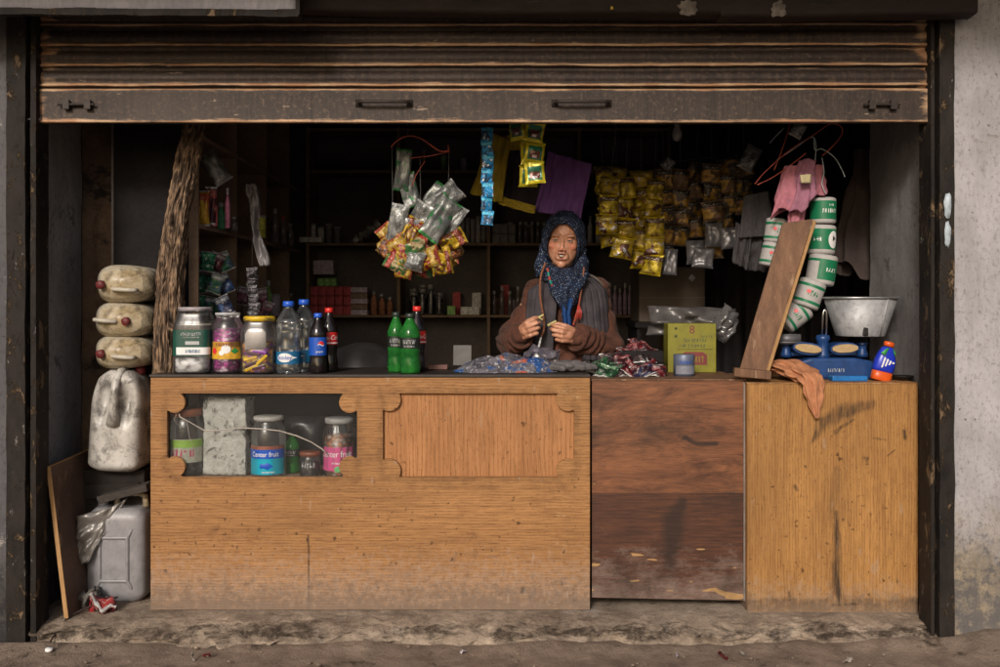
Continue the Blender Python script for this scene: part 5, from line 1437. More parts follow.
# rolls on a string
RG = plain("roll_green", (.008, .16, .07), .45, 0, .4, .2, 30)
RW_ = plain("roll_white", (0.4, 0.384, 0.376), .55, 0, .35, .15, 20)
def roll(label, px, py, d, wp, hp, tilt, kind, seed):
    r, h = wp * S(d) / 2, hp * S(d)
    t = thing("paper_roll", label, "paper roll", P(px, py, d), (0, R(tilt), 0), "green and white rolls on a string")
    part("body", MB().lathe([(0, -h / 2), (r * .86, -h / 2), (r * .98, -h * .46), (r, -h * .40), (r, h * .40), (r * .98, h * .46), (r * .86, h / 2), (0, h / 2)], 30, ripple=lambda a, z: .0014 * noise.noise(V((math.cos(a) * 3, math.sin(a) * 3, z * 40 + seed)))), RW_, t)
    if kind == 0:
        lb = part("label", band(r, -h * .34, h * .36, off=.0012), RG, t)
        g = scribble(1.25 * r, .16 * h, 7, seed, 0, r, .002, (.25 * r, 0, -.02 * h)); g.join(scribble(.4 * r, .10 * h, 3, seed + 1, 0, r, .002, (.35 * r, 0, .2 * h)))
        part("lettering", g, WHITE, lb)
    elif kind == 1:
        lb = part("label", band(r, -h * .34, h * .36, off=.0012), RG, t)
        part("emblem", disc_on(r, 36, 0, .45 * r, .30 * h, 22, 0, .002), WHITE, lb)
        part("emblem", disc_on(r, 36, .04 * h, .2 * r, .12 * h, 3, 0, .0032), LBLACK, lb)
        part("lettering", scribble(.6 * r, .14 * h, 3, seed, 0, r, .002, (-.6 * r, 0, 0)), WHITE, lb)
    elif kind == 2:
        lb = part("label", band(r, -h * .34, h * .34, -30, 120, off=.0012), RG, t)
        part("lettering", scribble(.8 * r, .13 * h, 4, seed, 0, r, .002, (.35 * r, 0, 0)), WHITE, lb)
        part("label", band(r, h * .26, h * .34, off=.0012), RG, t)
    else:
        part("stripe", band(r, h * .22, h * .32, off=.0012), RG, t)
        part("stripe", band(r, -h * .36, -h * .26, off=.0012), RG, t)
        part("lettering", scribble(.8 * r, .2 * h, 4, seed, 0, r, .0014, (0, 0, -.0 * h)), RG, t)
        part("emblem", disc_on(r, -20, .05 * h, .16 * r, .07 * h, 12, 0, .002), RED_LOGO, t)
roll("green and white roll at the top of its string, beside the pink shirt", 823, 211, .28, 25, 26, 1, 0, 1)
roll("green and white roll second from the top, with a round white emblem", 821.5, 240, .29, 27, 29, 3, 1, 2)
roll("green and white roll third from the top, mostly green face", 821.5, 270, .28, 28, 30, 9, 2, 3)
roll("white roll with green stripes, tilted, fourth from the top", 809, 294, .27, 27, 28, 20, 3, 4)
roll("white roll with green stripes lying most tilted at the string's lower end", 794, 315, .29, 26, 28, 52, 3, 5)
roll("white roll with green stripes half hidden behind the plank's upper end", 776, 231, .34, 22, 24, 8, 3, 6)
roll("white roll with green stripes behind the plank, just below another", 772, 255, .34, 22, 24, 12, 3, 7)

# leaning plank with its pale edge
pk = thing("wooden_plank", "brown wooden plank leaning on the tan cabinet in front of the rolls", "plank")
A, B, C_, E_ = P(738.5, 374, .06), P(764, 378, .05), P(813, 219, .16), P(783, 223, .19)
def slab4(a, b, c, e, th, nu=8, nv=40):
    n = (b - a).cross(e - a).normalized()
    if n.y > 0: n = -n
    m = MB()
    m.grid(lambda u, v: a.lerp(b, u).lerp(e.lerp(c, u), v) + n * (.0012 * noise.noise(V((u * 9, v * 30, 1)))), nu, nv)
    q = [a, b, c, e, a - n * th, b - n * th, c - n * th, e - n * th]
    m.add(q, [(4, 7, 6, 5), (0, 4, 5, 1), (1, 5, 6, 2), (2, 6, 7, 3), (3, 7, 4, 0)])
    return m, n
m, n = slab4(A, B, C_, E_, .02)
part("board", m, W_PLANK, pk, smooth=False)
ed = MB().tube([B + V((.006, -.004, .0)), B.lerp(C_, .5) + V((.008, -.004, 0)), C_ + V((.006, -.004, -.01))], .0075, 6, flat=1.0)
part("lit_edge", ed, W_EDGE, pk, smooth=False)  # plank's lit side, its light put in as a paler colour
solo("wood_block", "short brown wood block at the foot of the leaning plank", "block", MB().box((0, 0, 0), (.145, .05, .034), (0, R(5), R(-8))), W_PLANK, loc=P(750, 372.5, .05) + V((-.006, -.055, 0)), bevel=.004)

# orange cloth over the cabinet edge
OR = plain("orange_cloth", (.46, .20, .10), .85, 0, .25, .3, 30, .3)
zr = ztR
def scarf():
    path = [(772, 366, .16), (784, 366, .12), (796, 370, .06), (806, 376, .0), (811, 382, -.042), (814, 392, -.05), (816, 404, -.048), (817, 418, -.045)]
    hw = [.040, .060, .062, .056, .048, .036, .026, .008]
    hh = [.015, .024, .026, .022, .016, .014, .012, .006]
    pts = [P(a, b, c) for a, b, c in path]
    for p in pts[:5]: p.z = max(p.z, zr + .018)
    sp = smooth_pts(pts, 8); kk = len(sp)
    def fn(u, v):
        k = v * (kk - 1); i = min(int(k), kk - 2); t = k - i
        p = sp[i].lerp(sp[i + 1], t)
        q = v * 7; j = min(int(q), 6); s_ = q - j
        w_ = hw[j] * (1 - s_) + hw[j + 1] * s_; h_ = hh[j] * (1 - s_) + hh[j + 1] * s_
        a = 2 * math.pi * u
        tg = (sp[i + 1] - sp[i]).normalized(); sx = V((.92, .25, .1)); up = tg.cross(sx).normalized()
        f = 1 + .38 * math.sin(a * 7 + v * 9) * .5 + .5 * noise.noise(V((math.cos(a) * 3, math.sin(a) * 3, v * 7)))
        return p + sx * (w_ * math.cos(a) * f) - up * (h_ * math.sin(a) * f)
    return MB().grid(fn, 70, 70)
solo("orange_cloth", "crumpled orange cloth hanging over the front edge of the tan cabinet", "cloth", scarf(), OR)

# weighing scale
SB = plain("scale_blue", (.013, .05, .17), .35, .1, .5, .3, 25, .1)
TAN = plain("pan_cradle_tan", (.40, .28, .14), .6, 0, .4, .2, 50)
ws = thing("weighing_scale", "blue counter weighing scale with tan cradle plates and a chrome pointer", "scale", (PX(830, .2), .2, zr))
s = S(.2)
def X(px): return (px - 830) * s
def Z(py): return PZ(py, .2) - zr
body = MB()
prof = [(X(786), 0), (X(872), 0), (X(873), Z(368)), (X(866), Z(360)), (X(850), Z(357)), (X(806), Z(357)), (X(793), Z(361)), (X(786), Z(368))]
body.poly(prof, -.07, .12)
part("body", body, SB, ws, bevel=.012)
part("nameplate", scribble(.07, .014, 8, 3, 0, None, 0, (X(830), -.0715, Z(369))), GREYP, ws)
part("pillar", MB().lathe([(.030, 0), (.026, .02), (.022, .05), (.024, .075), (.030, .085), (.026, .10), (0, .105)], 20, c=(X(822), -.01, Z(358) - .004)), SB, ws)
part("pointer", MB().tube([(X(819.5), -.03, Z(336)), (X(820.5), -.035, Z(312)), (X(822), -.035, Z(309)), (X(823.5), -.035, Z(312)), (X(824), -.03, Z(336))], .004, 8), plain("chrome", (.6, .6, .6), .2, 1, .5, .1), ws)
part("beam", MB().bx(X(788), X(864), .0, .03, Z(356), Z(352)), SB, ws, bevel=.004)
for (a, b, t_) in ((791, 817, -7), (828, 853, 3)):
    cx, cz = X((a + b) / 2), Z(348); hw = (b - a) / 2 * s
    m = MB(); n = 20
    out = [(hw * (-1 + 2 * i / n), .012 * (1 - abs(-1 + 2 * i / n) ** 3) + .006) for i in range(n + 1)] + [(hw * (1 - 2 * i / n), -.012 * (1 - abs(1 - 2 * i / n) ** 3) - .004) for i in range(n + 1)]
    pl_ = part("cradle_plate", MB().poly(out, -.06, -.05), TAN, ws, loc=(cx, 0, cz), rot=(0, R(-t_), 0), smooth=False)
    o2 = [(x * 1.1, z * 1.5 - .002) for x, z in out]
    part("cradle_frame", MB().poly(o2, -.0495, .04), SB, ws, loc=(cx, 0, cz), rot=(0, R(-t_), 0), smooth=False)
for px in (786, 862):
    part("pan_post", MB().lathe([(.022, 0), (.024, .012), (.018, .03), (.018, .05), (.024, .06), (0, .062)], 18, c=(X(px), 0, Z(357))), SB, ws)
part("pan", MB().lathe([(.0, 0), (.055, .0), (.068, .006), (.07, .012), (.062, .008), (0, .005)], 30, c=(X(786), 0.01, Z(344))).bx(X(776), X(798), -.04, .04, Z(343), Z(334)), plain("grey_weight", (.13, .13, .14), .5, .4, .5, .4), ws)
part("pan_support", MB().lathe([(.02, 0), (.018, .05), (.05, .056), (.06, .06), (0, .062)], 20, c=(X(862), 0, Z(345))), BLACKM, ws)
# bucket pan on the scale
bk = thing("metal_bucket", "tapered galvanised metal tub standing on the weighing scale", "bucket", (PX(860, .2), .2, PZ(336, .2) ))
r0, r1, hb = 22 * s, 33.5 * s, 38 * s
def galv():
    t = NT("galvanised"); o = t.coord()
    n = t.noise(t.coord(scale=(1, 1, .4)), 14, 6, .65)
    col = t.mix(t.ramp(n, [(.3, 0.0), (.7, 1.0)]), (.46, .47, .49), (.24, .245, .26))
    col = t.mix(t.math("MULTIPLY", t.ramp(t.noise(o, 40, 5, .7), [(.5, 0.0), (.7, 1.0)]), .5), col, (.09, .09, .095))
    return t.out(col, .58, .3, .45)
GALV = galv()
part("body", MB().lathe([(0, .002), (r0, 0), (r0 * 1.02, .004), (r1, hb), (r1 - .004, hb), (r0 - .002, .006), (0, .006)], 48, sq=2.6), GALV, bk)
part("rim", MB().lathe([(r1 - .004, hb - .004), (r1 + .005, hb - .004), (r1 + .006, hb + .002), (r1 + .002, hb + .005), (r1 - .004, hb + .002), (r1 - .004, hb - .004)], 48, sq=2.6, cap=False), STEEL, bk)
part("seam", MB().box((r0 * .62, -(r0 + r1) / 2 * .96, hb / 2), (.006, .006, hb * .98), (R(15), R(6), 0)), GALV, bk)
part("handle_lug", MB().box((-r0 * .15, -r0 * 1.06, hb * .15), (.022, .012, .04)), BLACKM, bk, bevel=.004)
solo("blue_tray", "flat bright blue plastic lid lying in front of the weighing scale", "tray", MB().box((0, 0, 0), (34 * s, .05, 5.0 * s)), plain("bright_blue", (.01, .14, .42), .35), loc=(PX(849, .05), .06, zr + 2.6 * s), bevel=.004)
# cleaner bottle
cb = thing("cleaner_bottle", "blue and orange cleaner bottle leaning on the end of the tan cabinet", "bottle", (PX(880, .08), .08, zr), (0, R(14), 0))
q = S(.08)
cbm = plain("cleaner_blue", (.015, .035, .45), .3, 0, .5, .2)
ORG = plain("cleaner_orange", (.62, .09, .01), .35, 0, .5, .1)
m = MB().lathe([(9.5, 9), (10.5, 12), (10.5, 20), (9, 26), (7.5, 30), (6, 33), (4, 34.5), (0, 35)], 26, sq=2.8); m.v = [V((p.x * q, p.y * q * .6, p.z * q)) for p in m.v]
part("body", m, cbm, cb)
m = MB().lathe([(0, 0), (9, 0), (10, 1), (10, 9), (9.4, 9.3), (0, 9.4)], 26, sq=2.8); m.v = [V((p.x * q, p.y * q * .6, p.z * q)) for p in m.v]
part("base_band", m, ORG, cb)
m = MB().lathe([(4.2, 35), (5.2, 35.2), (5.2, 39), (4, 40), (0, 40)], 20); m.v = [V((p.x * q, p.y * q * .8, p.z * q)) for p in m.v]
part("cap", m, ORG, cb)
lgm = plain("cleaner_green", (.05, .33, .08), .4)
lbl = MB().add([V((-8.5 * q, -6.9 * q, 27 * q)), V((-3 * q, -5.6 * q, 33 * q)), V((-1 * q, -5.4 * q, 33.5 * q)), V((-4 * q, -6.9 * q, 25 * q))], [(0, 3, 2, 1)]).add([V((3 * q, -5.6 * q, 33 * q)), V((6.5 * q, -5.4 * q, 30 * q)), V((6.5 * q, -6.2 * q, 26 * q))], [(0, 2, 1)])
lb = part("label", lbl, lgm, cb, solid=.002)
m = MB()
for k in range(4):
    x = -5 + 3.2 * k; m.add([V((x * q, -6.95 * q, (13 + 2 * k) * q)), V(((x + 1.5) * q, -6.95 * q, (13 + 2 * k) * q)), V(((x + 3) * q, -6.6 * q, (23 - k) * q)), V(((x + 1.2) * q, -6.6 * q, (24 - k) * q))], [(0, 1, 2, 3)])
part("lettering", m, WHITE, lb)
solo("small_dish", "small dark metal dish on the cabinet beside the cleaner bottle", "dish", MB().lathe([(0, 0), (.03, 0), (.045, .016), (.047, .018), (.043, .016), (.03, .004), (0, .003)], 26), BLACKM, loc=(PX(902, .1), .1, zr + .001))

# ================================================================ goods on the middle counter
zm = ztM + .0042
yc = thing("yellow_carton", "greenish yellow square carton with dark red printing on the low cabinet", "carton", (PX(692, .38), .38, zm), (0, 0, R(-3)))
k = S(.38); W2, H2 = 24 * k, 49 * k
YCM = plain("carton_yellow", (.19, .175, .015), .5, 0, .4, .22, 20)
part("body", MB().bx(-W2, W2, 0, .16, 0, H2), YCM, yc, bevel=.003)
DRD = plain("carton_dark_red", (.16, .018, .02), .5)
DGN = plain("carton_dark_print", (.06, .07, .03), .5)
part("print_panel", MB().poly([(-W2 * .45, H2 * .16), (W2 * .62, H2 * .16), (W2 * .62, H2 * .36), (W2 * .45, H2 * .42), (-W2 * .3, H2 * .42), (-W2 * .45, H2 * .36)], -.0014, .002), DRD, yc, smooth=False)
g = scribble(W2 * .85, H2 * .13, 6, 51, 0, None, .0016, (W2 * .08, 0, H2 * .27))
part("lettering", g, YCM, yc)
g = scribble(W2 * 1.0, H2 * .07, 9, 52, 0, None, .0012, (W2 * .12, 0, H2 * .66)); g.join(scribble(W2 * 1.1, H2 * .07, 9, 53, 0, None, .0012, (W2 * .0, 0, H2 * .55)))
g.join(scribble(W2 * .5, H2 * .05, 5, 55, 0, None, .0012, (W2 * .6, 0, H2 * .74))).bx(-W2 * .6, W2 * .85, -.0012, .001, H2 * .47, H2 * .48)
for zz in (.88, .72): g.bx(-W2 * .72, -W2 * .62, -.0012, .001, H2 * zz, H2 * (zz + .05))
part("lettering", g, DGN, yc)
part("lettering", text_mb("8", H2 * .24, 0, 1, None, .0014, (0, 0, H2 * .87)), DRD, yc)
tn = thing("small_tin", "small pale blue tin in front of the yellow carton", "tin", (PX(684, .2), .2, zm))
k = S(.2); r = 10.5 * k; h = 21 * k
part("body", MB().lathe([(0, 0), (r, 0), (r, h), (r * .97, h + .002), (0, h + .001)], 28), plain("tin_blue_grey", (0.1125, 0.135, 0.2025), .45, .2, .5, .2), tn)
part("label", band(r, h * .1, h * .5, -60, 60), plain("tin_label", (0.182, 0.189, 0.231), .5, 0, .4, .2, 90), tn)
part("lettering", scribble(r * 1.2, h * .14, 6, 61, 0, r, .0016, (0, 0, h * .66)), LBLUE, tn)
solo("plastic_sack", "pale crumpled plastic sack lying behind the yellow carton", "sack", MB().pouch(88 * S(.6), 30 * S(.6), .06, 12, 26, 18, None, 0, 0, .16), clear_plastic("sack_film", (.5, .48, .48), .06, .6, (.12, .112, .112), .3), loc=P(690, 322, .6), rot=(R(6), R(2), 0))
solo("plastic_bag", "twisted end of a clear plastic bag beside the yellow carton", "bag", MB().pouch(26 * S(.5), 34 * S(.5), .035, 17, 18, 18, None, 0, 0, .34), clear_plastic("bag_film", (.5, .48, .48), .08, .5, (.15, .145, .15), .25), loc=P(726, 324, .5), rot=(R(0), R(35), R(20)))
sk = thing("brown_carton", "large dull brown carton on the back shelves under the snack strips", "carton", (PX(672, 1.3), 1.3, PZ(322, 1.3)))
k = S(1.3)
part("body", MB().bx(-33 * k, 33 * k, 0, .35, 0, 55 * k), plain("dull_carton", (.12, .095, .075), .85, 0, .2, .25, 8), sk, bevel=.006)
part("flap_line", MB().bx(-33.2 * k, 33.2 * k, -.003, .0, 24 * k, 25 * k), W_DARK, sk, smooth=False)
part("tag", MB().box((20 * k, -.004, 44 * k), (5.5 * k, .004, 5.5 * k), (0, R(40), 0)), GREYP, sk)
solo("stool_rack", "dark wooden rack in the shade carrying the brown carton", "rack", MB().bx(PX(635, 1.3), PX(712, 1.3), 1.28, 1.68, PZ(322, 1.3) - .03, PZ(322, 1.3) - .001).bx(PX(637, 1.3), PX(640, 1.3), 1.3, 1.66, .05, PZ(322, 1.3) - .03).bx(PX(707, 1.3), PX(710, 1.3), 1.3, 1.66, .05, PZ(322, 1.3) - .03), SHADE_BLK, smooth=False)
heap = [(600, 366, "g"), (612, 370, "g"), (590, 372, "k"), (622, 362, "r"), (628, 352, "r"), (640, 346, "r"), (648, 352, "r"), (636, 358, "d"), (646, 364, "r"), (655, 372, "r"), (632, 372, "r"), (620, 374, "d"), (643, 374, "b"), (606, 376, "g"), (652, 360, "d"), (612, 360, "d")]
HM = {"g": packet_mat("heap_green", (0.015, 0.07, 0.03), (0.025, 0.1, 0.04), (0.01, 0.03, 0.015), (0.15, 0.15, 0.14), .2, .3), "r": packet_mat("heap_red", (0.108, 0.009, 0.0135), (0.135, 0.0135, 0.018), (0.027, 0.0045, 0.009), (0.1575, 0.126, 0.126), .2, .3),
      "d": packet_mat("heap_dark", (0.03, 0.015, 0.0175), (0.05, 0.02, 0.025), (0.015, 0.01, 0.0125), (0.125, 0.1, 0.1), .2, .3), "b": packet_mat("heap_blue", (0.015, 0.02, 0.07), (0.1, 0.015, 0.025), (0.025, 0.01, 0.02), (0.15, 0.14, 0.15), .2, .3), "k": packet_mat("heap_grey", (0.04, 0.04, 0.045), (0.05, 0.05, 0.05), (0.02, 0.02, 0.025), (0.1, 0.1, 0.1), .2, .3)}
HL = {"g": "small dark green packet in the heap beside the woman's elbow", "r": "small red packet in the heap left of the yellow carton", "d": "dark maroon packet in the heap beside the yellow carton", "b": "small blue packet in the heap left of the yellow carton", "k": "small grey packet in the heap beside the woman's elbow"}
for i, (x, y, c) in enumerate(heap):
    d = .12 + (378 - y) * .008 + .02 * (i % 3)
    p = P(x, y, d); p.z = max(p.z, zm + .022)
    m = MB().pouch(24 * S(d), 16 * S(d), .016, 80 + i, 10, 10, None, 0, 0, .22)
    solo("snack_packet", HL[c], "packet", m, [HM[c]], loc=p, rot=(R(-35 - 8 * (i % 3)), R((-20, 12, 35, -8)[i % 4]), R((10, -25, 30)[i % 3])), group="heaped packets, " + {"g": "green", "r": "red", "d": "maroon", "b": "blue", "k": "grey"}[c])
solo("packet_crate", "dark low crate heaped with red and green packets", "crate", MB().bx(PX(597, .3), PX(661, .3), .20, .42, zm, zm + .05).bx(PX(618, .35), PX(661, .35), .28, .43, zm + .05, zm + .10), SHADE_BLK, bevel=.004)
# on the wide counter: bag pile and gloves
def film_mat():
    t = NT("printed_film"); o = t.coord()
    n1 = t.noise(o, 12, 4, .6, .8); n2 = t.noise(t.coord(loc=(3, 1, 2)), 10, 3, .6, .8); n3 = t.noise(t.coord(loc=(7, 5, 2)), 13, 3, .6, .5)
    col = t.mix(t.ramp(t.noise(o, 26, 5, .7), [(.35, 0.0), (.65, 1.0)]), (.05, .045, .06), (.22, .21, .25))
    col = t.mix(t.ramp(n1, [(.54, 0.0), (.60, 1.0)]), col, (.02, .10, .34))
    col = t.mix(t.ramp(n2, [(.62, 0.0), (.66, 1.0)]), col, (.55, .14, .08))
    col = t.mix(t.ramp(n3, [(.64, 0.0), (.68, 1.0)]), col, (.04, .28, .14))
    col = t.mix(t.ramp(t.noise(o, 70, 4, .7), [(.56, 0.0), (.62, 1.0)]), col, (.5, .5, .54))  # pale flecks painted in as white glints on the crumpled film
    t.bump(t.noise(o, 34, 6, .75), 1.0, .02)
    return t.out(col, .25, .1, .5)
FILM = film_mat()
def heapmesh(w_, d_, h_, seed, sq=1.0):
    def fn(u, v):
        a = 2 * math.pi * u; r = v
        k = 1 + .22 * noise.noise(V((math.cos(a) * 1.5, math.sin(a) * 1.5, seed)))
        x = w_ * math.cos(a) * r * k; y = d_ * math.sin(a) * r * k
        z = h_ * max(0, 1 - r ** 2.4) * (1 + .35 * noise.noise(V((x * 9, y * 14, seed)))) + .018 * abs(noise.noise(V((x * 22, y * 30, seed + 2)))) * (1 - r ** 4) 
        return (x, y, max(z, 0) + .001)
    m = MB().grid(fn, 64, 20)
    return m
zc = ztop
solo("plastic_bags", "pile of flattened plastic bags printed blue, green and red on the counter", "bag pile", heapmesh(.225, .12, .062, 4), FILM, loc=(PX(505, .17), .17, zc), rot=(0, 0, R(4)))
solo("plastic_bag", "clear plastic bag corner on top of the printed bag pile", "bag", MB().pouch(.16, .075, .02, 21, 16, 14, None, 0, 0, .3), clear_plastic("clear_film", (.7, .68, .74), .14, .3, (.28, .26, .32), .25), loc=(PX(541, .2), .2, zc + .065), rot=(R(50), R(-6), R(8)))
GLV = plain("grey_wool", (.12, .11, .115), .95, 0, .2, .4, 60, .5)
gl = MB()
for k_ in range(5): gl.cap((-.07 + .03 * k_, .02 * (k_ % 2), .022), (-.03 + .034 * k_, -.02 + .01 * k_, .018 + .006 * (k_ % 2)), .017, .013)
gl.ell((0, .02, .025), (.085, .035, .024))
gm = fuse(gl, .004, 2, "glove"); displace(gm, lambda p, n_: .006 * noise.noise(p * 40)); gm.materials.append(GLV)
solo("wool_glove", "crumpled grey wool gloves beside the printed bag pile", "glove", gm, [GLV], loc=(PX(570, .1), .12, zc))
solo("card_box", "pale square card box standing behind the printed bag pile", "box", MB().box((0, 0, .0), (.08, .03, .09), (R(-12), 0, 0)), plain("pale_card", (.11, .105, .10), .7), loc=(PX(463, .42), .36, zc + .055), bevel=.003)
solo("book", "thin reddish book lying flat behind the green bottles", "book", MB().box((0, 0, .01), (.085, .06, .02)), plain("reddish_cover", (.14, .06, .05), .6), loc=(PX(438, .3), .3, zc + .001), bevel=.002)
solo("plastic_tub", "dark round-topped plastic tub standing behind the cola bottles", "tub", MB().lathe([(0, 0), (.16, 0), (.185, .02), (.19, .12), (.17, .20), (.12, .25), (.05, .275), (0, .28)], 40), plain("dark_tub", (.028, .026, .027), .45, 0, .4, .3, 20), loc=(PX(362, .62), .68, PZ(375, .62) - .13))
solo("stool", "plain dark wooden stool under the plastic tub", "stool", MB().bx(-.2, .2, -.2, .2, .76, .79).bx(-.18, -.14, -.18, -.14, 0, .76).bx(.14, .18, -.18, -.14, 0, .76).bx(-.18, -.14, .14, .18, 0, .76).bx(.14, .18, .14, .18, 0, .76), SHADE_BLK, loc=(PX(362, .62), .68, PZ(375, .62) - .132 - .79), smooth=False)

# ================================================================ goods on the shelves
def tin(lab, px, pyb, d, wp, hp, col, grp, z=None, x=None):
    r, h = wp * S(d) / 2, hp * S(d)
    t = thing("tin", lab, "tin", (PX(px, d) if x is None else x, d, PZ(pyb, d) if z is None else z), (0, 0, 0), grp)
    part("body", MB().lathe([(0, 0), (r, 0), (r, h * .9), (r * .97, h * .92), (0, h * .93)], 18), col, t)
    part("lid", MB().lathe([(r * .98, h * .9), (r * 1.03, h * .9), (r * 1.03, h), (0, h)], 18), GREYP, t)
def sbox(lab, x, y, z, sx, sy, sz, mat, grp, rz=0, name="carton"):
    t = solo(name, lab, "carton" if name == "carton" else name.replace("_", " "), MB().box((0, 0, sz / 2), (sx, sy, sz)), mat, loc=(x, y, z), rot=(0, 0, R(rz)), group=grp, bevel=.003)
    return t
def cmat(n, c): return plain(n, tuple(min(.75, x * 2.7) for x in c), .6, 0, .3, .45, 45)
REDC, LILC, GRNC, PALC, BRNC = cmat("carton_red", (.21, .035, .04)), cmat("carton_lilac", (.24, .20, .24)), cmat("carton_green", (.12, .22, .07)), cmat("carton_pale", (.30, .28, .28)), cmat("carton_brown", (.12, .08, .06))
d = 2.5; k = S(d); ZS = PZ(315, 2.45) + .0005; ZU = PZ(243, 2.45) + .0005; ZT = PZ(170, 2.45) + .0005
for c in range(5):
    for r_ in range(3):
        sbox("small dull red carton in the stacks on the dim back shelf", PX(314 + 8.3 * c, d), d + .05, ZS + r_ * 9.6 * k, 7.8 * k, .10, 9.2 * k, REDC, "red cartons on the back shelf")
for r_ in range(5):
    sbox("flat pale lilac carton stacked beside the red cartons", PX(359, d), d + .06, ZS + r_ * 5.6 * k, 17 * k, .12, 5.2 * k, LILC if r_ % 2 == 0 else BRNC, "flat cartons on the back shelf" if r_ % 2 == 0 else "flat brown cartons on the back shelf") if r_ % 2 == 0 else sbox("flat dull brown carton stacked beside the red cartons", PX(359, d), d + .06, ZS + r_ * 5.6 * k, 17 * k, .12, 5.2 * k, BRNC, "flat brown cartons on the back shelf")
for c in range(3): sbox("small green carton on top of the red carton stacks", PX(320 + 6.5 * c, d), d + .05, ZS + 28.9 * k, 6 * k, .08, 8 * k, GRNC, "green cartons on the red stacks")
sbox("wide pale carton hung high between the back shelves", PX(323, d), d + .05, ZS + 40.5 * k, 20 * k, .1, 14 * k, LILC, None)
for i in range(4):
    tin("dull pale tin on the upper back shelf, behind the left end", 313 + 8 * i, 243, d + .05, 6.5, 20 - 3 * (i % 2), PALC if i < 2 else cmat("tin_dark%d" % i, (.09, .085, .09)), "pale tins on the upper back shelf" if i < 2 else None, ZU) if i < 2 else tin(["", "", "dark squat tin on the upper back shelf beside the pale tins", "dark tall tin on the upper back shelf beside the foil scraps"][i], 313 + 8 * i, 243, d + .05, 6.5, 20 - 3 * (i % 2), cmat("tin_dark%d" % i, (.09, .085, .09)), None, ZU)
sbox("white paper stack lying across the end of the upper back shelf", PX(310, 2.36), 2.40, ZU, 22 * S(2.36), .08, 5 * S(2.36), PALC, None, 4, "paper_stack")
FO = plain("foil_bits", (.45, .45, .44), .35, .6)
for i in range(7):
    m = MB().pouch(9 * k, 6 * k, .012, 100 + i, 8, 8, None, 0, 0, .4)
    solo("foil_packet", "small shiny foil packet lying in the pile on the upper back shelf", "packet", m, FO, loc=(PX(356 + (i * 7) % 24, d), d + .02 * (i % 3), ZU + (4 + 5.5 * (i % 4)) * k), rot=(R(20 * i), R(35 * i - 60), R(10)), group="foil packets on the upper back shelf")
BOT = plain("dark_glass", (.16, .13, .135), .15, 0, .6, .3)
def sbot(lab, px, d, z, wp, hp, mat, grp, capm=None, x=None):
    r, h = wp * S(d) / 2, hp * S(d)
    t = thing("small_bottle", lab, "bottle", (PX(px, d) if x is None else x, d, z), (0, 0, 0), grp)
    part("body", MB().lathe([(0, 0), (r, 0), (r, h * .6), (r * .5, h * .76), (r * .4, h * .85), (0, h * .85)], 14), mat, t)
    part("cap", MB().lathe([(r * .5, h * .84), (r * .5, h), (0, h)], 12), capm or GREYP, t)
for i in range(3): sbot("dim brown glass bottle on the back shelf beside the flat cartons", 374 + 8 * i, d + .04, ZS, 6.5, 24 - 3 * i, cmat("amber%d" % i, (.16, .07, .04)), "brown bottles on the back shelf")
for i in range(6):
    t, r, h = jar("glass_jar", "dim glass jar on the back shelf below the bunch of crisp packets", 414 + 8.5 * (i % 4), d + .03 + .10 * (i // 4), 4.4, 22 + 4 * (i % 3), ZS, plain("jar_lid%d" % i, (.34, .32, .33), .4, .3), .16, 0, .8, None, "dim jars on the back shelf")
    f_ = part("sweets", fill(r, .004, .7 * h, 0, i), SW_DARK, t); f_["kind"] = "stuff"
sbox("small green carton on the back shelf next to the dim jars", PX(451, d), d + .04, ZS, 8 * k, .06, 9 * k, GRNC, None)
sbox("long pale carton lying on the back shelf next to the small green one", PX(470, d), d + .05, ZS, 19 * k, .08, 8 * k, PALC, None)
for i in range(8): tin("slim grey tin in the row on the upper back shelf by the blue sachets", 452 + 5.2 * i, 243, d + .04, 4.6, 25 + (i * 7 % 4), cmat("slim%d" % (i % 3), (.13 + .03 * (i % 3), .125 + .03 * (i % 3), .13 + .03 * (i % 3))), "slim grey tins on the upper back shelf", ZU)
for i in range(6): sbox("stacked dull dark carton on the upper back shelf behind the woman", PX(496 + 8 * (i % 3), d), d + .05, ZU + 10 * k * (i // 3), 7.5 * k, .1, 9.6 * k, cmat("stack%d" % i, (.09, .085, .085)), "dark cartons on the upper back shelf")
for i in range(5): sbot("small dark bottle with a pale cap on the upper back shelf behind the woman", 520 + 6 * i, d + .05, ZU, 5, 22, BOT, "dark bottles behind the woman")
for i in range(5): sbot("small dark bottle on the lower back shelf behind the woman", 494 + 8 * i, d + .05, ZS, 5.5, 24 + 4 * (i % 2), BOT, "dark bottles on the lower back shelf")
sbox("dull red carton on the back shelf left of the woman's shoulder", PX(505, d + .1), d + .16, ZS + .001, 9 * k, .1, 30 * k, REDC, None)
for i in range(11):
    for j in range(2):
        sbot("slim pale lilac tube in the rows right of the woman", 610 + 5.0 * i, d + .03 + .08 * j, ZS - .004 + .0045, 4.0, 32 - 3 * (i % 3), cmat("tube%d" % (i % 2), (.20, .15, .21)), "pale tubes right of the woman", PALC)
for i in range(9): sbot("slim pale tube on the upper back shelf behind the yellow strips", 590 + 8 * i, d + .05, ZU, 5, 28, PALC, "tubes on the upper back shelf", PALC)
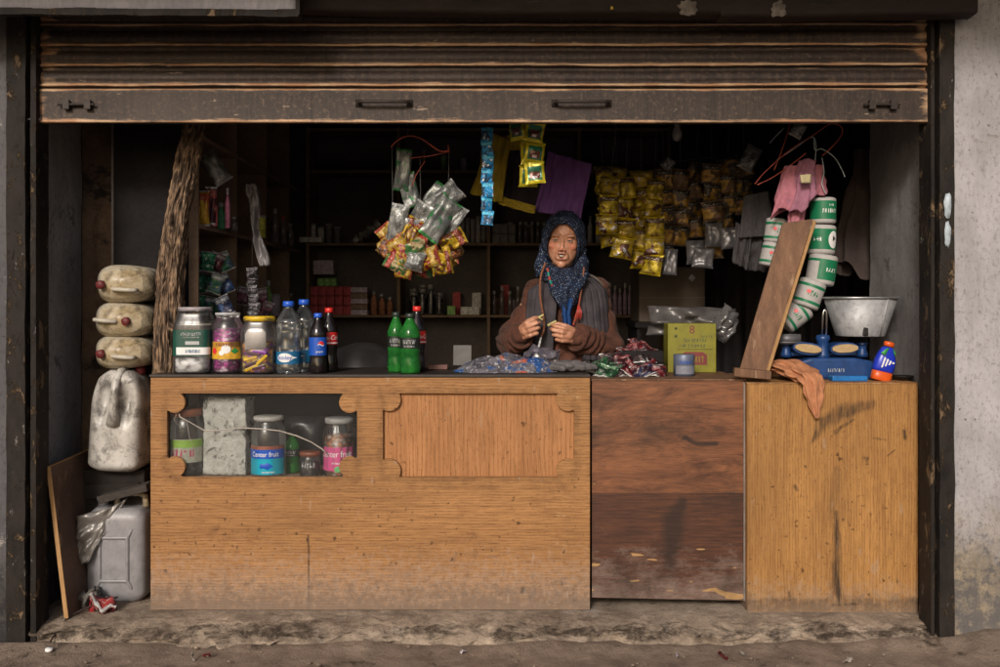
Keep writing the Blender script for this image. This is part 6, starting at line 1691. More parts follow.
# left side shelves (things stand on the shelf boards along the wall)
XS = -1.42
def side(px, d): return PX(px, d)
zS1, zS2 = 1.6325, 1.2105
YP = packet_mat("side_yellow", (.50, .30, .02), (.45, .08, .03), (.40, .16, .02), (.2, .05, .03))
packet("tall yellow packet on the side shelf beside the trunk", 203, 208, 12, 36, .37, 0, [YP], 110, None, .25)
packet("dark red packet on the side shelf behind the yellow one", 211, 206, 12, 38, .44, 3, [packet_mat("side_red", (.20, .02, .03), (.3, .04, .04), (.05, .01, .02), (.35, .2, .15))], 111, None, .25)
sbot("red and white bottle with a green band on the side shelf", 214.5, .46, zS1, 6, 33, cmat("side_redwhite", (.35, .06, .07)), None, plain("side_green", (.02, .25, .11), .5))
sbot("tall pale tube with a pink foot on the side shelf near the hanging foil", 227.5, .55, zS1, 5, 40, cmat("side_pink", (.38, .10, .16)), None, PALC)
sbot("dark green bottle on the side shelf between the tubes", 221, .60, zS1, 8, 26, cmat("side_dkgreen", (.03, .11, .06)), None)
sbot("small dark jar on the side shelf in front of the divider", 234, .72, zS1, 8, 14, BOT, None)
packet("crumpled white foil packet resting on top of the packets on the side shelf", 215, 168, 20, 34, .42, -35, [SILV], 112, None, .25, 20, name="crumpled_wrapper")
tin("yellow-green tin on the side shelf behind the hanging plastic", 260, 236, 1.2, 11, 22, cmat("side_lime", (.30, .31, .05)), None, zS1, x=PX(260, 1.2))
for i, (px, d_, w_, h_) in enumerate(((275, 1.62, 8, 34), (283, 1.75, 7, 28), (290, 1.9, 7, 22))): sbot(["dark doll-shaped bottle deep on the side shelf", "dark bottle with reddish cap deep on the side shelf", "squat dark bottle farthest along the side shelf"][i], px, d_, zS1, w_, h_, BOT, None, REDC if i == 1 else None)
for i in range(12):
    px = 199 + 8.5 * (i % 4); lv = i // 4
    m = MB().pouch(15 * S(.5), 20 * S(.5), .02, 130 + i, 9, 9, None, 0, 0, .2)
    kind = (0, 1, 0, 2, 0, 0, 1, 2, 3, 0, 3, 1)[i]
    mm = [packet_mat("bay_green%d" % i, (.015, .13, .06), (.02, .2, .09), (.01, .05, .03), (.35, .36, .30)), packet_mat("bay_mixed%d" % i, (.05, .09, .12), (.3, .3, .3), (.02, .12, .06), (.35, .35, .1)), packet_mat("bay_blue%d" % i, (.05, .10, .24), (.2, .22, .26), (.03, .03, .06), (.3, .3, .32)), packet_mat("bay_red%d" % i, (.20, .03, .045), (.25, .2, .2), (.06, .02, .03), (.3, .25, .2))][kind]
    solo("snack_packet", ["green packet in the lower bay of the side shelf beside the trunk", "mixed dark and pale packet in the lower bay of the side shelf", "pale blue packet in the lower bay of the side shelf", "dull red packet in the lower bay of the side shelf"][kind], "packet", m, [mm], loc=P(px, 306 - 22 * lv, .45 + .05 * (i % 3)), rot=(R(-8), R((-12, 8, 20, -25)[i % 4]), R(15)), group="packets in the lower bay, " + ("green", "mixed", "blue", "red")[kind])
strip("sachet_strip", "string of dark shiny sachets hanging in front of the side shelves", 252, 268, 12, 9, 6, .62, [packet_mat("dark_shiny", (.05, .045, .055), (.2, .19, .22), (.10, .09, .10), (.4, .36, .40), .3, .25)], None, .3, 15, .2, "sachet strip")
for i in range(26):      # more stock standing dimly on the back shelves
    q = random.Random(200 + i); px = 404 + 6.6 * i; lev = ZT if i % 3 == 0 else (ZU if i % 3 == 1 else ZS)
    if px > 570: break
    if i % 3 == 2: sbox("small dim mixed carton in the second row of the back shelves", PX(px, d + .18), d + .2, lev, (7 + 4 * q.random()) * k, .08, (12 + 14 * q.random()) * k, [REDC, LILC, BRNC, PALC][i % 4], "dim cartons in the second row")
    else: tin("small dim tin in the second row of the back shelves", px, 0, d + .2, 5 + 3 * q.random(), 16 + 12 * q.random(), [LILC, BRNC, PALC, GRNC][(i // 2) % 4], "dim tins in the second row", lev)
for i in range(9):
    dd_ = 1.0 + .17 * i
    (sbot if i % 2 else tin)(*(("dim bottle in the far bays of the side shelf", 0, dd_, zS2, 8, 26 + 5 * (i % 3), [REDC, BRNC, GRNC][i % 3], "dim bottles in the far side bays", PALC, -1.37) if i % 2 else ("dim tin in the far bays of the side shelf", 0, 0, dd_, 11, 22 + 6 * (i % 2), [LILC, PALC, BRNC][i % 3], "dim tins in the far side bays", zS2, -1.37)))
for i, (px, py) in enumerate(((243, 296), (262, 297), (255, 312), (266, 310))):
    packet("dull pink packet hanging on the side shelf behind the sachet string", px, py, 12, 18, .95, (10, -8, 4, 20)[i], [packet_mat("dull_pink%d" % i, (.20, .06, .10), (.25, .2, .22), (.08, .03, .05), (.3, .26, .28))], 150 + i, "dull pink packets on the side shelf", .2)
def hangfilm(u, v):
    p = P(249 + 10 * v + (7 + 3 * math.sin(v * 9)) * (u - .3) * 1.4 + (6 * max(0, v - .5)), 184 + 82 * v, .62)
    return p + V((0, .03 * noise.noise(V((u * 4, v * 6, 2))) + .02 * math.sin(u * 5 + v * 8), 0))
solo("plastic_strip", "long grey plastic strip hanging twisted from the side shelf", "plastic strip", MB().grid(hangfilm, 12, 40), plain("grey_film_solid", (.24, .225, .235), .35, .1, .5, .3, 20), solid=.0015)
# black coat hanging by the right side wall
solo("dark_coat", "dark brown coat hanging in shadow beside the right inner wall", "coat", drape(868, 858, 150, 262, .75, 14, 24, 3), plain("coat_brown", (.06, .045, .042), .95, 0, .15, .3, 15))
solo("black_curtain", "black curtain hanging at the back right of the shop", "curtain", MB().grid(lambda u, v: (PX(700, 1.7) + (PX(905, 1.7) - PX(700, 1.7)) * u, 1.7 + .03 * math.sin(u * 60) + .02 * noise.noise(V((u * 9, v * 3, 0))), .06 + 2.3 * v), 120, 12), plain("black_curtain", (.028, .024, .025), .95, 0, .1, .3, 10), solid=.004)
# ================================================================ the shopkeeper
PR = V((.285, .62, .05))
person = thing("person", "woman in a dotted navy headscarf, grey vest and brown coat standing behind the counter", "person", PR)
def L(px, py, d): return P(px, py, d) - PR
def skin_mat():
    t = NT("skin"); o = t.coord()
    a = t.node("ShaderNodeAttribute"); a.attribute_name = "tone"
    ch = t.sep(a.outputs["Vector"])
    n = t.noise(o, 38, 5, .65)
    col = t.mix(t.ramp(n, [(.35, 0.0), (.65, 1.0)]), (.55, .275, .17), (.40, .185, .112))
    col = t.mix(t.math("MULTIPLY", t.ramp(t.noise(o, 240, 3, .6), [(.5, 0.0), (.7, 1.0)]), .35), col, (.26, .11, .065))
    col = t.mix(ch[2], col, (.48, .14, .09))
    col = t.mix(ch[0], col, (.20, .045, .04))
    col = t.mix(ch[1], col, (.02, .014, .012))
    wr = t.node("ShaderNodeTexWave", wave_type="BANDS", bands_direction="Z"); t.l.new(o, wr.inputs["Vector"]); wr.inputs["Scale"].default_value = 42; wr.inputs["Distortion"].default_value = 5; wr.inputs["Detail"].default_value = 3
    t.bump(t.math("ADD", n, t.math("MULTIPLY", wr.outputs["Fac"], .22)), .35, .003)
    t.b.inputs["Subsurface Weight"].default_value = .06; t.b.inputs["Subsurface Radius"].default_value = (.01, .004, .002)
    return t.out(col, .38, 0, .5)
SKIN = skin_mat()
# joints (photo pixels at a depth)
SL, SR = L(536, 292, .62), L(598, 290, .64)
EL_, ER_ = L(510, 341, .63), L(608, 346, .62)
WL, WR = L(521, 334, .44), L(576, 336, .45)
HC = L(563.5, 241, .585)                     # between the eyes, middle of the head
HM_ = Matrix.Translation(HC) @ Euler((R(2), R(4), R(-6))).to_matrix().to_4x4() @ Matrix.Scale(1.04, 4)
def H(x, y, z): return HM_ @ V((x, y, z))
bm_ = MB()
# trunk, pelvis, legs
bm_.ell((-.01, .02, 1.12), (.155, .105, .20)); bm_.ell((-.01, .02, .93), (.15, .11, .15)); bm_.ell((.015, .02, 1.22), (.15, .085, .10))
for s in (-1, 1):
    bm_.cap((.075 * s, .02, .86), (.08 * s, .01, .46), .080, .052); bm_.cap((.08 * s, .01, .46), (.085 * s, .03, .09), .050, .034)
    bm_.cap((.085 * s, .05, .035), (.10 * s, -.12, .03), .034, .026)
    bm_.cap((.0, .02, 1.29), SL if s < 0 else SR, .05, .042)
bm_.cap((0, .03, 1.28), H(0, .03, -.07), .058, .052)
# arms
bm_.cap(SL, EL_, .041, .038); bm_.cap(EL_, WL, .038, .027); bm_.cap(SR, ER_, .041, .038); bm_.cap(ER_, WR, .038, .027)
# head: skull, face, jaw, brow, nose, lips, ears
def he(c, r): bm_.ell(HM_ @ V(c), [q * 1.04 for q in r], rot=(R(2), R(4), R(-6)))
he((0, .016, .035), (.073, .092, .083)); he((0, -.030, -.028), (.067, .059, .087)); he((0, -.044, -.084), (.043, .042, .034)); he((0, -.074, -.104), (.021, .018, .017))
for s in (-1, 1):
    he((s * .042, -.057, -.026), (.021, .021, .019)); he((s * .028, -.077, .021), (.022, .012, .008)); he((s * .0115, -.100, -.041), (.0095, .010, .008)); he((s * .076, .014, -.012), (.010, .018, .030))
bm_.cap(H(0, -.085, .012), H(0, -.107, -.034), .0075, .0100); bm_.ell(H(0, -.107, -.038), (.0105, .010, .009))
he((0, -.074, -.066), (.033, .024, .030)); he((0, -.0955, -.0575), (.021, .009, .0050)); he((0, -.0920, -.0840), (.0185, .009, .0060))
# hands: palm, four fingers, thumb
def hand(w, f, l, curls, side, tc, k=1.0):
    f = V(f).normalized(); l = V(l); l = (l - f * l.dot(f)).normalized(); n = f.cross(l) * side
    n.normalize()
    tips = []
    kn = [(.080, .029), (.086, .010), (.082, -.010), (.073, -.028)]
    ln = [(.038, .024, .019), (.042, .027, .020), (.039, .025, .019), (.031, .019, .017)]
    for (a, b), lens, cu in zip(kn, ln, curls):
        base = w + (f * a + l * b) * k
        bm_.cap(w + (f * .018 + l * b * .75) * k, base, .0145 * k, .0115 * k, 0, 10)
        p = base; ang = 0; rr = .0098
        for i, ll in enumerate(lens):
            ang += R(cu[i]); dirv = f * math.cos(ang) + n * math.sin(ang) + l * (.05 * b / .03)
            q = p + dirv.normalized() * ll * k
            bm_.cap(p, q, rr * k, (rr - .0011) * k, 0, 10); p = q; rr -= .0011
        tips.append(p)
    bm_.ell(w + f * .045 * k + n * .004, .026 * k)
    p = w + (f * .022 + l * .026 + n * .006) * k; tgt = tips[0] + n * .004
    for i, (ll, rr) in enumerate(((.040, .0135), (.032, .0110), (.026, .0095))):
        aim = (tgt - p).normalized(); dv = (aim * (.45 + .25 * i) + (f * .7 + l * .45 + n * tc) * (.55 - .25 * i)).normalized()
        q = p + dv * ll * k; bm_.cap(p, q, rr * k, (rr - .0015) * k, 0, 10); p = q
    return tips[0], p
tipL = hand(WL, (.42, -.85, .30), (-.25, -.1, 1), [(48, 58, 30), (58, 64, 34), (66, 68, 36), (72, 68, 36)], -1, .35, .98)
tipR = hand(WR, (-.80, -.58, .10), (.1, -.15, 1), [(38, 50, 26), (50, 58, 30), (60, 62, 34), (66, 64, 34)], 1, .35, .98)
body = fuse(bm_, .0030, 3, "body")
HI = HM_.inverted()
import numpy as np
def soften(me, mask, it):
    n = len(me.vertices); co = np.empty(n * 3); me.vertices.foreach_get("co", co); co = co.reshape(n, 3)
    e = np.empty(len(me.edges) * 2, dtype=np.int64); me.edges.foreach_get("vertices", e); e = e.reshape(-1, 2)
    w = np.array([mask(v.co) for v in me.vertices])[:, None]
    deg = np.bincount(e.ravel(), minlength=n)[:, None]
    for _ in range(it):
        acc = np.zeros((n, 3)); np.add.at(acc, e[:, 0], co[e[:, 1]]); np.add.at(acc, e[:, 1], co[e[:, 0]])
        co = co * (1 - .6 * w) + (acc / deg) * (.6 * w)
    me.vertices.foreach_set("co", co.ravel()); me.update()
soften(body, lambda p: 1.0 if (HI @ p).length < .16 and (HI @ p).z > -.13 else 0.0, 7)
def sculpt(p, n):
    q = HI @ p
    if q.z < -.14 or q.length > .2: return 0
    d = 0.0; g = lambda cx, cz, sx, sz: math.exp(-((q.x - cx) / sx) ** 2 - ((q.z - cz) / sz) ** 2)
    if q.y < -.03:
        for s in (-1, 1):
            d -= .0100 * g(s * .030, .000, .0165, .0085)         # eye sockets
            d -= .0032 * g(s * .050, -.052, .014, .022)          # hollow cheeks
            d -= .0030 * g(s * (.030 + .25 * (-.048 - q.z)), -.060, .0045, .022)   # folds beside the mouth
            d -= .0026 * g(s * .036, -.017, .014, .0035)         # under-eye fold
            d += .0022 * g(s * .027, .020, .020, .006)
        d -= .0200 * g(0, -.0705, .0125, .0065)                  # parted lips
        d -= .0030 * g(0, -.0900, .018, .005)
        d -= .0030 * g(-.006, .024, .0028, .012) + .0030 * g(.006, .024, .0028, .012)
        for k, z in enumerate((.040, .052, .063)): d -= .0019 * math.exp(-((q.z - z - .004 * math.cos(q.x * 40 + k)) / .0024) ** 2) * max(0, 1 - (q.x / .05) ** 2)
    return d
displace(body, sculpt)
soften(body, lambda p: .5 if (HI @ p).length < .16 and (HI @ p).z > -.13 else 0.0, 1)
at_ = body.attributes.new("tone", "FLOAT_VECTOR", "POINT")
vals = []
for v in body.vertices:
    q = HI @ v.co; a = b = c = 0.0
    if q.y < -.03 and -.13 < q.z < .12:
        g = lambda cx, cz, sx, sz: math.exp(-((q.x - cx) / sx) ** 2 - ((q.z - cz) / sz) ** 2)
        a = min(1, 1.0 * g(0, -.058, .020, .0045) + 1.0 * g(0, -.083, .017, .005))
        for s in (-1, 1):
            b = max(b, .55 * math.exp(-((q.x - s * .029) / .015) ** 2 - ((q.z - .0235 + 2.2 * (q.x - s * .027) ** 2 * 10) / .0036) ** 2))
            b = max(b, .55 * math.exp(-((q.x - s * .030) / .014) ** 2 - ((q.z - .0078) / .0020) ** 2))
            c = max(c, .75 * g(s * .045, -.026, .018, .016))
        b = max(b, .95 * g(0, -.0712, .0130, .0048)); c = max(c, .5 * g(0, -.038, .014, .010))
    vals += [a, b, c]
at_.data.foreach_set("vector", vals)
body.materials.append(SKIN)
part("body", body, [SKIN], person)
HAIR = plain("hair", (.030, .026, .025), .5, 0, .4, .4, 90)
EYEW = plain("eye_white", (.30, .26, .23), .25, 0, .5, .1); IRIS = plain("iris", (.016, .009, .006), .12, 0, .6, .1)
for s in (-1, 1):
    e = MB().ell((0, 0, 0), .0118, 0, 18, 12)
    e.ell((0, -.0062, 0), (.0072, .0062, .0072), 1, 14, 10)
    ey = part("eye", e, [EYEW, IRIS], person, loc=H(s * .030, -.0720, .0), rot=(0, 0, R(-10)))
    def lid(u, v, lo=False):
        th = R(-88 + 176 * u); edge = (13 if not lo else -19) - (10 if not lo else -8) * (abs(u - .5) * 2) ** 2
        ph = R(edge) + (R(80) - R(edge)) * v if not lo else R(edge) + (R(-80) - R(edge)) * v
        r = .0131
        return V((r * math.sin(th) * math.cos(ph), -r * math.cos(th) * math.cos(ph), r * math.sin(ph)))
    m = MB().grid(lid, 20, 10); lo_ = MB().grid(lambda u, v: lid(u, v, True), 20, 10)
    part("eyelid", m, SKIN, ey, solid=.0012); part("eyelid", lo_, SKIN, ey, solid=.0012)
    lash = [lid(i / 16, 0) * 1.03 for i in range(17)]
    part("lashes", MB().tube(lash, .0008, 5), HAIR, ey)
part("teeth", MB().tube([H(-.010, -.0870, -.0665), H(-.004, -.0905, -.0675), H(.004, -.0905, -.0675), H(.010, -.0870, -.0665)], .0033, 8), plain("tooth", (.55, .50, .42), .3), person)
# hair at the temples and over the forehead edge
hr = MB()
def cap_dir(th, ph): return V((math.sin(th) * math.cos(ph), -math.cos(th) * math.cos(ph), math.sin(ph)))
def hairf(u, v):
    th = R(-80 + 160 * u); top = R(33) + R(-20) * (abs(u - .5) * 2) ** 2.2
    ph = top + R(22) * v
    q = cap_dir(th, ph)
    return H(q.x * .0765, .012 + q.y * .097, .034 + q.z * .088 + .0)
hr.grid(hairf, 40, 8)
part("hair", hr, HAIR, person, solid=.004)

# coat: sleeves and body grown as one cloth surface
def coat_mat():
    t = NT("brown_coat"); o = t.coord()
    n = t.noise(o, 11, 6, .65, .6)
    col = t.mix(t.ramp(n, [(.33, 0.0), (.67, 1.0)]), (.112, .043, .027), (.045, .019, .0135))
    col = t.mix(t.math("MULTIPLY", t.ramp(t.noise(o, 90, 4, .7), [(.5, 0.0), (.72, 1.0)]), .4), col, (.17, .075, .05))
    t.bump(t.math("ADD", t.noise(o, 160, 4, .7), n), .5, .006)
    t.b.inputs["Sheen Weight"].default_value = .06; t.b.inputs["Sheen Roughness"].default_value = .5
    return t.out(col, .85, 0, .2)
COAT = coat_mat()
ct = MB()
ct.ell((.012, .02, 1.10), (.175, .125, .24)); ct.ell((.012, .02, .92), (.185, .135, .2)); ct.ell((.02, .02, 1.27), (.17, .10, .085))
ct.cap((-.01, .02, .95), (-.01, .02, .58), .165, .19)
def lerp(a, b, t): return a * (1 - t) + b * t
ct.cap(SL + V((.03, 0, -.01)), EL_, .066, .066); ct.cap(EL_, lerp(EL_, WL, .86), .066, .056)
ct.cap(SR + V((-.03, 0, -.01)), ER_, .068, .072); ct.cap(ER_, lerp(ER_, WR, .90), .072, .058)
ct.cap((0, .03, 1.30), SL, .06, .062); ct.cap((0, .03, 1.30), SR, .06, .062)
# hanging slack of cloth under the forearms
ct.cap(lerp(EL_, WL, .1) + V((0, 0, -.03)), lerp(EL_, WL, .7) + V((.0, 0, -.022)), .055, .05)
ct.cap(lerp(ER_, WR, .1) + V((0, 0, -.03)), lerp(ER_, WR, .75) + V((0, 0, -.025)), .062, .05)
coat = fuse(ct, .006, 4, "coat")
def axis_t(p, a, b):
    ab = b - a; t = (p - a).dot(ab) / ab.dot(ab); return t, (p - a - ab * max(0, min(1, t))).length
def folds(p, n):
    d = .007 * noise.noise(p * 11) + .0045 * noise.noise(p * 30)
    for (a, b, k, ph) in ((SL, EL_, 9, 0), (EL_, WL, 6, 1), (SR, ER_, 9, 2), (ER_, WR, 11, .5)):
        t, r = axis_t(p, a, b)
        if -.1 < t < 1.1 and r < .12:
            w_ = noise.noise(p * 9 + V((ph, 0, 0))) * 2.2
            d += (.012 if k > 8 else .008) * (abs(math.sin(t * k * 1.6 + w_ + (p.z * 22) + ph)) - .6)
            break
    return d
displace(coat, folds); coat.materials.append(COAT)
co_ = part("coat", coat, [COAT], person)
for (w, e, r) in ((WL, EL_, .051), (WR, ER_, .053)):
    ax = (w - e).normalized(); c = lerp(e, w, .985)
    u = ax.cross(V((0, 0, 1))).normalized(); v_ = ax.cross(u)
    ring = [c + u * r * math.cos(2 * math.pi * i / 24) + v_ * r * math.sin(2 * math.pi * i / 24) - V((0, 0, .010)) for i in range(25)]
    m = MB().tube(ring, .0085, 8, cap=False)
    part("cuff", m, COAT, co_)
    # dark inside of the sleeve
    m = MB().add([c - ax * .004 - V((0, 0, .010))] + [q - ax * .004 for q in ring[:-1]], [(0, 1 + i, 1 + (i + 1) % 24) for i in range(24)])
    part("cuff_lining", m, plain("sleeve_lining", (.012, .01, .01), .9), co_)
# skirt and shoes below the counter
part("skirt", MB().lathe([(.19, .95), (.20, .6), (.23, .3), (.25, .10), (.24, .10), (.19, .6)], 40, ripple=lambda a, z: .012 * math.sin(a * 9) * (1 - z)), plain("dark_skirt", (.03, .025, .03), .9), person)
for s in (-1, 1): part("shoe", MB().ell((.095 * s, -.045, .035), (.048, .125, .037)), BLACKM, person)

# quilted vest, open at the front, over the coat
def vest_mat():
    t = NT("grey_vest"); o = t.coord()
    n = t.noise(o, 16, 5, .65)
    col = t.mix(t.ramp(n, [(.35, 0.0), (.65, 1.0)]), (.072, .063, .072), (.038, .034, .040))
    ck = t.node("ShaderNodeTexChecker"); t.l.new(t.coord(scale=(1, 0, 1)), ck.inputs["Vector"]); ck.inputs["Scale"].default_value = 210
    col = t.mix(t.math("MULTIPLY", ck.outputs["Fac"], .35), col, (.03, .027, .031))
    t.bump(t.noise(o, 120, 4, .7), .4, .004)
    return t.out(col, .85, 0, .2)
VEST = vest_mat()
def vestf(u, v, off=0.0):
    # u sweeps round from the front-left edge over the back to the front-right edge
    z = .98 + .385 * v
    gap = R(20 - 9 * v)
    a = gap + (2 * math.pi - 2 * gap) * u - math.pi / 2
    rx = .196 - .012 * max(0, v - .5) * 2 - .070 * max(0, v - .82) / .18
    ry = .150 - .035 * max(0, v - .35) / .65 - .05 * max(0, v - .86) / .14
    # arm holes pull in
    rib = .006 - .011 * max(0, 1 - 3.2 * abs(math.sin(u * math.pi * 34))) + .004 * noise.noise(V((u * 9, v * 7, 3)))
    ca, sa = math.cos(a), math.sin(a); k = 2.5
    q = 1 / ((abs(ca) ** k + abs(sa) ** k) ** (1 / k))
    return V((.020 + (rx + rib + off) * ca * q, .015 + (ry + rib + off) * sa * q, z))
vm = MB().grid(vestf, 260, 40)
# cut arm holes
keep = []
for f in vm.f:
    c = sum((vm.v[i] for i in f), V()) / len(f)
    hole = False
    for (a, b) in ((SL, EL_), (SR, ER_)):
        t, r = axis_t(c, a + (a - b) * .1, b)
        if t > -.2 and r < .064 and abs(c.x) > .10 and c.z > 1.08: hole = True
    keep.append(not hole)
vm.f = [f for f, k in zip(vm.f, keep) if k]; vm.m = [0] * len(vm.f)
vs_o = part("vest", vm, VEST, person, solid=.008)
for uu in (0.004, .996):
    part("placket", MB().tube([vestf(uu, v / 14) for v in range(15)], .006, 8), VEST, vs_o)
part("collar_trim", MB().tube(smooth_pts([L(586, 274, .58), L(594, 277, .58), L(601, 283, .58), L(606, 289, .60)]), .006, 8), plain("trim_pale", (.09, .075, .065), .8), vs_o)

# headscarf
def scarf_mat():
    t = NT("dotted_scarf"); o = t.coord(rot=(.3, .1, .5))
    v = t.voro(t.coord(rot=(.2, .35, .3)), 105, .5)
    d_ = t.ramp(v, [(.22, 1.0), (.34, 0.0)])
    n = t.noise(o, 12, 5, .6)
    col = t.mix(t.ramp(n, [(.35, 0.0), (.65, 1.0)]), (.007, .010, .022), (.012, .020, .045))
    vc = t.node("ShaderNodeTexVoronoi"); t.l.new(t.coord(rot=(.2, .35, .3)), vc.inputs["Vector"]); vc.inputs["Scale"].default_value = 105; vc.inputs["Randomness"].default_value = .5
    dc = t.mix(t.sep(vc.outputs["Color"])[0], (.06, .16, .36), (.34, .36, .42))
    col = t.mix(t.math("MULTIPLY", d_, t.ramp(t.noise(o, 24, 4, .7), [(.3, .25), (.65, 1.0)])), col, dc)
    t.bump(t.math("ADD", t.noise(o, 70, 4, .7), d_), .5, .004)
    return t.out(col, .8, 0, .25)
SCARF = scarf_mat()
def hood(u, v):
    th = math.pi * (2 * u - 1)            # 0 is the back of the head
    ph = R(-62) + R(150) * v
    q = V((math.sin(th) * math.cos(ph), math.cos(th) * math.cos(ph), math.sin(ph)))
    w_ = 1 + .045 * noise.noise(V((q.x * 4, q.y * 4, q.z * 4))) + .008 * math.sin(q.z * 26 + q.x * 8)
    low = max(0, -q.z)
    return H(q.x * (.097 + .012 * low) * w_, .014 + q.y * .118 * w_, .012 + q.z * .122 * w_)
hm = MB().grid(hood, 110, 70)
kf = []
for f in hm.f:
    c = HI @ (sum((hm.v[i] for i in f), V()) / len(f))
    inside = c.y < .02 and (c.x / .0715) ** 2 + ((c.z + .026) / .104) ** 2 < 1
    kf.append(not inside)
hm.f = [f for f, k in zip(hm.f, kf) if k]; hm.m = [0] * len(hm.f)
sc_o = part("head_scarf", hm, SCARF, person, solid=.005)
rim = []
for i in range(61):
    a = 2 * math.pi * i / 60
    x, z = .0715 * math.cos(a), -.026 + .104 * math.sin(a)
    qx, qz = x / .100, (z - .012) / .122
    y = .014 - .118 * math.sqrt(max(.02, 1 - qx * qx - qz * qz)) - .0
    rim.append(H(x, max(y, -.098) - .001, z))
part("scarf_edge", MB().tube(rim, [.0062 + .002 * math.sin(i * 1.3) for i in range(61)], 8, cap=False), SCARF, sc_o)
wr = MB()
def ringt(cz, rx, ry, cy, tr, tilt, n=40, ph=0):
    pts = [V((HC.x + rx * math.cos(2 * math.pi * i / n), HC.y + cy + ry * math.sin(2 * math.pi * i / n), cz + tilt * math.sin(2 * math.pi * i / n) + .006 * math.sin(i * .8 + ph))) for i in range(n + 1)]
    wr.tube(pts, [tr * (1 + .15 * math.sin(i * .7 + ph)) for i in range(n + 1)], 10, cap=False)
zc_ = HC.z
ringt(zc_ - .128, .078, .082, .012, .030, .030); ringt(zc_ - .165, .098, .088, .010, .032, .030, 40, 2); ringt(zc_ - .150, .088, .098, -.002, .026, .018, 40, 4)
for s in (-1, 1):
    wr.cap(H(s * .082, .01, -.04), H(s * .088, .0, -.13), .026, .036); wr.cap(H(s * .07, .05, -.06), H(s * .06, .07, -.15), .03, .035)
wrm = fuse(wr, .005, 3, "scarf_wrap"); displace(wrm, lambda p, n: .0042 * math.sin(p.z * 120 + p.x * 60 + 5 * noise.noise(p * 9)) + .004 * noise.noise(p * 30)); wrm.materials.append(SCARF)
part("scarf_wrap", wrm, [SCARF], sc_o)
def bib(u, v):
    w_ = .080 * (1 - v) ** .7 + .018
    x = (u * 2 - 1) * w_
    fold = .008 * math.sin(u * 17 + v * 5) + .005 * noise.noise(V((u * 6, v * 5, 1)))
    z = zc_ - .150 - .165 * v
    y = HC.y - .088 - .045 * math.sin(min(1, v * 1.3) * 1.5) - .02 * (1 - (u * 2 - 1) ** 2) + fold + .035 * max(0, v - .7)
    return V((HC.x + .004 + x + .004 * math.sin(v * 9), y, z))
part("scarf_front", MB().grid(bib, 34, 34), SCARF, sc_o, solid=.006)
BLUES = plain("blue_scarf_end", (.012, .055, .19), .6, 0, .3, .6, 60, .3)
def tail(u, v):
    x = (u * 2 - 1) * (.020 - .004 * v) ; z = zc_ - .265 - .155 * v
    return V((HC.x + .006 + x + .003 * math.sin(v * 11), HC.y - .150 + .006 * math.sin(u * 12 + v * 3) + .02 * v, z))
part("scarf_tail", MB().grid(tail, 14, 24), BLUES, sc_o, solid=.006)
# prayer beads and necklace
def beads(pts, r, step, mats, pat):
    sp = smooth_pts(pts, 10); m = MB(); acc = 0; i = 0
    for a, b in zip(sp[:-1], sp[1:]):
        l = (b - a).length; 
        while acc < l:
            m.ell(a.lerp(b, acc / l), r, pat(i), 9, 6); i += 1; acc += step
        acc -= l
    return m
BD = plain("wood_bead", (.23, .085, .04), .35, 0, .5, .3, 200); BDR = plain("red_bead", (.40, .05, .035), .35, 0, .5, .2); BDT = plain("turquoise_bead", (.02, .30, .24), .4, 0, .5, .2)
part("bead_strand", beads([L(545, 264, .49), L(541, 276, .475), L(540, 290, .46), L(541, 303, .452), L(543, 315, .445), L(544, 328, .44), L(541, 337, .435)], .0058, .0098, [BD], lambda i: 0), [BD], person)
part("bead_strand", beads([L(584, 268, .50), L(583, 278, .48), L(581, 292, .465), L(579, 304, .458), L(576, 316, .45), L(573, 326, .445)], .0050, .0086, [BD, BDR], lambda i: 1 if i > 16 and i % 2 else 0), [BD, BDR], person)
part("bead_strand", beads([L(547.5, 269, .475), L(549, 276, .465), L(551, 283, .46), L(555, 290, .458), L(561, 294, .455)], .0056, .0098, [BDR, BDT], lambda i: (i // 2) % 2), [BDR, BDT], person)
tas = MB()
for k in range(7): tas.tube([L(578.5, 305, .452) + V((.001 * k - .003, 0, 0)), L(579 + .8 * k - 2, 312, .447), L(577 + 1.2 * k - 3, 318 + (k % 3), .446)], .0017, 5)
part("tassel", tas, BDR, person)
part("tassel", MB().tube(smooth_pts([L(541, 337, .43), L(539, 346, .42), L(536, 354, .41)]), [.004 + .002 * (i % 2) for i in range(11)], 6), GREYP, person)
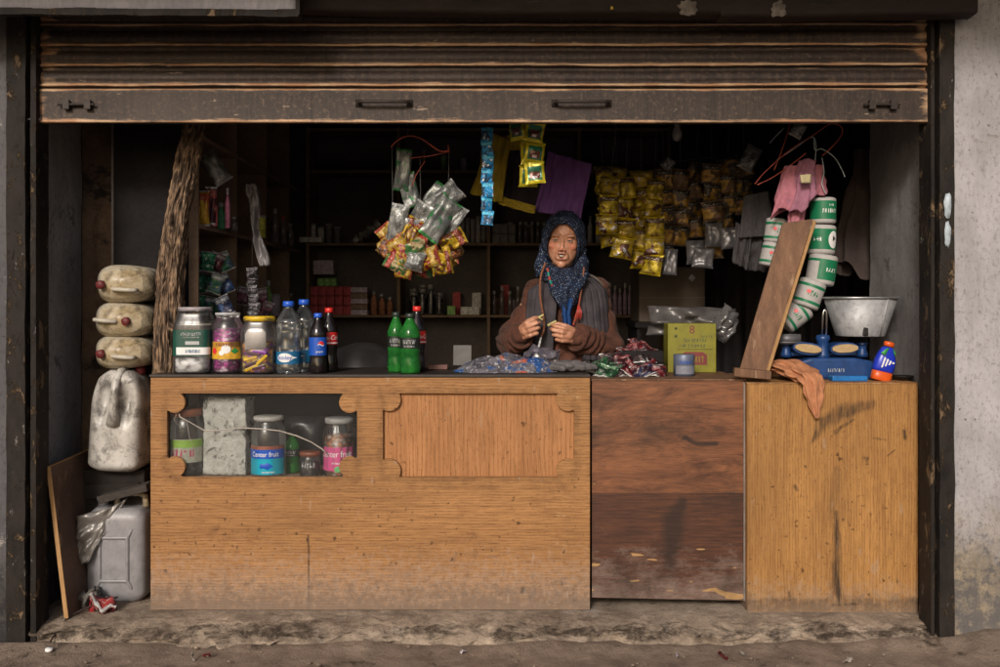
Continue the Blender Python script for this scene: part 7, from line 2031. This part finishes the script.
# what the hands hold
POD = plain("pale_pod", (.45, .40, .17), .6, 0, .3, .25, 60)
for (tp, lab) in ((tipL, "pale peeled pod pinched in the woman's raised hand"), (tipR, "pale peeled pod held in the woman's lower hand by the vest")):
    c = (tp[0] + tp[1]) / 2 + PR
    m = MB().cap((-.016, 0, -.004), (.018, 0, .008), .006, .0045, 0, 10).cap((.0, -.004, .0), (.012, -.006, -.012), .004, .003, 0, 8)
    solo("pod", lab, "pod", m, POD, loc=c + V((0, -.008, .002)), rot=(0, R(-10), 0))
# ================================================================ light, sky, camera
w = bpy.data.worlds.new("World"); scene.world = w; w.use_nodes = True
nt = w.node_tree
sky = nt.nodes.new("ShaderNodeTexSky"); sky.sky_type = "NISHITA"; sky.sun_disc = False
EL, AZ = 26, 16
sky.sun_elevation = R(EL); sky.sun_rotation = R(180 + AZ); sky.dust_density = 4; sky.air_density = 1.0; sky.ozone_density = .6
nt.links.new(sky.outputs[0], nt.nodes["Background"].inputs[0])
nt.nodes["Background"].inputs[1].default_value = .062
sl = bpy.data.lights.new("sun", "SUN"); sl.energy = 1.5; sl.angle = R(11); sl.color = (1.0, .93, .86)
so = bpy.data.objects.new("sun", sl); COL.objects.link(so)
d = V((-math.sin(R(AZ)) * math.cos(R(EL)), -math.cos(R(AZ)) * math.cos(R(EL)), math.sin(R(EL))))
so.location = d * 10; so.rotation_euler = d.to_track_quat("Z", "Y").to_euler()
cam = bpy.data.cameras.new("camera"); co = bpy.data.objects.new("camera", cam); COL.objects.link(co)
co.location = (0, -D, CZ); co.rotation_euler = (R(90), 0, 0)
cam.sensor_width = 36; cam.lens = F * 36 / 1000; cam.shift_y = -(333.5 - HY) / 1000
cam.clip_start = .05; cam.clip_end = 1000
scene.camera = co
scene.render.engine = "CYCLES"
scene.cycles.use_denoising = True
scene.cycles.max_bounces = 10; scene.cycles.diffuse_bounces = 7; scene.cycles.transparent_max_bounces = 24
scene.cycles.sample_clamp_indirect = 6
vs_ = scene.view_settings; vs_.view_transform = "Standard"; vs_.look = "None"; vs_.exposure = 0.68; vs_.gamma = 1; vs_.use_curve_mapping = False
